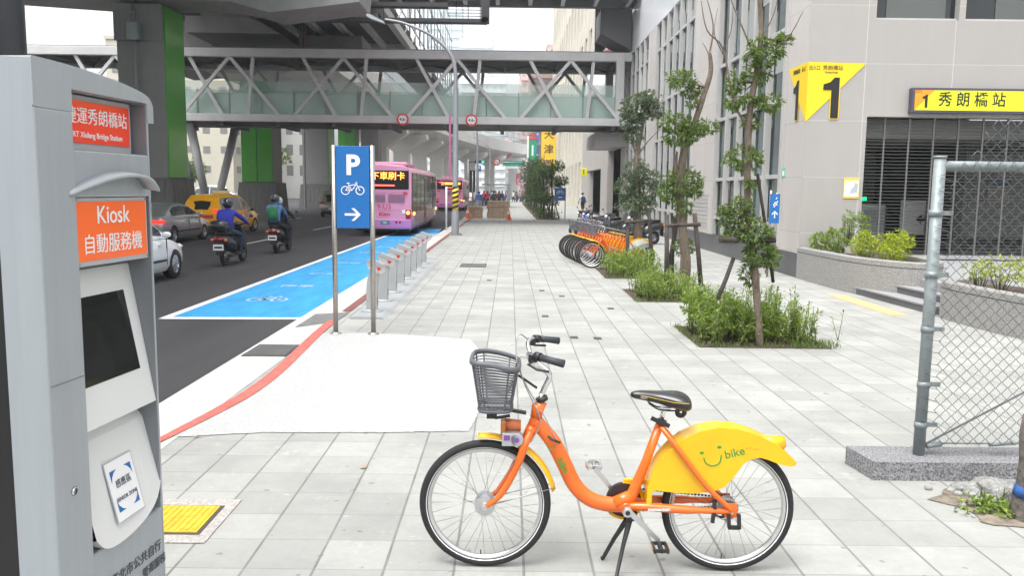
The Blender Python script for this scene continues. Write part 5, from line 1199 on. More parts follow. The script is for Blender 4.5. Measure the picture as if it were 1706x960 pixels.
    if detail:
        q = MB()
        for k in range(26):
            x = .73+k*.0175; q.cbox((x, y_+.003, .282+.0035*(k*.35)), (.012, .008, .008))
            q.cbox((x, y_+.003, .405-.0015*k), (.012, .008, .008))
        q.lathe([(.028, -.004), (.044, -.004), (.044, .004), (.028, .004)], (1.215, y_+.003, .335), (0, 1, 0), 20); q.obj('chain', mat('dark_chain', (.05, .045, .04), .5, .6), t_)
    q = MB().prism([(-.019, .012), (.010, .022), (.165, -.135), (.152, -.152)], (.706, -.072, .325), (1, 0, 0), (0, 0, 1), (0, -1, 0), .014).cyl((.706, -.088, .325), (.706, -.05, .325), .024, n=20); q.obj('crank', alu, t_, bevel=.003)
    MB().cyl((.706, -.0895, .325), (.706, -.087, .325), .012, n=16).obj('crank_bolt', blackp, t_)
    q = MB().prism([(.0, .015), (-.012, -.006), (-.155, .165), (-.142, .178)], (.70, .062, .325), (1, 0, 0), (0, 0, 1), (0, 1, 0), .014); q.obj('crank', alu, t_, bevel=.003)
    for px_, py_, pz_, yo in ((.862, -.135, .175, -1), (.552, .13, .497, 1)):
        q = MB(); q.cyl((px_, py_-.05, pz_), (px_, py_+.05, pz_), .012, n=10)
        for s in (-1, 1): q.cbox((px_+s*.032, py_, pz_-.004), (.012, .09, .022)); q.cbox((px_, py_+s*.045, pz_), (.07, .010, .018))
        p_ = q.obj('pedal', blackp if yo < 0 else alu, t_, bevel=.002)
        if detail: MB().cbox((px_-.039, py_, pz_-.004), (.004, .05, .014)).cbox((px_+.039, py_, pz_-.004), (.004, .05, .014)).obj('reflector', mat('amber_reflector', (.5, .17, .03)), p_)
    # centre stand
    q = MB().tube([(.735, .0, .295), (.725, -.02, .262), (.69, -.07, .15), (.655, -.12, .012), (.635, -.125, .006)], [.014, .016, .011, .010, .010], 10); q.tube([(.725, .02, .262), (.66, .06, .13), (.61, .09, .012), (.60, .09, .006)], [.015, .011, .010, .012], 10); q.cbox((.735, 0, .285), (.05, .08, .04)); q.obj('kickstand', blackp, t_)
    if detail: MB().tube([(.29, -.0, .70), (.33, -.05, .68), (.37, -.05, .665)], .006, 8).obj('steering_spring', blackp, t_)
    return t_
bike = bicycle()
# ============================================================ foliage
def leafmat(name, c1, c2):
    m = mat(name, c1, .45, island=1, col2=c2, spec=.35)
    b = m.node_tree.nodes['Principled BSDF']; b.inputs['Subsurface Weight'].default_value = 0
    t = m.node_tree; out = [n for n in t.nodes if n.type == 'OUTPUT_MATERIAL'][0]
    tr = t.nodes.new('ShaderNodeBsdfTranslucent'); tr.inputs[0].default_value = (c2[0]*1.3, c2[1]*1.3, c2[2]*.8, 1); ms = t.nodes.new('ShaderNodeMixShader'); ms.inputs[0].default_value = .28
    t.links.new(b.outputs[0], ms.inputs[1]); t.links.new(tr.outputs[0], ms.inputs[2]); t.links.new(ms.outputs[0], out.inputs[0]); return m
leaf_tree = leafmat('tree_leaf', (.035, .08, .02), (.18, .26, .06))
leaf_blue = leafmat('greyish_leaf', (.05, .085, .05), (.17, .22, .14))
leaf_shrub = leafmat('shrub_leaf', (.045, .11, .018), (.30, .40, .08))
leaf_lime = leafmat('lime_leaf', (.12, .22, .02), (.46, .50, .05))
leaf_far = leafmat('far_leaf', (.02, .045, .015), (.07, .12, .035))
bark = mat('tree_bark', (.16, .125, .095), .95, var=.45, vs_=16, bump=1., bs=40, detail=8, stretch=(1, 1, .4))
stake = mat('stake_wood', (.055, .045, .038), .9, var=.5, vs_=12, bump=.8, bs=40, detail=8, stretch=(1, 1, .3))
def rnd_unit():
    while True:
        v = Vector((random.uniform(-1, 1), random.uniform(-1, 1), random.uniform(-1, 1)))
        if .05 < v.length < 1: return v
def leaf(q, p, d, up, L, W):
    s = d.cross(up)
    if s.length < .01: s = d.orthogonal()
    s.normalize(); n = s.cross(d).normalized()
    q.add([p, p+d*L*.45+s*W/2+n*W*.15, p+d*L-n*L*.12, p+d*L*.45-s*W/2+n*W*.15], [(0, 1, 2), (0, 2, 3)])
def cloud(q, c, r, n, L, W, droop=.2, tuft=5):
    c = Vector(c)
    for i in range(max(1, n//tuft)):
        v = rnd_unit(); p = c+Vector((v.x*r[0], v.y*r[1], v.z*r[2]))
        base = Vector((v.x, v.y, v.z*.6-.05)).normalized()
        for k in range(tuft):
            d = (base*.7+rnd_unit()*.9+Vector((0, 0, -droop))).normalized(); l_ = L*random.uniform(.6, 1.25); leaf(q, p+rnd_unit()*L*.3, d, Vector((0, 0, 1))+rnd_unit()*.7, l_, W*random.uniform(.7, 1.2))
def twigs(q, c, r, n, root, rad=.006):
    c = Vector(c)
    for i in range(n):
        v = rnd_unit(); p = c+Vector((v.x*r[0], v.y*r[1], v.z*r[2])); m_ = (Vector(root)+p)/2+rnd_unit()*.06; q.tube([root, m_, p], [rad*1.6, rad, rad*.5], 5)
def near_tree(label, base, trunk, clumps, leafm, extra=(), L=.068, W=.027, dens=1., stakes=None, tilt_label=None):
    t_ = thing('street_tree', label, 'tree', base, group='young staked trees in the pavement beds')
    B = Vector(base)
    pts = smooth_path([p for p, r in trunk], 5); rs_ = [];  n = len(trunk)
    for i in range(len(pts)):
        u_ = i/5; a = int(min(u_, n-1)); b_ = min(a+1, n-1); rs_.append((trunk[a][1]+(trunk[b_][1]-trunk[a][1])*(u_-a))*random.uniform(.9, 1.1))
    q = MB().tube(pts, rs_, 12)
    for e_ in extra: q.tube(smooth_path(e_[0], 4), [e_[1]*(1-.75*i/(4*(len(e_[0])-1))) for i in range(4*(len(e_[0])-1)+1)], 7)
    tk = q.obj('trunk', bark, t_, wp=True)
    ql = MB(); qt = MB()
    for c, r in clumps:
        near = min(pts, key=lambda p: (p-Vector(c)).length)
        vol = r[0]*r[1]*r[2]; nn = int(dens*2600*(vol**.62)*3.2)
        cloud(ql, c, r, nn, L, W); twigs(qt, c, r, 7, near)
    ql.obj('crown', leafm, t_, wp=True, recalc=False); qt.obj('twigs', bark, tk, wp=True)
    return t_
_F = 1380.
def W_(px, py, Y):   # where a photographed point stands at distance Y
    d = _f*F+_r*(px-853)-_u*(py-480); k = Y/d.y; return Vector((d.x*k, Y, CAMZ+d.z*k))
random.seed(21)
Y1 = 10.12; m1 = Y1/F
tr1 = [((1266, 583), .045), ((1263, 530), .044), ((1258, 460), .05), ((1246, 350), .04), ((1246, 250), .045), ((1250, 180), .038), ((1262, 110), .035), ((1268, 50), .03), ((1263, -30), .022)]
tr1 = [(W_(*p, Y1), r) for p, r in tr1]
cl1 = [((1268, 88), (30, 22)), ((1262, 122), (24, 16)), ((1224, 138), (15, 18)), ((1232, 168), (25, 13)), ((1276, 172), (24, 13)), ((1252, 203), (14, 10)), ((1240, 262), (32, 20)), ((1230, 350), (28, 20)), ((1208, 362), (12, 12)), ((1250, 385), (34, 20)), ((1262, 420), (28, 18)), ((1283, 432), (13, 18)), ((1247, 455), (14, 20)), ((1300, 70), (14, 9)), ((1222, 390), (18, 12)), ((1248, 310), (9, 9))]
cl1 = [(W_(*c, Y1)+Vector((0, random.uniform(-.1, .1), 0)), (r[0]*m1, r[0]*m1*.9, r[1]*m1)) for c, r in cl1]
ex1 = [([W_(1262, 100, Y1), W_(1290, 84, Y1-.1), W_(1318, 55, Y1-.2), W_(1338, 18, Y1-.25)], .014), ([W_(1262, 110, Y1), W_(1243, 60, Y1), W_(1222, 10, Y1), W_(1205, -40, Y1)], .014), ([W_(1246, 210, Y1), W_(1222, 170, Y1), W_(1205, 82, Y1+.1), W_(1178, 50, Y1), W_(1168, 0, Y1)], .018), ([W_(1205, 82, Y1+.1), W_(1218, 50, Y1), W_(1222, 5, Y1)], .009), ([W_(1266, 70, Y1), W_(1290, 20, Y1), W_(1300, -30, Y1)], .010), ([W_(1205, 90, Y1+.1), W_(1190, 55, Y1), W_(1196, 12, Y1)], .008)]
near_tree('nearest slender street tree with tufted leaves up its trunk', (*tr1[0][0][:2], 0), tr1, cl1, leaf_tree, ex1, dens=1.5)
Y2 = 15.6; m2 = Y2/F
tr2 = [(W_(1140, 478, Y2), .10), (W_(1142, 430, Y2), .095), (W_(1136, 370, Y2), .085), (W_(1133, 315, Y2), .08), (W_(1140, 250, Y2), .07), (W_(1157, 205, Y2), .06), (W_(1170, 165, Y2), .055), (W_(1184, 120, Y2), .045), (W_(1182, 85, Y2), .03)]
cl2 = [((1133, 132), (26, 14)), ((1155, 150), (18, 10)), ((1120, 205), (24, 18)), ((1150, 215), (22, 16)), ((1130, 230), (28, 12)), ((1175, 212), (22, 13)), ((1137, 302), (34, 22)), ((1120, 320), (22, 18)), ((1155, 315), (20, 14)), ((1138, 345), (15, 10)), ((1142, 412), (18, 16)), ((1150, 175), (8, 10))]
cl2 = [(W_(*c, Y2)+Vector((0, random.uniform(-.15, .15), 0)), (r[0]*m2, r[0]*m2*.9, r[1]*m2)) for c, r in cl2]
ex2 = [([W_(1182, 90, Y2), W_(1188, 40, Y2), W_(1172, -20, Y2)], .02), ([W_(1165, 180, Y2), W_(1150, 150, Y2), W_(1128, 130, Y2)], .018), ([W_(1130, 300, Y2), W_(1126, 280, Y2), W_(1128, 252, Y2)], .06), ([W_(1150, 235, Y2), W_(1160, 233, Y2), W_(1185, 218, Y2)], .015), ([W_(1183, 95, Y2), W_(1175, 78, Y2), W_(1170, 70, Y2)], .012), ([W_(1145, 240, Y2), W_(1128, 225, Y2), W_(1110, 205, Y2)], .015)]
near_tree('crooked middle street tree with a broken stub on its trunk', (*tr2[0][0][:2], 0), tr2, cl2, leaf_tree, ex2, L=.082, W=.034, dens=.95)
Y3 = 20.4; m3 = Y3/F
tr3 = [(W_(1062, 448, Y3), .11), (W_(1063, 390, Y3), .10), (W_(1062, 330, Y3), .085), (W_(1060, 265, Y3), .06), (W_(1068, 225, Y3), .04), (W_(1075, 190, Y3), .02)]
cl3 = [((1065, 180), (32, 22)), ((1052, 200), (18, 20)), ((1056, 225), (16, 14)), ((1080, 165), (22, 14)), ((1090, 185), (16, 14)), ((1062, 285), (22, 20)), ((1050, 312), (26, 24)), ((1072, 318), (24, 26)), ((1060, 340), (34, 18)), ((1090, 300), (12, 16))]
cl3 = [(W_(*c, Y3)+Vector((0, random.uniform(-.15, .15), 0)), (r[0]*m3, r[0]*m3*.9, r[1]*m3)) for c, r in cl3]
ex3 = [([W_(1060, 262, Y3), W_(1052, 225, Y3), W_(1048, 195, Y3)], .03), ([W_(1060, 262, Y3), W_(1080, 235, Y3), W_(1100, 215, Y3)], .022)]
near_tree('greyish leaved street tree beside the row of parked rental bicycles', (*tr3[0][0][:2], 0), tr3, cl3, leaf_blue, ex3, L=.082, W=.036, dens=.95)
# stakes
def stakes(label, legs, bars):
    a = legs[0][0]; t_ = thing('tree_stakes', label, 'tree stakes', (a.x, a.y, 0), group='black timber stakes propping the street trees')
    for p, q_, r in legs: MB().tube([p, (p+q_)/2+Vector((.005, 0, 0)), q_], [r, r*.95, r*.9], 9).obj('post', stake, t_, wp=True)
    for p, q_ in bars: MB().tube([p, q_], [.035, .035], 8).obj('crossbar', stake, t_, wp=True)
stakes('raking timber stake and crossbar around the nearest street tree', [(W_(1196, 498, 9.95)*1, W_(1222, 430, 10.1), .028), (W_(1288, 470, 10.6), W_(1262, 290, 10.2), .022)], [(W_(1198, 400, 10.0), W_(1292, 400, 10.0))])
stakes('four dark timber stakes around the crooked middle tree', [(W_(1110, 480, 14.9), W_(1111, 358, 15.1), .045), (W_(1113, 455, 16.3), W_(1129, 358, 16.1), .045), (W_(1168, 478, 15.0), W_(1157, 355, 15.1), .045), (W_(1120, 470, 16.0), W_(1122, 360, 16.0), .03)], [(W_(1110, 376, 15.05), W_(1167, 374, 15.05))])
stakes('dark timber stakes around the greyish leaved tree', [(W_(1044, 462, 19.6), W_(1046, 365, 19.8), .05), (W_(1086, 440, 20.0), W_(1081, 353, 20.1), .05)], [(W_(1040, 371, 19.7), W_(1086, 367, 20.0))])
# beds
def bed(x0, x1, y0, y1, label, clumps, n, hi, seed, lime=.0):
    random.seed(seed); sheet('planting_bed', [(x0, y0), (x1, y0), (x1, y1), (x0, y1)], .006, soil)
    t_ = thing('bed_shrubs', label, 'shrubs', ((x0+x1)/2, (y0+y1)/2, 0))
    ql = MB(); qs = MB()
    for i in range(n):
        x = random.uniform(x0+.08, x1-.08); y = random.uniform(y0+.08, y1-.05); hh = hi*random.uniform(.35, 1.)*(1 if x < x0+(x1-x0)*.75 else .75)
        top = Vector((x+random.uniform(-.12, .12), y+random.uniform(-.12, .12), hh)); qs.tube([(x, y, 0), ((x+top.x)/2+random.uniform(-.02, .02), (y+top.y)/2, hh*.5), top], [.006, .005, .003], 4)
        k = int(hh*70)
        for j in range(k):
            u_ = random.uniform(.15, 1.0); p = Vector((x, y, 0)).lerp(top, u_); d = (rnd_unit()+Vector((0, 0, .35))).normalized(); leaf(ql, p+d*.02, d, Vector((0, 0, 1)), random.uniform(.035, .08), random.uniform(.014, .028))
    for c, r, k in clumps: cloud(ql, c, r, k, .06, .026, droop=0)
    ql.obj('leaves', leaf_shrub, t_, wp=True, recalc=False); qs.obj('stems', mat('green_stem', (.10, .12, .04), .7), t_, wp=True)
    return t_
bed(2.34, 3.98, 10.0, 11.6, 'dense leafy shrubs around the foot of the nearest street tree', [((2.72, 10.6, .34), (.34, .45, .26), 2000), ((3.15, 10.45, .28), (.33, .33, .22), 1300), ((3.4, 10.9, .22), (.3, .4, .16), 500), ((2.6, 11.2, .38), (.25, .35, .22), 900)], 170, .68, 3)
bed(2.2, 3.6, 14.15, 16.0, 'shrubs and grass around the crooked middle tree', [((2.6, 14.8, .28), (.35, .5, .22), 1200), ((3.1, 15.0, .22), (.35, .5, .18), 900)], 110, .55, 4)
bed(2.1, 3.5, 17.9, 20.4, 'leafy shrubs in front of the parked rental bicycles', [((2.5, 18.6, .30), (.38, .6, .28), 1500), ((3.0, 18.9, .32), (.45, .6, .28), 1500)], 90, .60, 5)
# straggling weeds at the bed corner
random.seed(9)
for i, (x, y, h_, lab) in enumerate(((3.62, 10.35, .75, 'tall thin weed at the right of the nearest tree bed'), (3.75, 10.5, .55, 'small weed at the outer corner of the nearest tree bed'), (4.28, 10.6, .42, 'lone thin weed growing out of the pavers'))):
    q = MB(); st_ = thing('weed', lab, 'weed', (x, y, 0)); qs = MB()
    for k in range(4 if i < 2 else 2):
        tp = Vector((x+random.uniform(-.1, .1), y+random.uniform(-.1, .1), h_*random.uniform(.6, 1))); qs.tube([(x, y, 0), tp], [.005, .002], 4)
        for j in range(26 if i < 2 else 8): d = (rnd_unit()+Vector((0, 0, .4))).normalized(); leaf(q, Vector((x, y, 0)).lerp(tp, random.uniform(.2, 1)), d, Vector((0, 0, 1)), .06, .02)
    q.obj('leaves', leaf_shrub, st_, wp=True, recalc=False); qs.obj('stem', mat('green_stem', (.1, .12, .04)), st_, wp=True)
gm = leafmat('grass_blade', (.07, .13, .03), (.2, .28, .07))
q = MB()
for (x0, x1, y0, y1, n) in ((2.3, 4.05, 9.98, 10.12, 150), (2.3, 2.42, 10, 11.6, 110), (2.15, 3.6, 14.1, 14.4, 260), (2.05, 3.5, 17.85, 18.2, 200), (2.9, 3.4, 4.85, 5.1, 120), (3.5, 4.1, 9.97, 10.35, 220)):
    for i in range(n):
        p = Vector((random.uniform(x0, x1), random.uniform(y0, y1), 0)); leaf(q, p, (Vector((random.uniform(-.6, .6), random.uniform(-.6, .6), 1))).normalized(), rnd_unit(), random.uniform(.04, .13), .008)
tag(q.obj('grass', gm, recalc=False), 'short grass and weeds fringing the tree beds', 'grass', kind='stuff')
q = MB()
for i in range(60):
    c = Vector((2.98+random.gauss(0, .10), 4.80+random.gauss(0, .06), .03)); cloud(q, c, (.05, .05, .03), 10, .035, .018, droop=0)
o = q.obj('weed_tuft', leaf_shrub, recalc=False); tag(o, 'low green weed tuft in the dirt beside the rubble', 'weed')
# planter shrubs
def shrub(label, spots, leafm, n, L, W, seed):
    random.seed(seed); t_ = thing('planter_shrub', label, 'shrub', spots[0][0]); ql = MB(); qs = MB()
    for c, r in spots:
        cloud(ql, c, r, int(n*(r[0]*r[1]*r[2])**.6), L, W, droop=-.1)
        for k in range(12):
            v = rnd_unit(); qs.tube([(c[0]+v.x*.08, c[1]+v.y*.08, c[2]-r[2]-.15), (c[0]+v.x*r[0]*.8, c[1]+v.y*r[1]*.8, c[2]+v.z*r[2]*.7)], [.008, .003], 4)
    ql.obj('leaves', leafm, t_, wp=True, recalc=False); qs.obj('stems', mat('green_stem', (.1, .12, .04)), t_, wp=True)
shrub('rounded darker shrub at the wall end of the curved planter', [((6.95, 17.6, .92), (.30, .30, .26)), ((6.75, 18.0, .85), (.2, .25, .2))], leaf_shrub, 9500, .075, .03, 31)
shrub('bright yellow-green shrub in the curved planter', [((7.1, 16.4, .90), (.32, .4, .27)), ((7.45, 15.9, .92), (.30, .32, .28)), ((7.2, 15.6, .80), (.25, .25, .16)), ((7.65, 16.3, .98), (.18, .25, .2))], leaf_lime, 7500, .07, .028, 32)
shrub('tall thin shrub rising behind the bright one in the curved planter', [((7.35, 17.3, 1.15), (.16, .16, .36)), ((7.15, 17.5, 1.35), (.10, .10, .25))], leaf_shrub, 6500, .09, .03, 33)
for i, (x, y) in enumerate(((7.35, 12.3), (7.55, 11.3), (7.75, 10.4), (7.95, 9.4), (8.3, 8.3))):
    shrub('yellow-green shrub in the long planter, %s from its far end' % ('first', 'second', 'third', 'fourth', 'fifth')[i], [((x, y, .84), (.34, .42, .20)), ((x-.15, y+.3, .76), (.22, .3, .14))], leaf_lime, 3600, .07, .028, 40+i)
# row of trees far along the pavement
random.seed(77)
ft = ['first', 'second', 'third', 'fourth', 'fifth', 'sixth', 'seventh', 'eighth']
for i, (x, y, s_) in enumerate(((2.75, 55, 1.0), (2.35, 59, 1.15), (2.6, 64, 1.1), (2.2, 70, 1.2), (2.5, 78, 1.3), (2.1, 87, 1.35), (2.5, 97, 1.4), (2.2, 108, 1.5))):
    t_ = thing('pavement_tree', 'dark leaved young tree in the far bed, %s in its row' % ft[i], 'tree', (x, y, 0), group='row of young trees far along the pavement')
    q = MB().tube([(x, y, 0), (x+.05, y, 1.2), (x-.05, y, 2.6), (x, y, 3.8*s_)], [.07, .06, .05, .02], 8)
    for a in range(3): q.tube([(x+.5*math.cos(a*2.1), y+.5*math.sin(a*2.1), 0), (x+.1*math.cos(a*2.1), y+.1*math.sin(a*2.1), 1.5)], [.035, .03], 6)
    q.obj('trunk', stake, t_, wp=True); q = MB()
    for k in range(9): cloud(q, (x+random.gauss(0, .42)*s_, y+random.gauss(0, .45)*s_, random.uniform(1.5, 3.6)*s_ if k > 1 else 1.3), (.42*s_, .42*s_, .36*s_), int(300), .16, .07)
    q.obj('crown', leaf_far, t_, wp=True, recalc=False)
sheet('far_planting_bed', [(1.7, 53), (3.2, 53), (3.0, 115), (1.6, 115)], .006, soil)
q = MB()
for i in range(900):
    y = 53.2+60*(random.random()**1.7); cloud(q, (random.uniform(1.75, 3.1), y, random.uniform(.05, .5)), (.25, .3, .15), 6, .13, .05, droop=0)
tag(q.obj('ground_cover', leaf_far, recalc=False), 'low dark green ground cover under the far row of trees', 'ground cover', kind='stuff')
# background greenery
for i, (x, y, r, h_, lab) in enumerate(((-34, 118, 4, 5, 'round green tree beside the grey buildings left of the columns'), (-47, 122, 3, 4, 'dark green tree in front of the cream office block'), (16, 170, 3, 6, 'dark tree beyond the tan building'))):
    t_ = thing('background_tree', lab, 'tree', (x, y, 0)); MB().tube([(x, y, -.1), (x, y, h_)], [.25, .12], 8).obj('trunk', bark, t_, wp=True); q = MB()
    for k in range(14): v = rnd_unit(); cloud(q, (x+v.x*r*.7, y+v.y*r*.7, h_+v.z*r*.5), (r*.35, r*.35, r*.28), 160, .5, .28)
    q.obj('crown', leaf_tree, t_, wp=True, recalc=False)
# ============================================================ vehicles
tail_on = mat('tail_lamp_lit', (.6, .02, .02), .3, emit=(1, .05, .03), es=1.1); tail_off = mat('tail_lamp_red', (.35, .01, .012), .2, coat=.5)
amber_on = mat('indicator_lit', (.9, .35, .05), .3, emit=(1, .35, .08), es=4.); headm = mat('headlamp_glass', (.7, .72, .74), .1, .3, coat=.5)
carglass = mat('car_glass', (.02, .026, .028), .05, coat=.5); plate = mat('number_plate', (.7, .7, .68), .5); plate_ink = mat('plate_ink', (.03, .03, .04), .6)
hub_m = mat('alloy_wheel', (.45, .46, .47), .3, .8)
def carwheel(par, x, y, r, w_=.19, spokes=9):
    s = 1 if x > 0 else -1
    wh = MB().lathe([(r*.62, -w_/2), (r*.96, -w_/2), (r, -w_/2+.03), (r, w_/2-.03), (r*.96, w_/2), (r*.62, w_/2)], (x, y, r), (1, 0, 0), 32).obj('wheel', rubber, par)
    q = MB().lathe([(r*.66, s*w_*.45), (r*.60, s*w_*.40), (r*.60, -s*w_*.2)], (x, y, r), (1, 0, 0), 28)
    for k in range(spokes):
        a = 2*math.pi*k/spokes; q.bar((x+s*w_*.36, y+.03*math.cos(a), r+.03*math.sin(a)), (x+s*w_*.42, y+r*.62*math.cos(a), r+r*.62*math.sin(a)), .035, .02, up=(1, 0, 0))
    q.cyl((x+s*w_*.3, y, r), (x+s*w_*.46, y, r), .045, n=14); q.obj('rim', hub_m, wh)
    MB().cyl((x-s*w_*.1, y, r), (x+s*w_*.12, y, r), r*.6, n=24).obj('brake_disc', blackp, wh)
def car(name, label, loc, rz, paint, L_, Wd, H_, kind='sedan', r=.31, lit=False, taxi=False, van=False):
    """x right, y forward, origin on the ground at the middle"""
    t_ = thing(name, label, 'van' if van else 'car', loc, rz)
    h = L_/2; w2 = Wd/2
    if kind == 'sedan':
        body = [(-h, .45, .86, .78), (-h+.06, .30, .98, .90), (-h+.5, .22, 1.02, .97), (-h+1.1, .20, .99, 1.), (-.5, .20, .95, 1.), (.6, .20, .92, 1.), (h-1.25, .20, .92, 1.), (h-.7, .20, .84, .98), (h-.25, .22, .74, .9), (h-.05, .27, .64, .78), (h, .35, .55, .66)]
        cab = [(-h+.42, 1.0, .74), (-h+.75, 1.18, .72), (-h+1.25, H_-.03, .70), (-h+1.9, H_, .69), (-.1, H_-.01, .70), (.45, H_-.10, .72), (1.15, .93, .78)]
    else:
        body = [(-h, .48, .95, .82), (-h+.05, .32, 1.02, .93), (-h+.4, .24, 1.04, .99), (-h+1.1, .22, 1.02, 1.), (-.5, .22, 1.0, 1.), (.6, .22, .99, 1.), (h-1.1, .22, 1.0, 1.), (h-.6, .22, .94, .98), (h-.2, .26, .82, .88), (h-.04, .3, .68, .76), (h, .38, .58, .66)]
        cab = [(-h+.06, 1.0, .78), (-h+.22, H_-.25, .75), (-h+.45, H_-.04, .72), (-h+1.3, H_, .72), (-.2, H_, .72), (.35, H_-.06, .73), (.75, H_-.28, .75), (1.25, 1.0, .80)]
        if van: cab[-2:] = [(h-1.0, H_-.35, .76), (h-.45, 1.05, .8)]
    secs = []
    for y, zb, zt, k in body:
        w_ = w2*k; secs.append([(-w_*.90, y, zb), (-w_*.99, y, zb+.12), (-w_, y, zb+(zt-zb)*.5), (-w_*.97, y, zt-.10), (-w_*.88, y, zt-.015), (-w_*.5, y, zt+.02), (0, y, zt+.03), (w_*.5, y, zt+.02), (w_*.88, y, zt-.015), (w_*.97, y, zt-.10), (w_, y, zb+(zt-zb)*.5), (w_*.99, y, zb+.12), (w_*.90, y, zb)])
    bo_ = MB().loft(secs).obj('body', paint, t_)
    fy = h-.85 if kind == 'sedan' else h-.80; ry = -h+.82
    boolean_cut(bo_, [MB().cyl((-w2-.3, yy_, r), (w2+.3, yy_, r), r+.055, n=28) for yy_ in (fy, ry)])
    for p in bo_.data.polygons: p.use_smooth = True
    md = bo_.modifiers.new('e', 'EDGE_SPLIT'); md.split_angle = R(40)
    MB().box(-w2*.8, w2*.8, ry-.35, fy+.35, .18, .5).obj('underbody', blackp, t_)
    secs = []
    for y, z, k in cab:
        wb = w2*.92; zt = z; f_ = (z-.95)/(H_-.95); wt = w2*(k+.12*(1-f_)); wt = min(wt, wb)
        secs.append([(-wb, y, .90), (-wb*.985, y, .97 if z > 1.0 else .92), (-wt, y, zt-.05 if z > 1.05 else .95), (-wt*.9, y, zt), (0, y, zt+.02), (wt*.9, y, zt), (wt, y, zt-.05 if z > 1.05 else .95), (wb*.985, y, .97 if z > 1.0 else .92), (wb, y, .90)])
    cb_ = MB().loft(secs).obj('cabin', paint, t_); md = cb_.modifiers.new('e', 'EDGE_SPLIT'); md.split_angle = R(38)
    # side glass: between neighbouring sections, a little proud
    def sidept(s, i, u_, v_):
        A = [Vector(p) for p in secs[i]]; B = [Vector(p) for p in secs[i+1]]; idx = (1, 2) if s < 0 else (7, 6)
        lo = A[idx[0]].lerp(B[idx[0]], u_); hi = A[idx[1]].lerp(B[idx[1]], u_); return lo.lerp(hi, v_)+Vector((s*.006, 0, 0))
    n = len(secs)
    segs = [(1, n-3), (n-3, n-2)] if kind != 'sedan' else [(1, 3), (3, n-2)]
    for s in (-1, 1):
        if kind == 'sedan': grp = [((1, .3), (3, .45)), ((3, .55), (5, .62))]
        else: grp = [((1, .5), (3, .2)), ((3, .3), (4, .6)), ((4, .7), (6, .5))]
        for (i0, u0), (i1, u1) in grp:
            q = MB(); lowr = []; upr = []; i, u_ = i0, u0; st_ = []
            while (i, u_) < (i1, u1): st_.append((i, u_)); i, u_ = i+1, 0.
            st_.append((i1, u1))
            for i, u_ in st_:
                if i > n-2: i, u_ = n-2, 1.
                lowr.append(sidept(s, i, u_, .06)); upr.append(sidept(s, i, u_, .90))
            m_ = len(lowr); q.add(lowr+upr, [(k, k+1, m_+k+1, m_+k) for k in range(m_-1)], sm=False); q.obj('side_window', carglass, t_, recalc=False)
    # rear window and windscreen
    def pane(i, j, name_, a=.08, b_=.92):
        q = MB(); A = [Vector(p) for p in secs[i]]; B = [Vector(p) for p in secs[j]]; d = Vector((0, -.008 if i < 3 else .008, .008))
        l0 = A[1].lerp(B[2], a)+d; l1 = A[7].lerp(B[6], a)+d; c0 = A[2].lerp(B[2], b_)+d; c1 = A[6].lerp(B[6], b_)+d
        sh = Vector((.06, 0, 0)); mid0 = A[4].lerp(B[4], a)+d; mid1 = A[4].lerp(B[4], b_)+d
        q.add([l0+sh, mid0, l1-sh, c1-sh, mid1, c0+sh], [(0, 1, 4, 5), (1, 2, 3, 4)]); q.obj(name_, carglass, t_, recalc=False)
    pane(0, 2 if kind == 'sedan' else 1, 'rear_window'); pane(n-1, n-2, 'windscreen')
    for s in (-1, 1):
        nm = 'tail_lamp'
        if kind == 'sedan': q = MB().cbox((s*w2*.66, -h+.015, .80), (w2*.34, .06, .13)).cbox((s*w2*.86, -h+.12, .80), (.08, .22, .14))
        else: q = MB().cbox((s*w2*.76, -h+.02, .98), (w2*.30, .07, .15)).cbox((s*w2*.90, -h+.14, .99), (.10, .26, .13))
        q.obj(nm, tail_on if lit else tail_off, t_, bevel=.015)
        MB().ell((s*w2*.62, h-.13, .66 if kind == 'sedan' else .74), w2*.24, .12, .075).obj('headlamp', headm, t_)
        MB().ell((s*(w2+.09), .72 if kind == 'sedan' else .82, 1.0), .10, .05, .065).cbox((s*w2*.97, .74, .95), (.1, .04, .03)).obj('wing_mirror', paint if not taxi else blackp, t_)
        MB().box(s*w2-.012 if s > 0 else s*w2-.008, s*w2+.008 if s > 0 else s*w2+.012, -h+1.15, h-1.35, .42, .47).obj('side_moulding', blackp if not taxi else paint, t_)
        for yy_ in (-.35, .62): MB().box(s*w2-.02, s*w2+.02, yy_-.09, yy_+.09, .78, .81).obj('door_handle', paint, t_)
        for yy_ in (.95, -.08): MB().box(min(s*w2*.999, s*w2*.985)-.004, max(s*w2*.999, s*w2*.985)+.004, yy_-.004, yy_+.004, .35, .90).obj('door_gap', blackp, t_)
    MB().box(-.24, .24, -h-.012, -h+.03, .50, .66).obj('number_plate', plate, t_)
    MB().box(-w2*.8, w2*.8, -h-.02, -h+.2, .28, .44).obj('rear_bumper', paint if kind == 'sedan' else blackp, t_, bevel=.03)
    MB().box(-w2*.5, w2*.5, h-.06, h+.008, .30, .46).obj('grille', blackp, t_, bevel=.02)
    for s in (-1, 1):
        for yy_ in (fy, ry): carwheel(t_, s*(w2-.10), yy_, r)
    return t_
silver_car = mat('car_silver', (.52, .53, .55), .28, .75, coat=.6); taxi_y = mat('taxi_yellow', (.88, .42, .01), .3, coat=.6); white_car = mat('car_white', (.78, .79, .80), .3, coat=.6); tan_car = mat('car_beige', (.33, .29, .24), .35, .5, coat=.4); grey_car = mat('car_grey', (.2, .21, .22), .3, .6, coat=.5)
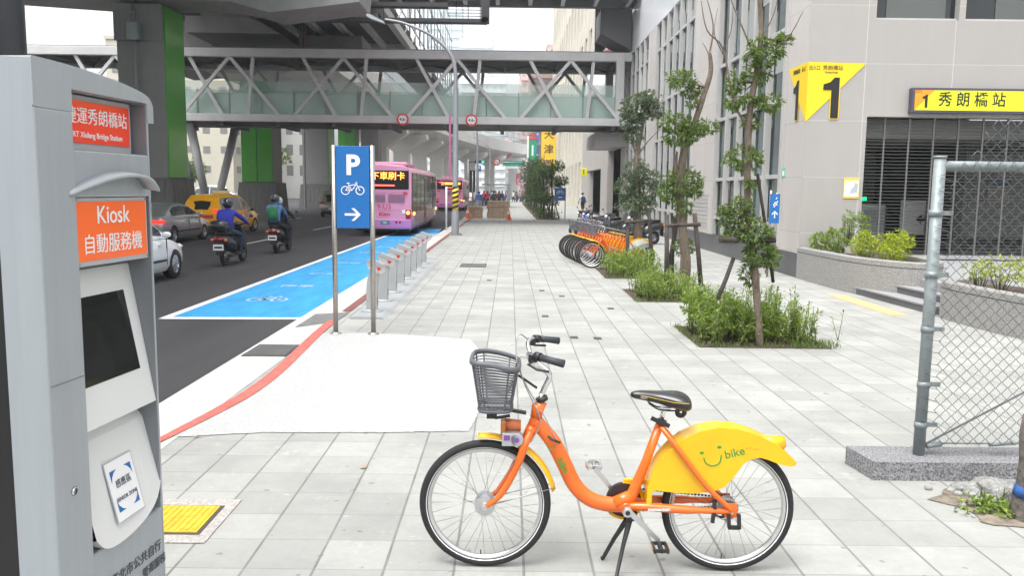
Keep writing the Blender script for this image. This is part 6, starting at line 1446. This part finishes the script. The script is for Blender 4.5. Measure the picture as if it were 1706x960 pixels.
car('silver_car', 'silver saloon with its brake light on beside the kiosk edge', (-12.45, 30.15, ZR), 0, silver_car, 4.5, 1.72, 1.40, 'sedan', .31, lit=True)
tx = car('yellow_taxi', 'yellow estate taxi behind the first scooter rider', (-12.62, 36.6, ZR), R(-5), taxi_y, 4.4, 1.76, 1.68, 'mpv', .32, lit=True, taxi=True)
MB().box(-.35, .35, -.3, -.05, 1.70, 1.83).obj('roof_light', mat('taxi_lamp', (.8, .7, .3), .4), tx, bevel=.03); MB().box(-.45, .55, -2.215, -2.2, .70, .84).obj('rear_decal', mat('red_decal', (.5, .03, .03), .5), tx)
for z in (.80, .62): MB().box(.885, .892, .2, .75, z, z+.10).obj('door_decal', mat('decal_violet', (.55, .4, .6), .5), tx)
car('white_car', 'white saloon whose front shows beside the kiosk', (-8.22, 16.75, ZR), 0, white_car, 4.5, 1.8, 1.46, 'sedan', .325)
car('beige_suv', 'dusty beige off-roader left of the blue parking sign', (-12.15, 59, ZR), 0, tan_car, 4.5, 1.8, 1.82, 'mpv', .36)
car('white_van', 'white van parked behind the first green column', (-36, 100, ZR), R(60), white_car, 4.9, 1.9, 2.1, 'mpv', .34, van=True)
random.seed(15)
for i, (x, y, p_, r_) in enumerate(((-30, 88, grey_car, 80), (-44, 112, white_car, 90), (-7.5, 112, tan_car, 0), (-6.5, 128, white_car, 0), (-9.5, 140, grey_car, 0), (3.8, 170, grey_car, 20), (-11, 104, white_car, 0))):
    car('distant_car', ['grey car crossing behind the left columns', 'white car far off by the cream office block', 'beige car beyond the second bus', 'white car far down the street behind the beige one', 'grey car far down the middle lane', 'grey car at the far end of the pavement', 'white car beyond the off-roader'][i], (x, y, ZR if x < 0 else 0), R(r_), p_, 4.4, 1.75, 1.45, 'sedan', .31, lit=(i in (2, 3, 4)))
# ---------------- buses
pinkb = mat('bus_pink', (.70, .31, .47), .35, coat=.4, var=.03, vs_=1); pinkd = mat('bus_violet_skirt', (.50, .20, .48), .35, coat=.4); busglass = mat('bus_glass', (.035, .05, .045), .06, var=.6, vs_=1.2, coat=.4)
led = mat('led_amber', (.9, .4, .05), .5, emit=(1, .36, .06), es=3.); led_red = mat('led_red', (.9, .05, .05), .5, emit=(1, .08, .06), es=5.); busred = mat('bus_red_letter', (.60, .03, .07), .5)
def bus(label, loc, side, Hb, second=False):
    t_ = thing('city_bus', label, 'bus', loc); Wb = 2.5; x1 = Wb/2; Lb = 11.8
    prof = [(-x1, .32), (-x1, 2.70), (-x1+.08, 2.86), (-x1+.35, 2.98), (0, 3.05), (x1-.35, 2.98), (x1-.08, 2.86), (x1, 2.70), (x1, .32)]
    b_ = MB().prism(prof, (0, 0, 0), (1, 0, 0), (0, 0, 1), (0, 1, 0), Lb).obj('body', pinkb, t_, bevel=.06, segs=3)
    boolean_cut(b_, [MB().cyl((-2, y, .48), (2, y, .48), .56, n=28) for y in (2.7, 9.2)])
    MB().box(-x1*.9, x1*.9, .3, Lb-.3, .22, .8).obj('underbody', blackp, t_)
    MB().box(-x1-.012, x1+.012, -.03, .9, .36, .72).obj('rear_skirt', pinkd, t_, bevel=.03)
    MB().box(-x1+.10, x1-.10, -.022, .02, 1.98, 2.78).obj('rear_window', mat('bus_rear_black', (.012, .012, .014), .1, coat=.3), t_, bevel=.03)
    if not second:
        text('led_text', '下車刷卡', .36, led, (.28, -.030, 2.52), (1, 0, 0), (0, 0, 1), t_, bold=.004)
        MB().box(-.7, .55, -.032, -.026, 2.12, 2.17).obj('brake_strip', led_red, t_)
        text('route_letters', '9-U3', .30, busred, (.10, -.028, 1.24), (1, 0, 0), (0, 0, 1), t_, bold=-.004)
        text('bus_logo', 'Kim', .20, busred, (.12, -.028, .93), (1, 0, 0), (0, 0, 1), t_, bold=.03, sx=1.5)
        MB().box(-.05, .34, -.04, -.03, .50, .66).obj('number_plate', mat('green_plate', (.05, .22, .2), .5), t_); text('plate_text', '963', .11, white_sign, (.14, -.042, .58), (1, 0, 0), (0, 0, 1), t_, bold=.02)
    else:
        MB().box(-1.0, -.5, -.032, -.026, 2.38, 2.66).obj('led_number', led_red, t_); MB().box(-.45, .98, -.032, -.026, 2.42, 2.62).obj('led_text', led, t_); MB().box(-.4, .5, -.032, -.026, 2.12, 2.17).obj('brake_strip', led_red, t_)
    q = MB()
    for a, c_ in ((-.45, .15), (.28, .98)):
        for k in range(8): q.box(a, c_, -.03, -.02, 1.44+k*.045, 1.462+k*.045)
    q.obj('grille_louvres', mat('bus_louvre', (.30, .16, .26), .5), t_)
    MB().box(-x1+.1, x1-.1, -.024, -.02, 1.085, 1.10).box(-x1+.1, x1-.1, -.024, -.02, 1.86, 1.875).obj('panel_lines', pinkd, t_)
    for s in (-1, 1):
        MB().box(s*1.12-.11, s*1.12+.11, -.03, .08, .74, 1.14).obj('tail_cluster', tail_off, t_, bevel=.03); MB().cyl((s*1.12, -.045, 1.0), (s*1.12, -.02, 1.0), .075, n=20).obj('indicator', amber_on if s > 0 else tail_on, t_)
        MB().box(s*1.0-.09, s*1.0+.09, -.03, -.02, 1.76, 1.88).obj('corner_mark', busred, t_); MB().cyl((s*.62, -.045, .60), (s*.62, -.02, .6), .05, n=12).cyl((s*.78, -.045, .60), (s*.78, -.02, .6), .05, n=12).obj('fog_lamp', tail_off, t_)
    MB().box(.86, 1.0, -.028, -.02, .98, 1.12).obj('white_sticker', white_sign, t_)
    # sides
    for s in (-1, 1):
        X = s*x1
        MB().box(min(X, X+s*.015), max(X, X+s*.015), .45, 11.5, 1.02, 2.66).obj('side_glass', busglass, t_)
        q = MB()
        for y in (.35, 1.95, 3.6, 5.1, 6.3, 7.9, 9.4, 10.4): q.box(min(X, X+s*.022), max(X, X+s*.022), y, y+.09, 1.0, 2.7)
        q.obj('window_pillars', mat('bus_pillar', (.05, .05, .05), .4), t_)
        if s > 0:
            for y0 in (5.2, 9.7): d_ = MB().box(X+.0, X+.028, y0, y0+1.05, .42, 2.62).obj('door', mat('bus_door', (.16, .10, .13), .3), t_); MB().box(X+.028, X+.034, y0+.08, y0+.48, .6, 2.5).box(X+.028, X+.034, y0+.56, y0+.97, .6, 2.5).obj('door_glass', busglass, d_)
            MB().box(X, X+.02, 1.2, 5.1, .45, 1.0).obj('side_panel', mat('bus_mirrored_panel', (.42, .30, .36), .2, .4), t_)
            MB().box(X, X+.02, 6.3, 9.6, .45, 1.0).obj('side_panel', mat('bus_mirrored_panel', (.42, .3, .36)), t_)
            for y in (.9, 11.4): MB().ell((X+.02, y, .95), .05, .07, .08).obj('side_indicator', amber_on, t_)
            MB().cbox((X+.22, 11.75, 2.2), (.16, .10, .36)).cbox((X+.1, 11.75, 2.5), (.25, .05, .05)).obj('mirror', blackp, t_, bevel=.03)
        for y in (2.7, 9.2): carwheel(t_, s*(x1-.16), y, .48, .28, 6)
    MB().box(-.9, .9, 1.5, 4.5, 3.0, 3.18).obj('roof_unit', pinkb, t_, bevel=.06)
    return t_
bus('pink city bus with amber characters on its rear display', (-5.43, 35.2, ZR), 1, 3.0)
bus('second pink bus waiting ahead, right of the street lamp', (-5.6, 77, ZR), 1, 3.0, True)

# ---------------- scooters: y forward, origin under the rear axle
def scooter(label, loc, rz, paint, box=False, lit=True, group=None, lean=0.):
    t_ = thing('scooter', label, 'scooter', loc, rz, group); t_.rotation_euler = (0, lean, rz)
    for y in (0, 1.27):
        wh = MB().torus((0, y, .25), (1, 0, 0), .19, .06, 28, 10).obj('wheel', rubber, t_); MB().lathe([(.14, -.04), (.14, .04)], (0, y, .25), (1, 0, 0), 20).cyl((-.05, y, .25), (.05, y, .25), .06).cbox((0, y, .25), (.03, .26, .04)).cbox((0, y, .25), (.03, .04, .26)).obj('rim', hub_m, wh)
    secs = []
    for y, zb, zt, w_ in ((-.42, .66, .74, .08), (-.36, .56, .80, .14), (-.15, .48, .83, .19), (.1, .42, .80, .21), (.35, .36, .74, .20), (.50, .30, .62, .16)):
        secs.append([(w_*math.cos(a)*(1 if math.sin(a) < .5 else .85), y, (zb+zt)/2+(zt-zb)/2*math.sin(a)) for a in [2*math.pi*k/14 for k in range(14)]])
    MB().loft(secs).obj('rear_body', paint, t_)
    MB().loft([[(w_*math.cos(a), y, z+h_*math.sin(a)) for a in [2*math.pi*k/12 for k in range(12)]] for y, z, w_, h_ in ((-.30, .84, .08, .03), (-.22, .85, .14, .05), (.1, .83, .15, .055), (.2, .80, .15, .05), (.5, .77, .13, .05), (.58, .75, .07, .03))]).obj('seat', mat('scooter_seat', (.02, .02, .022), .6), t_)
    MB().box(-.20, .20, .45, 1.0, .25, .33).obj('floorboard', blackp, t_, bevel=.02)
    MB().loft([[(-w_, y-.03, z), (-w_*.6, y+.05, z), (0, y+.08, z), (w_*.6, y+.05, z), (w_, y-.03, z), (w_*.5, y-.02, z), (-w_*.5, y-.02, z)] for y, z, w_ in ((.98, .28, .17), (1.02, .5, .22), (1.04, .75, .21), (1.0, .92, .15), (.97, 1.0, .10))]).obj('leg_shield', paint, t_)
    MB().torus((0, 1.27, .25), (1, 0, 0), .27, .035, 12, 8, a0=.2, a1=2.4, flat=2.2).obj('front_mudguard', paint, t_)
    MB().cyl((0, 1.02, .95), (0, 1.27, .27), .035).obj('fork', blackp, t_)
    hb_ = MB().tube([(-.36, .88, 1.02), (-.2, .95, 1.05), (0, .98, 1.04), (.2, .95, 1.05), (.36, .88, 1.02)], .018, 8).ell((0, 1.0, 1.02), .13, .10, .08).obj('handlebar', blackp, t_)
    for s in (-1, 1): MB().tube([(s*.22, .97, 1.06), (s*.34, 1.0, 1.22)], .006, 5).ell((s*.36, 1.0, 1.25), .06, .015, .04).obj('mirror', blackp, hb_)
    MB().ell((0, 1.10, .96), .09, .05, .06).obj('headlamp', headm, t_)
    MB().ell((0, -.40, .70), .13, .05, .045).obj('tail_lamp', tail_off, t_)
    for s in (-1, 1): MB().ell((s*.17, -.36, .68), .04, .04, .035).obj('indicator', mat('amber_lens', (.8, .25, .03), .3), t_)
    MB().prism([(-.07, .30), (.07, .30), (.10, .66), (-.10, .66)], (0, -.36, 0), (1, 0, 0), (0, 0, 1), (0, -1, -.0), .03).obj('rear_fender', blackp, t_)
    MB().box(-.13, .13, -.42, -.40, .42, .57).obj('number_plate', plate, t_); MB().box(-.10, .10, -.425, -.42, .47, .52).obj('plate_digits', plate_ink, bpy.data.objects[-1] if False else t_)
    MB().tube([(.14, .35, .25), (.16, 0, .28), (.17, -.28, .34)], [.025, .05, .055], 10).obj('exhaust', mat('exhaust_metal', (.12, .12, .12), .4, .6), t_)
    if box: MB().loft([[(w_*math.copysign(abs(math.cos(a))**.6, math.cos(a)), -.33+d_*math.copysign(abs(math.sin(a))**.6, math.sin(a)), z) for a in [2*math.pi*k/16 for k in range(16)]] for z, w_, d_ in ((.90, .16, .14), (.96, .22, .19), (1.06, .235, .20), (1.13, .21, .18), (1.17, .12, .10))]).obj('top_box', mat('topbox_black', (.018, .018, .02), .35, coat=.3), t_)
    return t_
dark_paint = mat('scooter_dark', (.03, .032, .035), .3, coat=.5); blue_paint = mat('scooter_blue', (.02, .07, .30), .3, coat=.5); white_paint2 = mat('scooter_white', (.6, .6, .6), .3, coat=.5)
S1 = (-7.30, 21.2, ZR); S2 = (-7.15, 25.4, ZR)
scooter('black scooter with a round top box ridden by the man in blue', S1, R(-2), dark_paint, True, True)
scooter('dark scooter carrying two riders, ahead of the blue-jacketed one', S2, R(-1), dark_paint, False, True)
for i, (x, y, rz_, p_) in enumerate(((4.0, 33.5, -70, blue_paint), (3.9, 34.6, -75, dark_paint), (4.1, 32.4, -72, dark_paint), (4.3, 35.8, -70, white_paint2), (4.6, 31.2, -65, dark_paint), (5.2, 29.8, -60, dark_paint))):
    scooter(['blue parked scooter behind the rental bicycles', 'black parked scooter just beyond the blue one', 'black parked scooter just in front of the blue one', 'white parked scooter at the far end of the row', 'black parked scooter behind the greyish leaved tree', 'black parked scooter nearest the station wall'][i], (x, y, 0), R(rz_+180), p_, False, False, lean=R(6))
random.seed(8)
for i in range(7): scooter('distant dark scooter parked far along the pavement edge', (-2.0+i*.9+(i % 2)*.3, 120+i*2.5, 0), R(160+i*7), [dark_paint, blue_paint, white_paint2][i % 3], False, False, group='distant scooters parked along the street')

# ---------------- parked row of rental bicycles
pb = bicycle(False)
pb['group'] = 'rental bicycles parked in a row beside the tree bed'
words = ['nearest', 'second', 'third', 'fourth', 'fifth', 'sixth', 'seventh', 'eighth', 'ninth', 'furthest']
for i in range(10):
    o = pb if i == 0 else dup(pb)
    o.location = (2.03-.035*i+random.uniform(-.02, .02), 20.35+i*.345, 0); o.rotation_euler = (random.uniform(-.03, .03), 0, R(-3+random.uniform(-2, 2)))
    o['label'] = 'orange rental bicycle, %s in the parked row of ten' % words[i]
# white patched guard on the nearest one
MB().prism(offset_in(guard_top+guard_bot, .03), (0, -.066, 0), (1, 0, 0), (0, 0, 1), (0, -1, 0), .002).obj('advert_skin', mat('advert_white', (.62, .66, .60), .4, var=.2, vs_=9), pb)
# ============================================================ people
skinm = mat('skin', (.42, .26, .19), .55); hairm = mat('black_hair', (.012, .010, .010), .6)
cloth = {}
def cl(name, col): return mat('cloth_'+name, col, .85, var=.15, vs_=9, bump=.3, bs=40)
def person(label, loc, rz, J, mats, hair=True, helmet=None, scale=1., parts=()):
    """J: joints in metres, x right, y the way the figure faces. one continuous skinned body"""
    names = ['pelvis', 'waist', 'chest', 'neck', 'jaw', 'head', 'crown', 'shl', 'ell', 'wrl', 'hal', 'shr', 'elr', 'wrr', 'har', 'hil', 'knl', 'anl', 'tol', 'hir', 'knr', 'anr', 'tor']
    rad = dict(pelvis=.145, waist=.125, chest=.165, neck=.058, jaw=.075, head=.095, crown=.07, shl=.088, ell=.064, wrl=.045, hal=.038, shr=.088, elr=.064, wrr=.045, har=.038, hil=.105, knl=.072, anl=.05, tol=.036, hir=.105, knr=.072, anr=.05, tor=.036)
    E_ = [('pelvis', 'waist', 0), ('waist', 'chest', 0), ('chest', 'neck', 0), ('neck', 'jaw', 2), ('jaw', 'head', 2), ('head', 'crown', 2)]
    for s in 'lr': E_ += [('chest', 'sh'+s, 0), ('sh'+s, 'el'+s, 0), ('el'+s, 'wr'+s, 3), ('wr'+s, 'ha'+s, 2), ('pelvis', 'hi'+s, 1), ('hi'+s, 'kn'+s, 1), ('kn'+s, 'an'+s, 4), ('an'+s, 'to'+s, 5)]
    me = bpy.data.meshes.new('p'); idx = {n: i for i, n in enumerate(names)}
    me.from_pydata([tuple(J[n]) for n in names], [(idx[a], idx[b]) for a, b, m_ in E_], [])
    o = bpy.data.objects.new('p', me); C.objects.link(o)
    sk = o.modifiers.new('s', 'SKIN'); sk.use_smooth_shade = True
    for i, n in enumerate(names):
        v = me.skin_vertices[0].data[i]; v.radius = (rad[n]*(1.25 if n in ('chest', 'pelvis', 'waist') else 1), rad[n]*.85); v.use_root = (n == 'pelvis')
    sb = o.modifiers.new('b', 'SUBSURF'); sb.levels = 2; sb.render_levels = 2
    bpy.context.view_layer.update(); m2_ = bpy.data.meshes.new_from_object(o.evaluated_get(bpy.context.evaluated_depsgraph_get()))
    bpy.data.objects.remove(o); bpy.data.meshes.remove(me); m2_.name = 'person'
    m2_.materials.clear()
    for x in mats: m2_.materials.append(x)
    V = {n: Vector(J[n]) for n in names}
    for p in m2_.polygons:
        c = Vector(p.center); best = (9, 0)
        for a, b, m_ in E_:
            A, B = V[a], V[b]; d = B-A; t = max(0, min(1, (c-A).dot(d)/max(1e-6, d.length_squared))); dist = (c-(A+d*t)).length/(.5*(rad[a]+rad[b]))
            if dist < best[0]: best = (dist, m_)
        p.material_index = best[1]; p.use_smooth = True
    # fingers, nose and ears joined into the same mesh
    q = MB(); q.cur = 2
    for s in 'lr':
        h = V['ha'+s]; d = (h-V['wr'+s]).normalized(); sd = d.cross(Vector((0, 0, 1)))
        sd = sd.normalized() if sd.length > .1 else Vector((1, 0, 0)); dn = Vector((0, 0, -1)) if abs(d.z) < .8 else Vector((0, 1, 0))
        for k, l_ in enumerate((.055, .065, .06, .048)): b_ = h+sd*(k-1.5)*.018+d*.02; q.tube([b_, b_+d*l_*.6, b_+d*l_*.8+dn*l_*.5], [.0095, .009, .007], 6)
        b_ = h+sd*.03*(1 if s == 'l' else -1); q.tube([b_, b_+sd*.02*(1 if s == 'l' else -1)+d*.03, b_+d*.055+sd*.015*(1 if s == 'l' else -1)], [.011, .010, .008], 6)
    fwd = Vector((0, 1, 0)); hd = V['head']; q.ell(hd+fwd*.10+Vector((0, 0, -.02)), .014, .022, .022, 8, 6)
    for s in (-1, 1): q.ell(hd+Vector((s*.088, 0, -.01)), .012, .022, .032, 8, 6); q.ell(hd+Vector((s*.033, .083, .012)), .012, .008, .008, 8, 6, m=6)
    q.ell(hd+Vector((0, .080, -.058)), .022, .008, .006, 8, 5, m=7)
    bm = bmesh.new(); bm.from_mesh(m2_); tmp = q.mesh('t', mats); bm.from_mesh(tmp); bm.to_mesh(m2_); bm.free(); bpy.data.meshes.remove(tmp)
    if scale != 1: m2_.transform(Matrix.Scale(scale, 4))
    ob = bpy.data.objects.new('person', m2_); C.objects.link(ob); ob.location = loc; ob.rotation_euler = (0, 0, rz); tag(ob, label, 'person')
    hd = hd*scale
    if helmet:
        hm = MB().ell(hd+Vector((0, -.01, .035))*scale, .135, .155, .135, 20, 12).obj('helmet', helmet, ob); MB().ell(hd+Vector((0, .055, .0)), .122, .10, .085, 16, 10).obj('visor', carglass, hm)
    elif hair: MB().ell(hd+Vector((0, -.018, .03))*scale, .098*scale, .108*scale, .098*scale, 16, 10).obj('hair', hairm, ob)
    return ob
eye = mat('eye_dark', (.02, .015, .012), .3); lip = mat('lips', (.35, .13, .11), .5)
def mset(top, legs, sleeve=None, shin=None, shoe=None): return [top, legs, skinm, sleeve or top, shin or legs, shoe or cloth_shoe, eye, lip]
cloth_shoe = cl('shoe_black', (.02, .02, .02))
def stand(walk=0., arm=0., bend=0.):
    J = dict(pelvis=(0, 0, .95), waist=(0, bend*.3, 1.12), chest=(0, bend*.7+.01, 1.32), neck=(0, bend+.01, 1.48), jaw=(0, bend+.03, 1.54), head=(0, bend+.03, 1.62), crown=(0, bend+.02, 1.69))
    for s, x in (('l', -1), ('r', 1)):
        w_ = walk*x; J['sh'+s] = (x*.19, bend+.0, 1.40); J['el'+s] = (x*.25, bend-w_*.18+.0, 1.13); J['wr'+s] = (x*.25, bend-w_*.3+.08+arm*.2, .92+arm*.25); J['ha'+s] = (x*.25, bend-w_*.32+.11+arm*.25, .85+arm*.27)
        J['hi'+s] = (x*.10, 0, .90); J['kn'+s] = (x*.10, w_*.22+.02, .50); J['an'+s] = (x*.10, w_*.42-.03, .09+max(0, -w_)*.08); J['to'+s] = (x*.11, w_*.42+.12, .04)
    return J
def ride(pil=False):
    o = -.02 if not pil else -.36; z = .10 if pil else 0.
    J = dict(pelvis=(0, .16+o, .93+z*.5), waist=(0, .17+o, 1.08+z*.5), chest=(0, .24+o, 1.28+z*.5), neck=(0, .28+o, 1.42+z*.6), jaw=(0, .31+o, 1.48+z*.7), head=(0, .32+o, 1.56+z*.8), crown=(0, .31+o, 1.62+z*.8))
    for s, x in (('l', -1), ('r', 1)):
        J['sh'+s] = (x*.19, .26+o, 1.36+z*.5)
        if not pil: J['el'+s] = (x*.32, .50, 1.18); J['wr'+s] = (x*.33, .78, 1.06); J['ha'+s] = (x*.32, .88, 1.04)
        else: J['el'+s] = (x*.27, .18, 1.16); J['wr'+s] = (x*.20, .36, 1.06); J['ha'+s] = (x*.14, .42, 1.04)
        J['hi'+s] = (x*.11, .20+o, .88); J['kn'+s] = (x*.22, .62+o*.9, .78); J['an'+s] = (x*.17 if not pil else x*.22, .66+o*.7, .38); J['to'+s] = (x*.17 if not pil else x*.22, .82+o*.7, .345)
    return J
helm_b = mat('helmet_black', (.015, .015, .017), .2, coat=.6); helm_s = mat('helmet_silver', (.5, .5, .5), .25, .5, coat=.4); helm_p = mat('helmet_patterned', (.02, .02, .03), .3, island=0, var=.9, vs_=14, col2=(.07, .09, .11))
jeans = cl('jeans', (.03, .045, .08)); black_cl = cl('black', (.02, .02, .022)); blue_j = cl('royal_blue', (.02, .03, .30)); denim = cl('print_blue', (.08, .16, .32)); navy = cl('navy', (.02, .035, .09))
person('scooter rider in a royal blue jacket and black helmet', S1, R(-2), ride(), mset(blue_j, jeans, shoe=cl('green_shoe', (.05, .12, .03))), helmet=helm_b)
person('scooter driver in dark clothes and silver helmet', S2, R(-1), ride(), mset(black_cl, black_cl), helmet=helm_s)
person('pillion rider in a blue patterned shirt and dark helmet', S2, R(-1), ride(True), mset(denim, black_cl), helmet=helm_p)
def backpack(label, loc, rz, m_, z=1.25, y=-.20, s=1.):
    t_ = thing('backpack', label, 'backpack', (loc[0], loc[1], loc[2]), rz)
    MB().loft([[(w_*s*math.copysign(abs(math.cos(a))**.7, math.cos(a)), y+d_*s*math.copysign(abs(math.sin(a))**.7, math.sin(a)), z+zz*s) for a in [2*math.pi*k/14 for k in range(14)]] for zz, w_, d_ in ((-.22, .12, .06), (-.17, .15, .09), (0, .15, .10), (.14, .13, .08), (.20, .07, .04))]).obj('bag', m_, t_)
    MB().ell((0, y-.09*s, z-.08*s), .09*s, .03, .08*s).obj('pocket', m_, t_)
    for s_ in (-1, 1): MB().tube([(s_*.11, y+.05, z+.15), (s_*.13, y+.16, z+.19), (s_*.13, y+.26, z+.10)], .012, 5).obj('strap', m_, t_)
backpack('green backpack on the pillion rider', S2, R(-1), cl('green', (.02, .16, .06)), z=1.25, y=-.33)
person('pedestrian in white shirt and black shorts by the dark passage', (5.75, 66, 0), R(12), stand(.7, 0, .06), mset(cl('pale_shirt', (.55, .6, .65)), black_cl, sleeve=skinm, shin=skinm)); backpack('navy backpack on the pedestrian by the passage', (5.75, 66, 0), R(12), navy, z=1.22, y=-.14, s=1.2)
pc_ = cl('bright_blue', (.03, .10, .35)); 
person('pedestrian in bright blue jacket behind the low pallets', (-2.7, 72, 0), R(0), stand(.3), mset(pc_, cl('grey_trousers', (.25, .25, .27))))
person('pedestrian with a red bag between the pallet stacks', (-2.15, 80, 0), R(10), stand(.6), mset(black_cl, black_cl))
tag(MB().loft([[(x, y, z) for x, y in ((-.14, -.09), (.14, -.09), (.14, .09), (-.14, .09))] for z in (0, .2, .42)], sm=False).obj('red_bag', cl('red_bag', (.4, .03, .05)), bevel=.04), 'red bag on the back of the pedestrian between the pallets', 'bag'); bpy.data.objects['red_bag'].location = (-2.15, 79.76, 1.0)
person('pedestrian in dark coat just right of the red bag', (-1.65, 84, 0), R(20), stand(0.), mset(black_cl, navy))
person('pedestrian in black behind the tall pallet stack', (-1.05, 80, 0), R(180), stand(0, .5), mset(black_cl, black_cl))
random.seed(3)
cols = [cl('red', (.4, .04, .05)), cl('white', (.6, .6, .6)), navy, black_cl, cl('pink', (.55, .2, .3)), cl('teal', (.05, .25, .3)), cl('ochre', (.5, .3, .05))]
far_p = []
for i in range(3):
    o = person('far pedestrian in the crowd beyond the bus shelter', (-3+i, 96+i*3, 0), random.uniform(-.5, .5), stand(random.uniform(0, .6), random.uniform(0, .4)), mset(cols[i], navy)); o['group'] = 'far pedestrians beyond the shelter'; far_p.append(o)
for i in range(26):
    s_ = far_p[i % 3]; c = dup(s_, (random.uniform(-4.5, 4.5) if i % 4 else random.uniform(-3, -.5), 97+random.random()**1.3*80, 0), random.uniform(-3, 3))
    c.data = s_.data.copy(); c.data.materials[0] = random.choice(cols); c.data.materials[3] = c.data.materials[0]
# ============================================================ haze
hz = bpy.data.materials.new('haze'); hz.use_nodes = True; t = hz.node_tree
for n in list(t.nodes):
    if n.type == 'BSDF_PRINCIPLED': t.nodes.remove(n)
pv = t.nodes.new('ShaderNodeVolumePrincipled'); pv.inputs['Color'].default_value = (.92, .95, 1, 1); pv.inputs['Density'].default_value = .0008; pv.inputs['Anisotropy'].default_value = .2
t.links.new(pv.outputs[0], [n for n in t.nodes if n.type == 'OUTPUT_MATERIAL'][0].inputs['Volume'])
tag(MB().box(-130, 130, -80, 470, -1.2, 98).obj('haze', hz), kind='stuff')
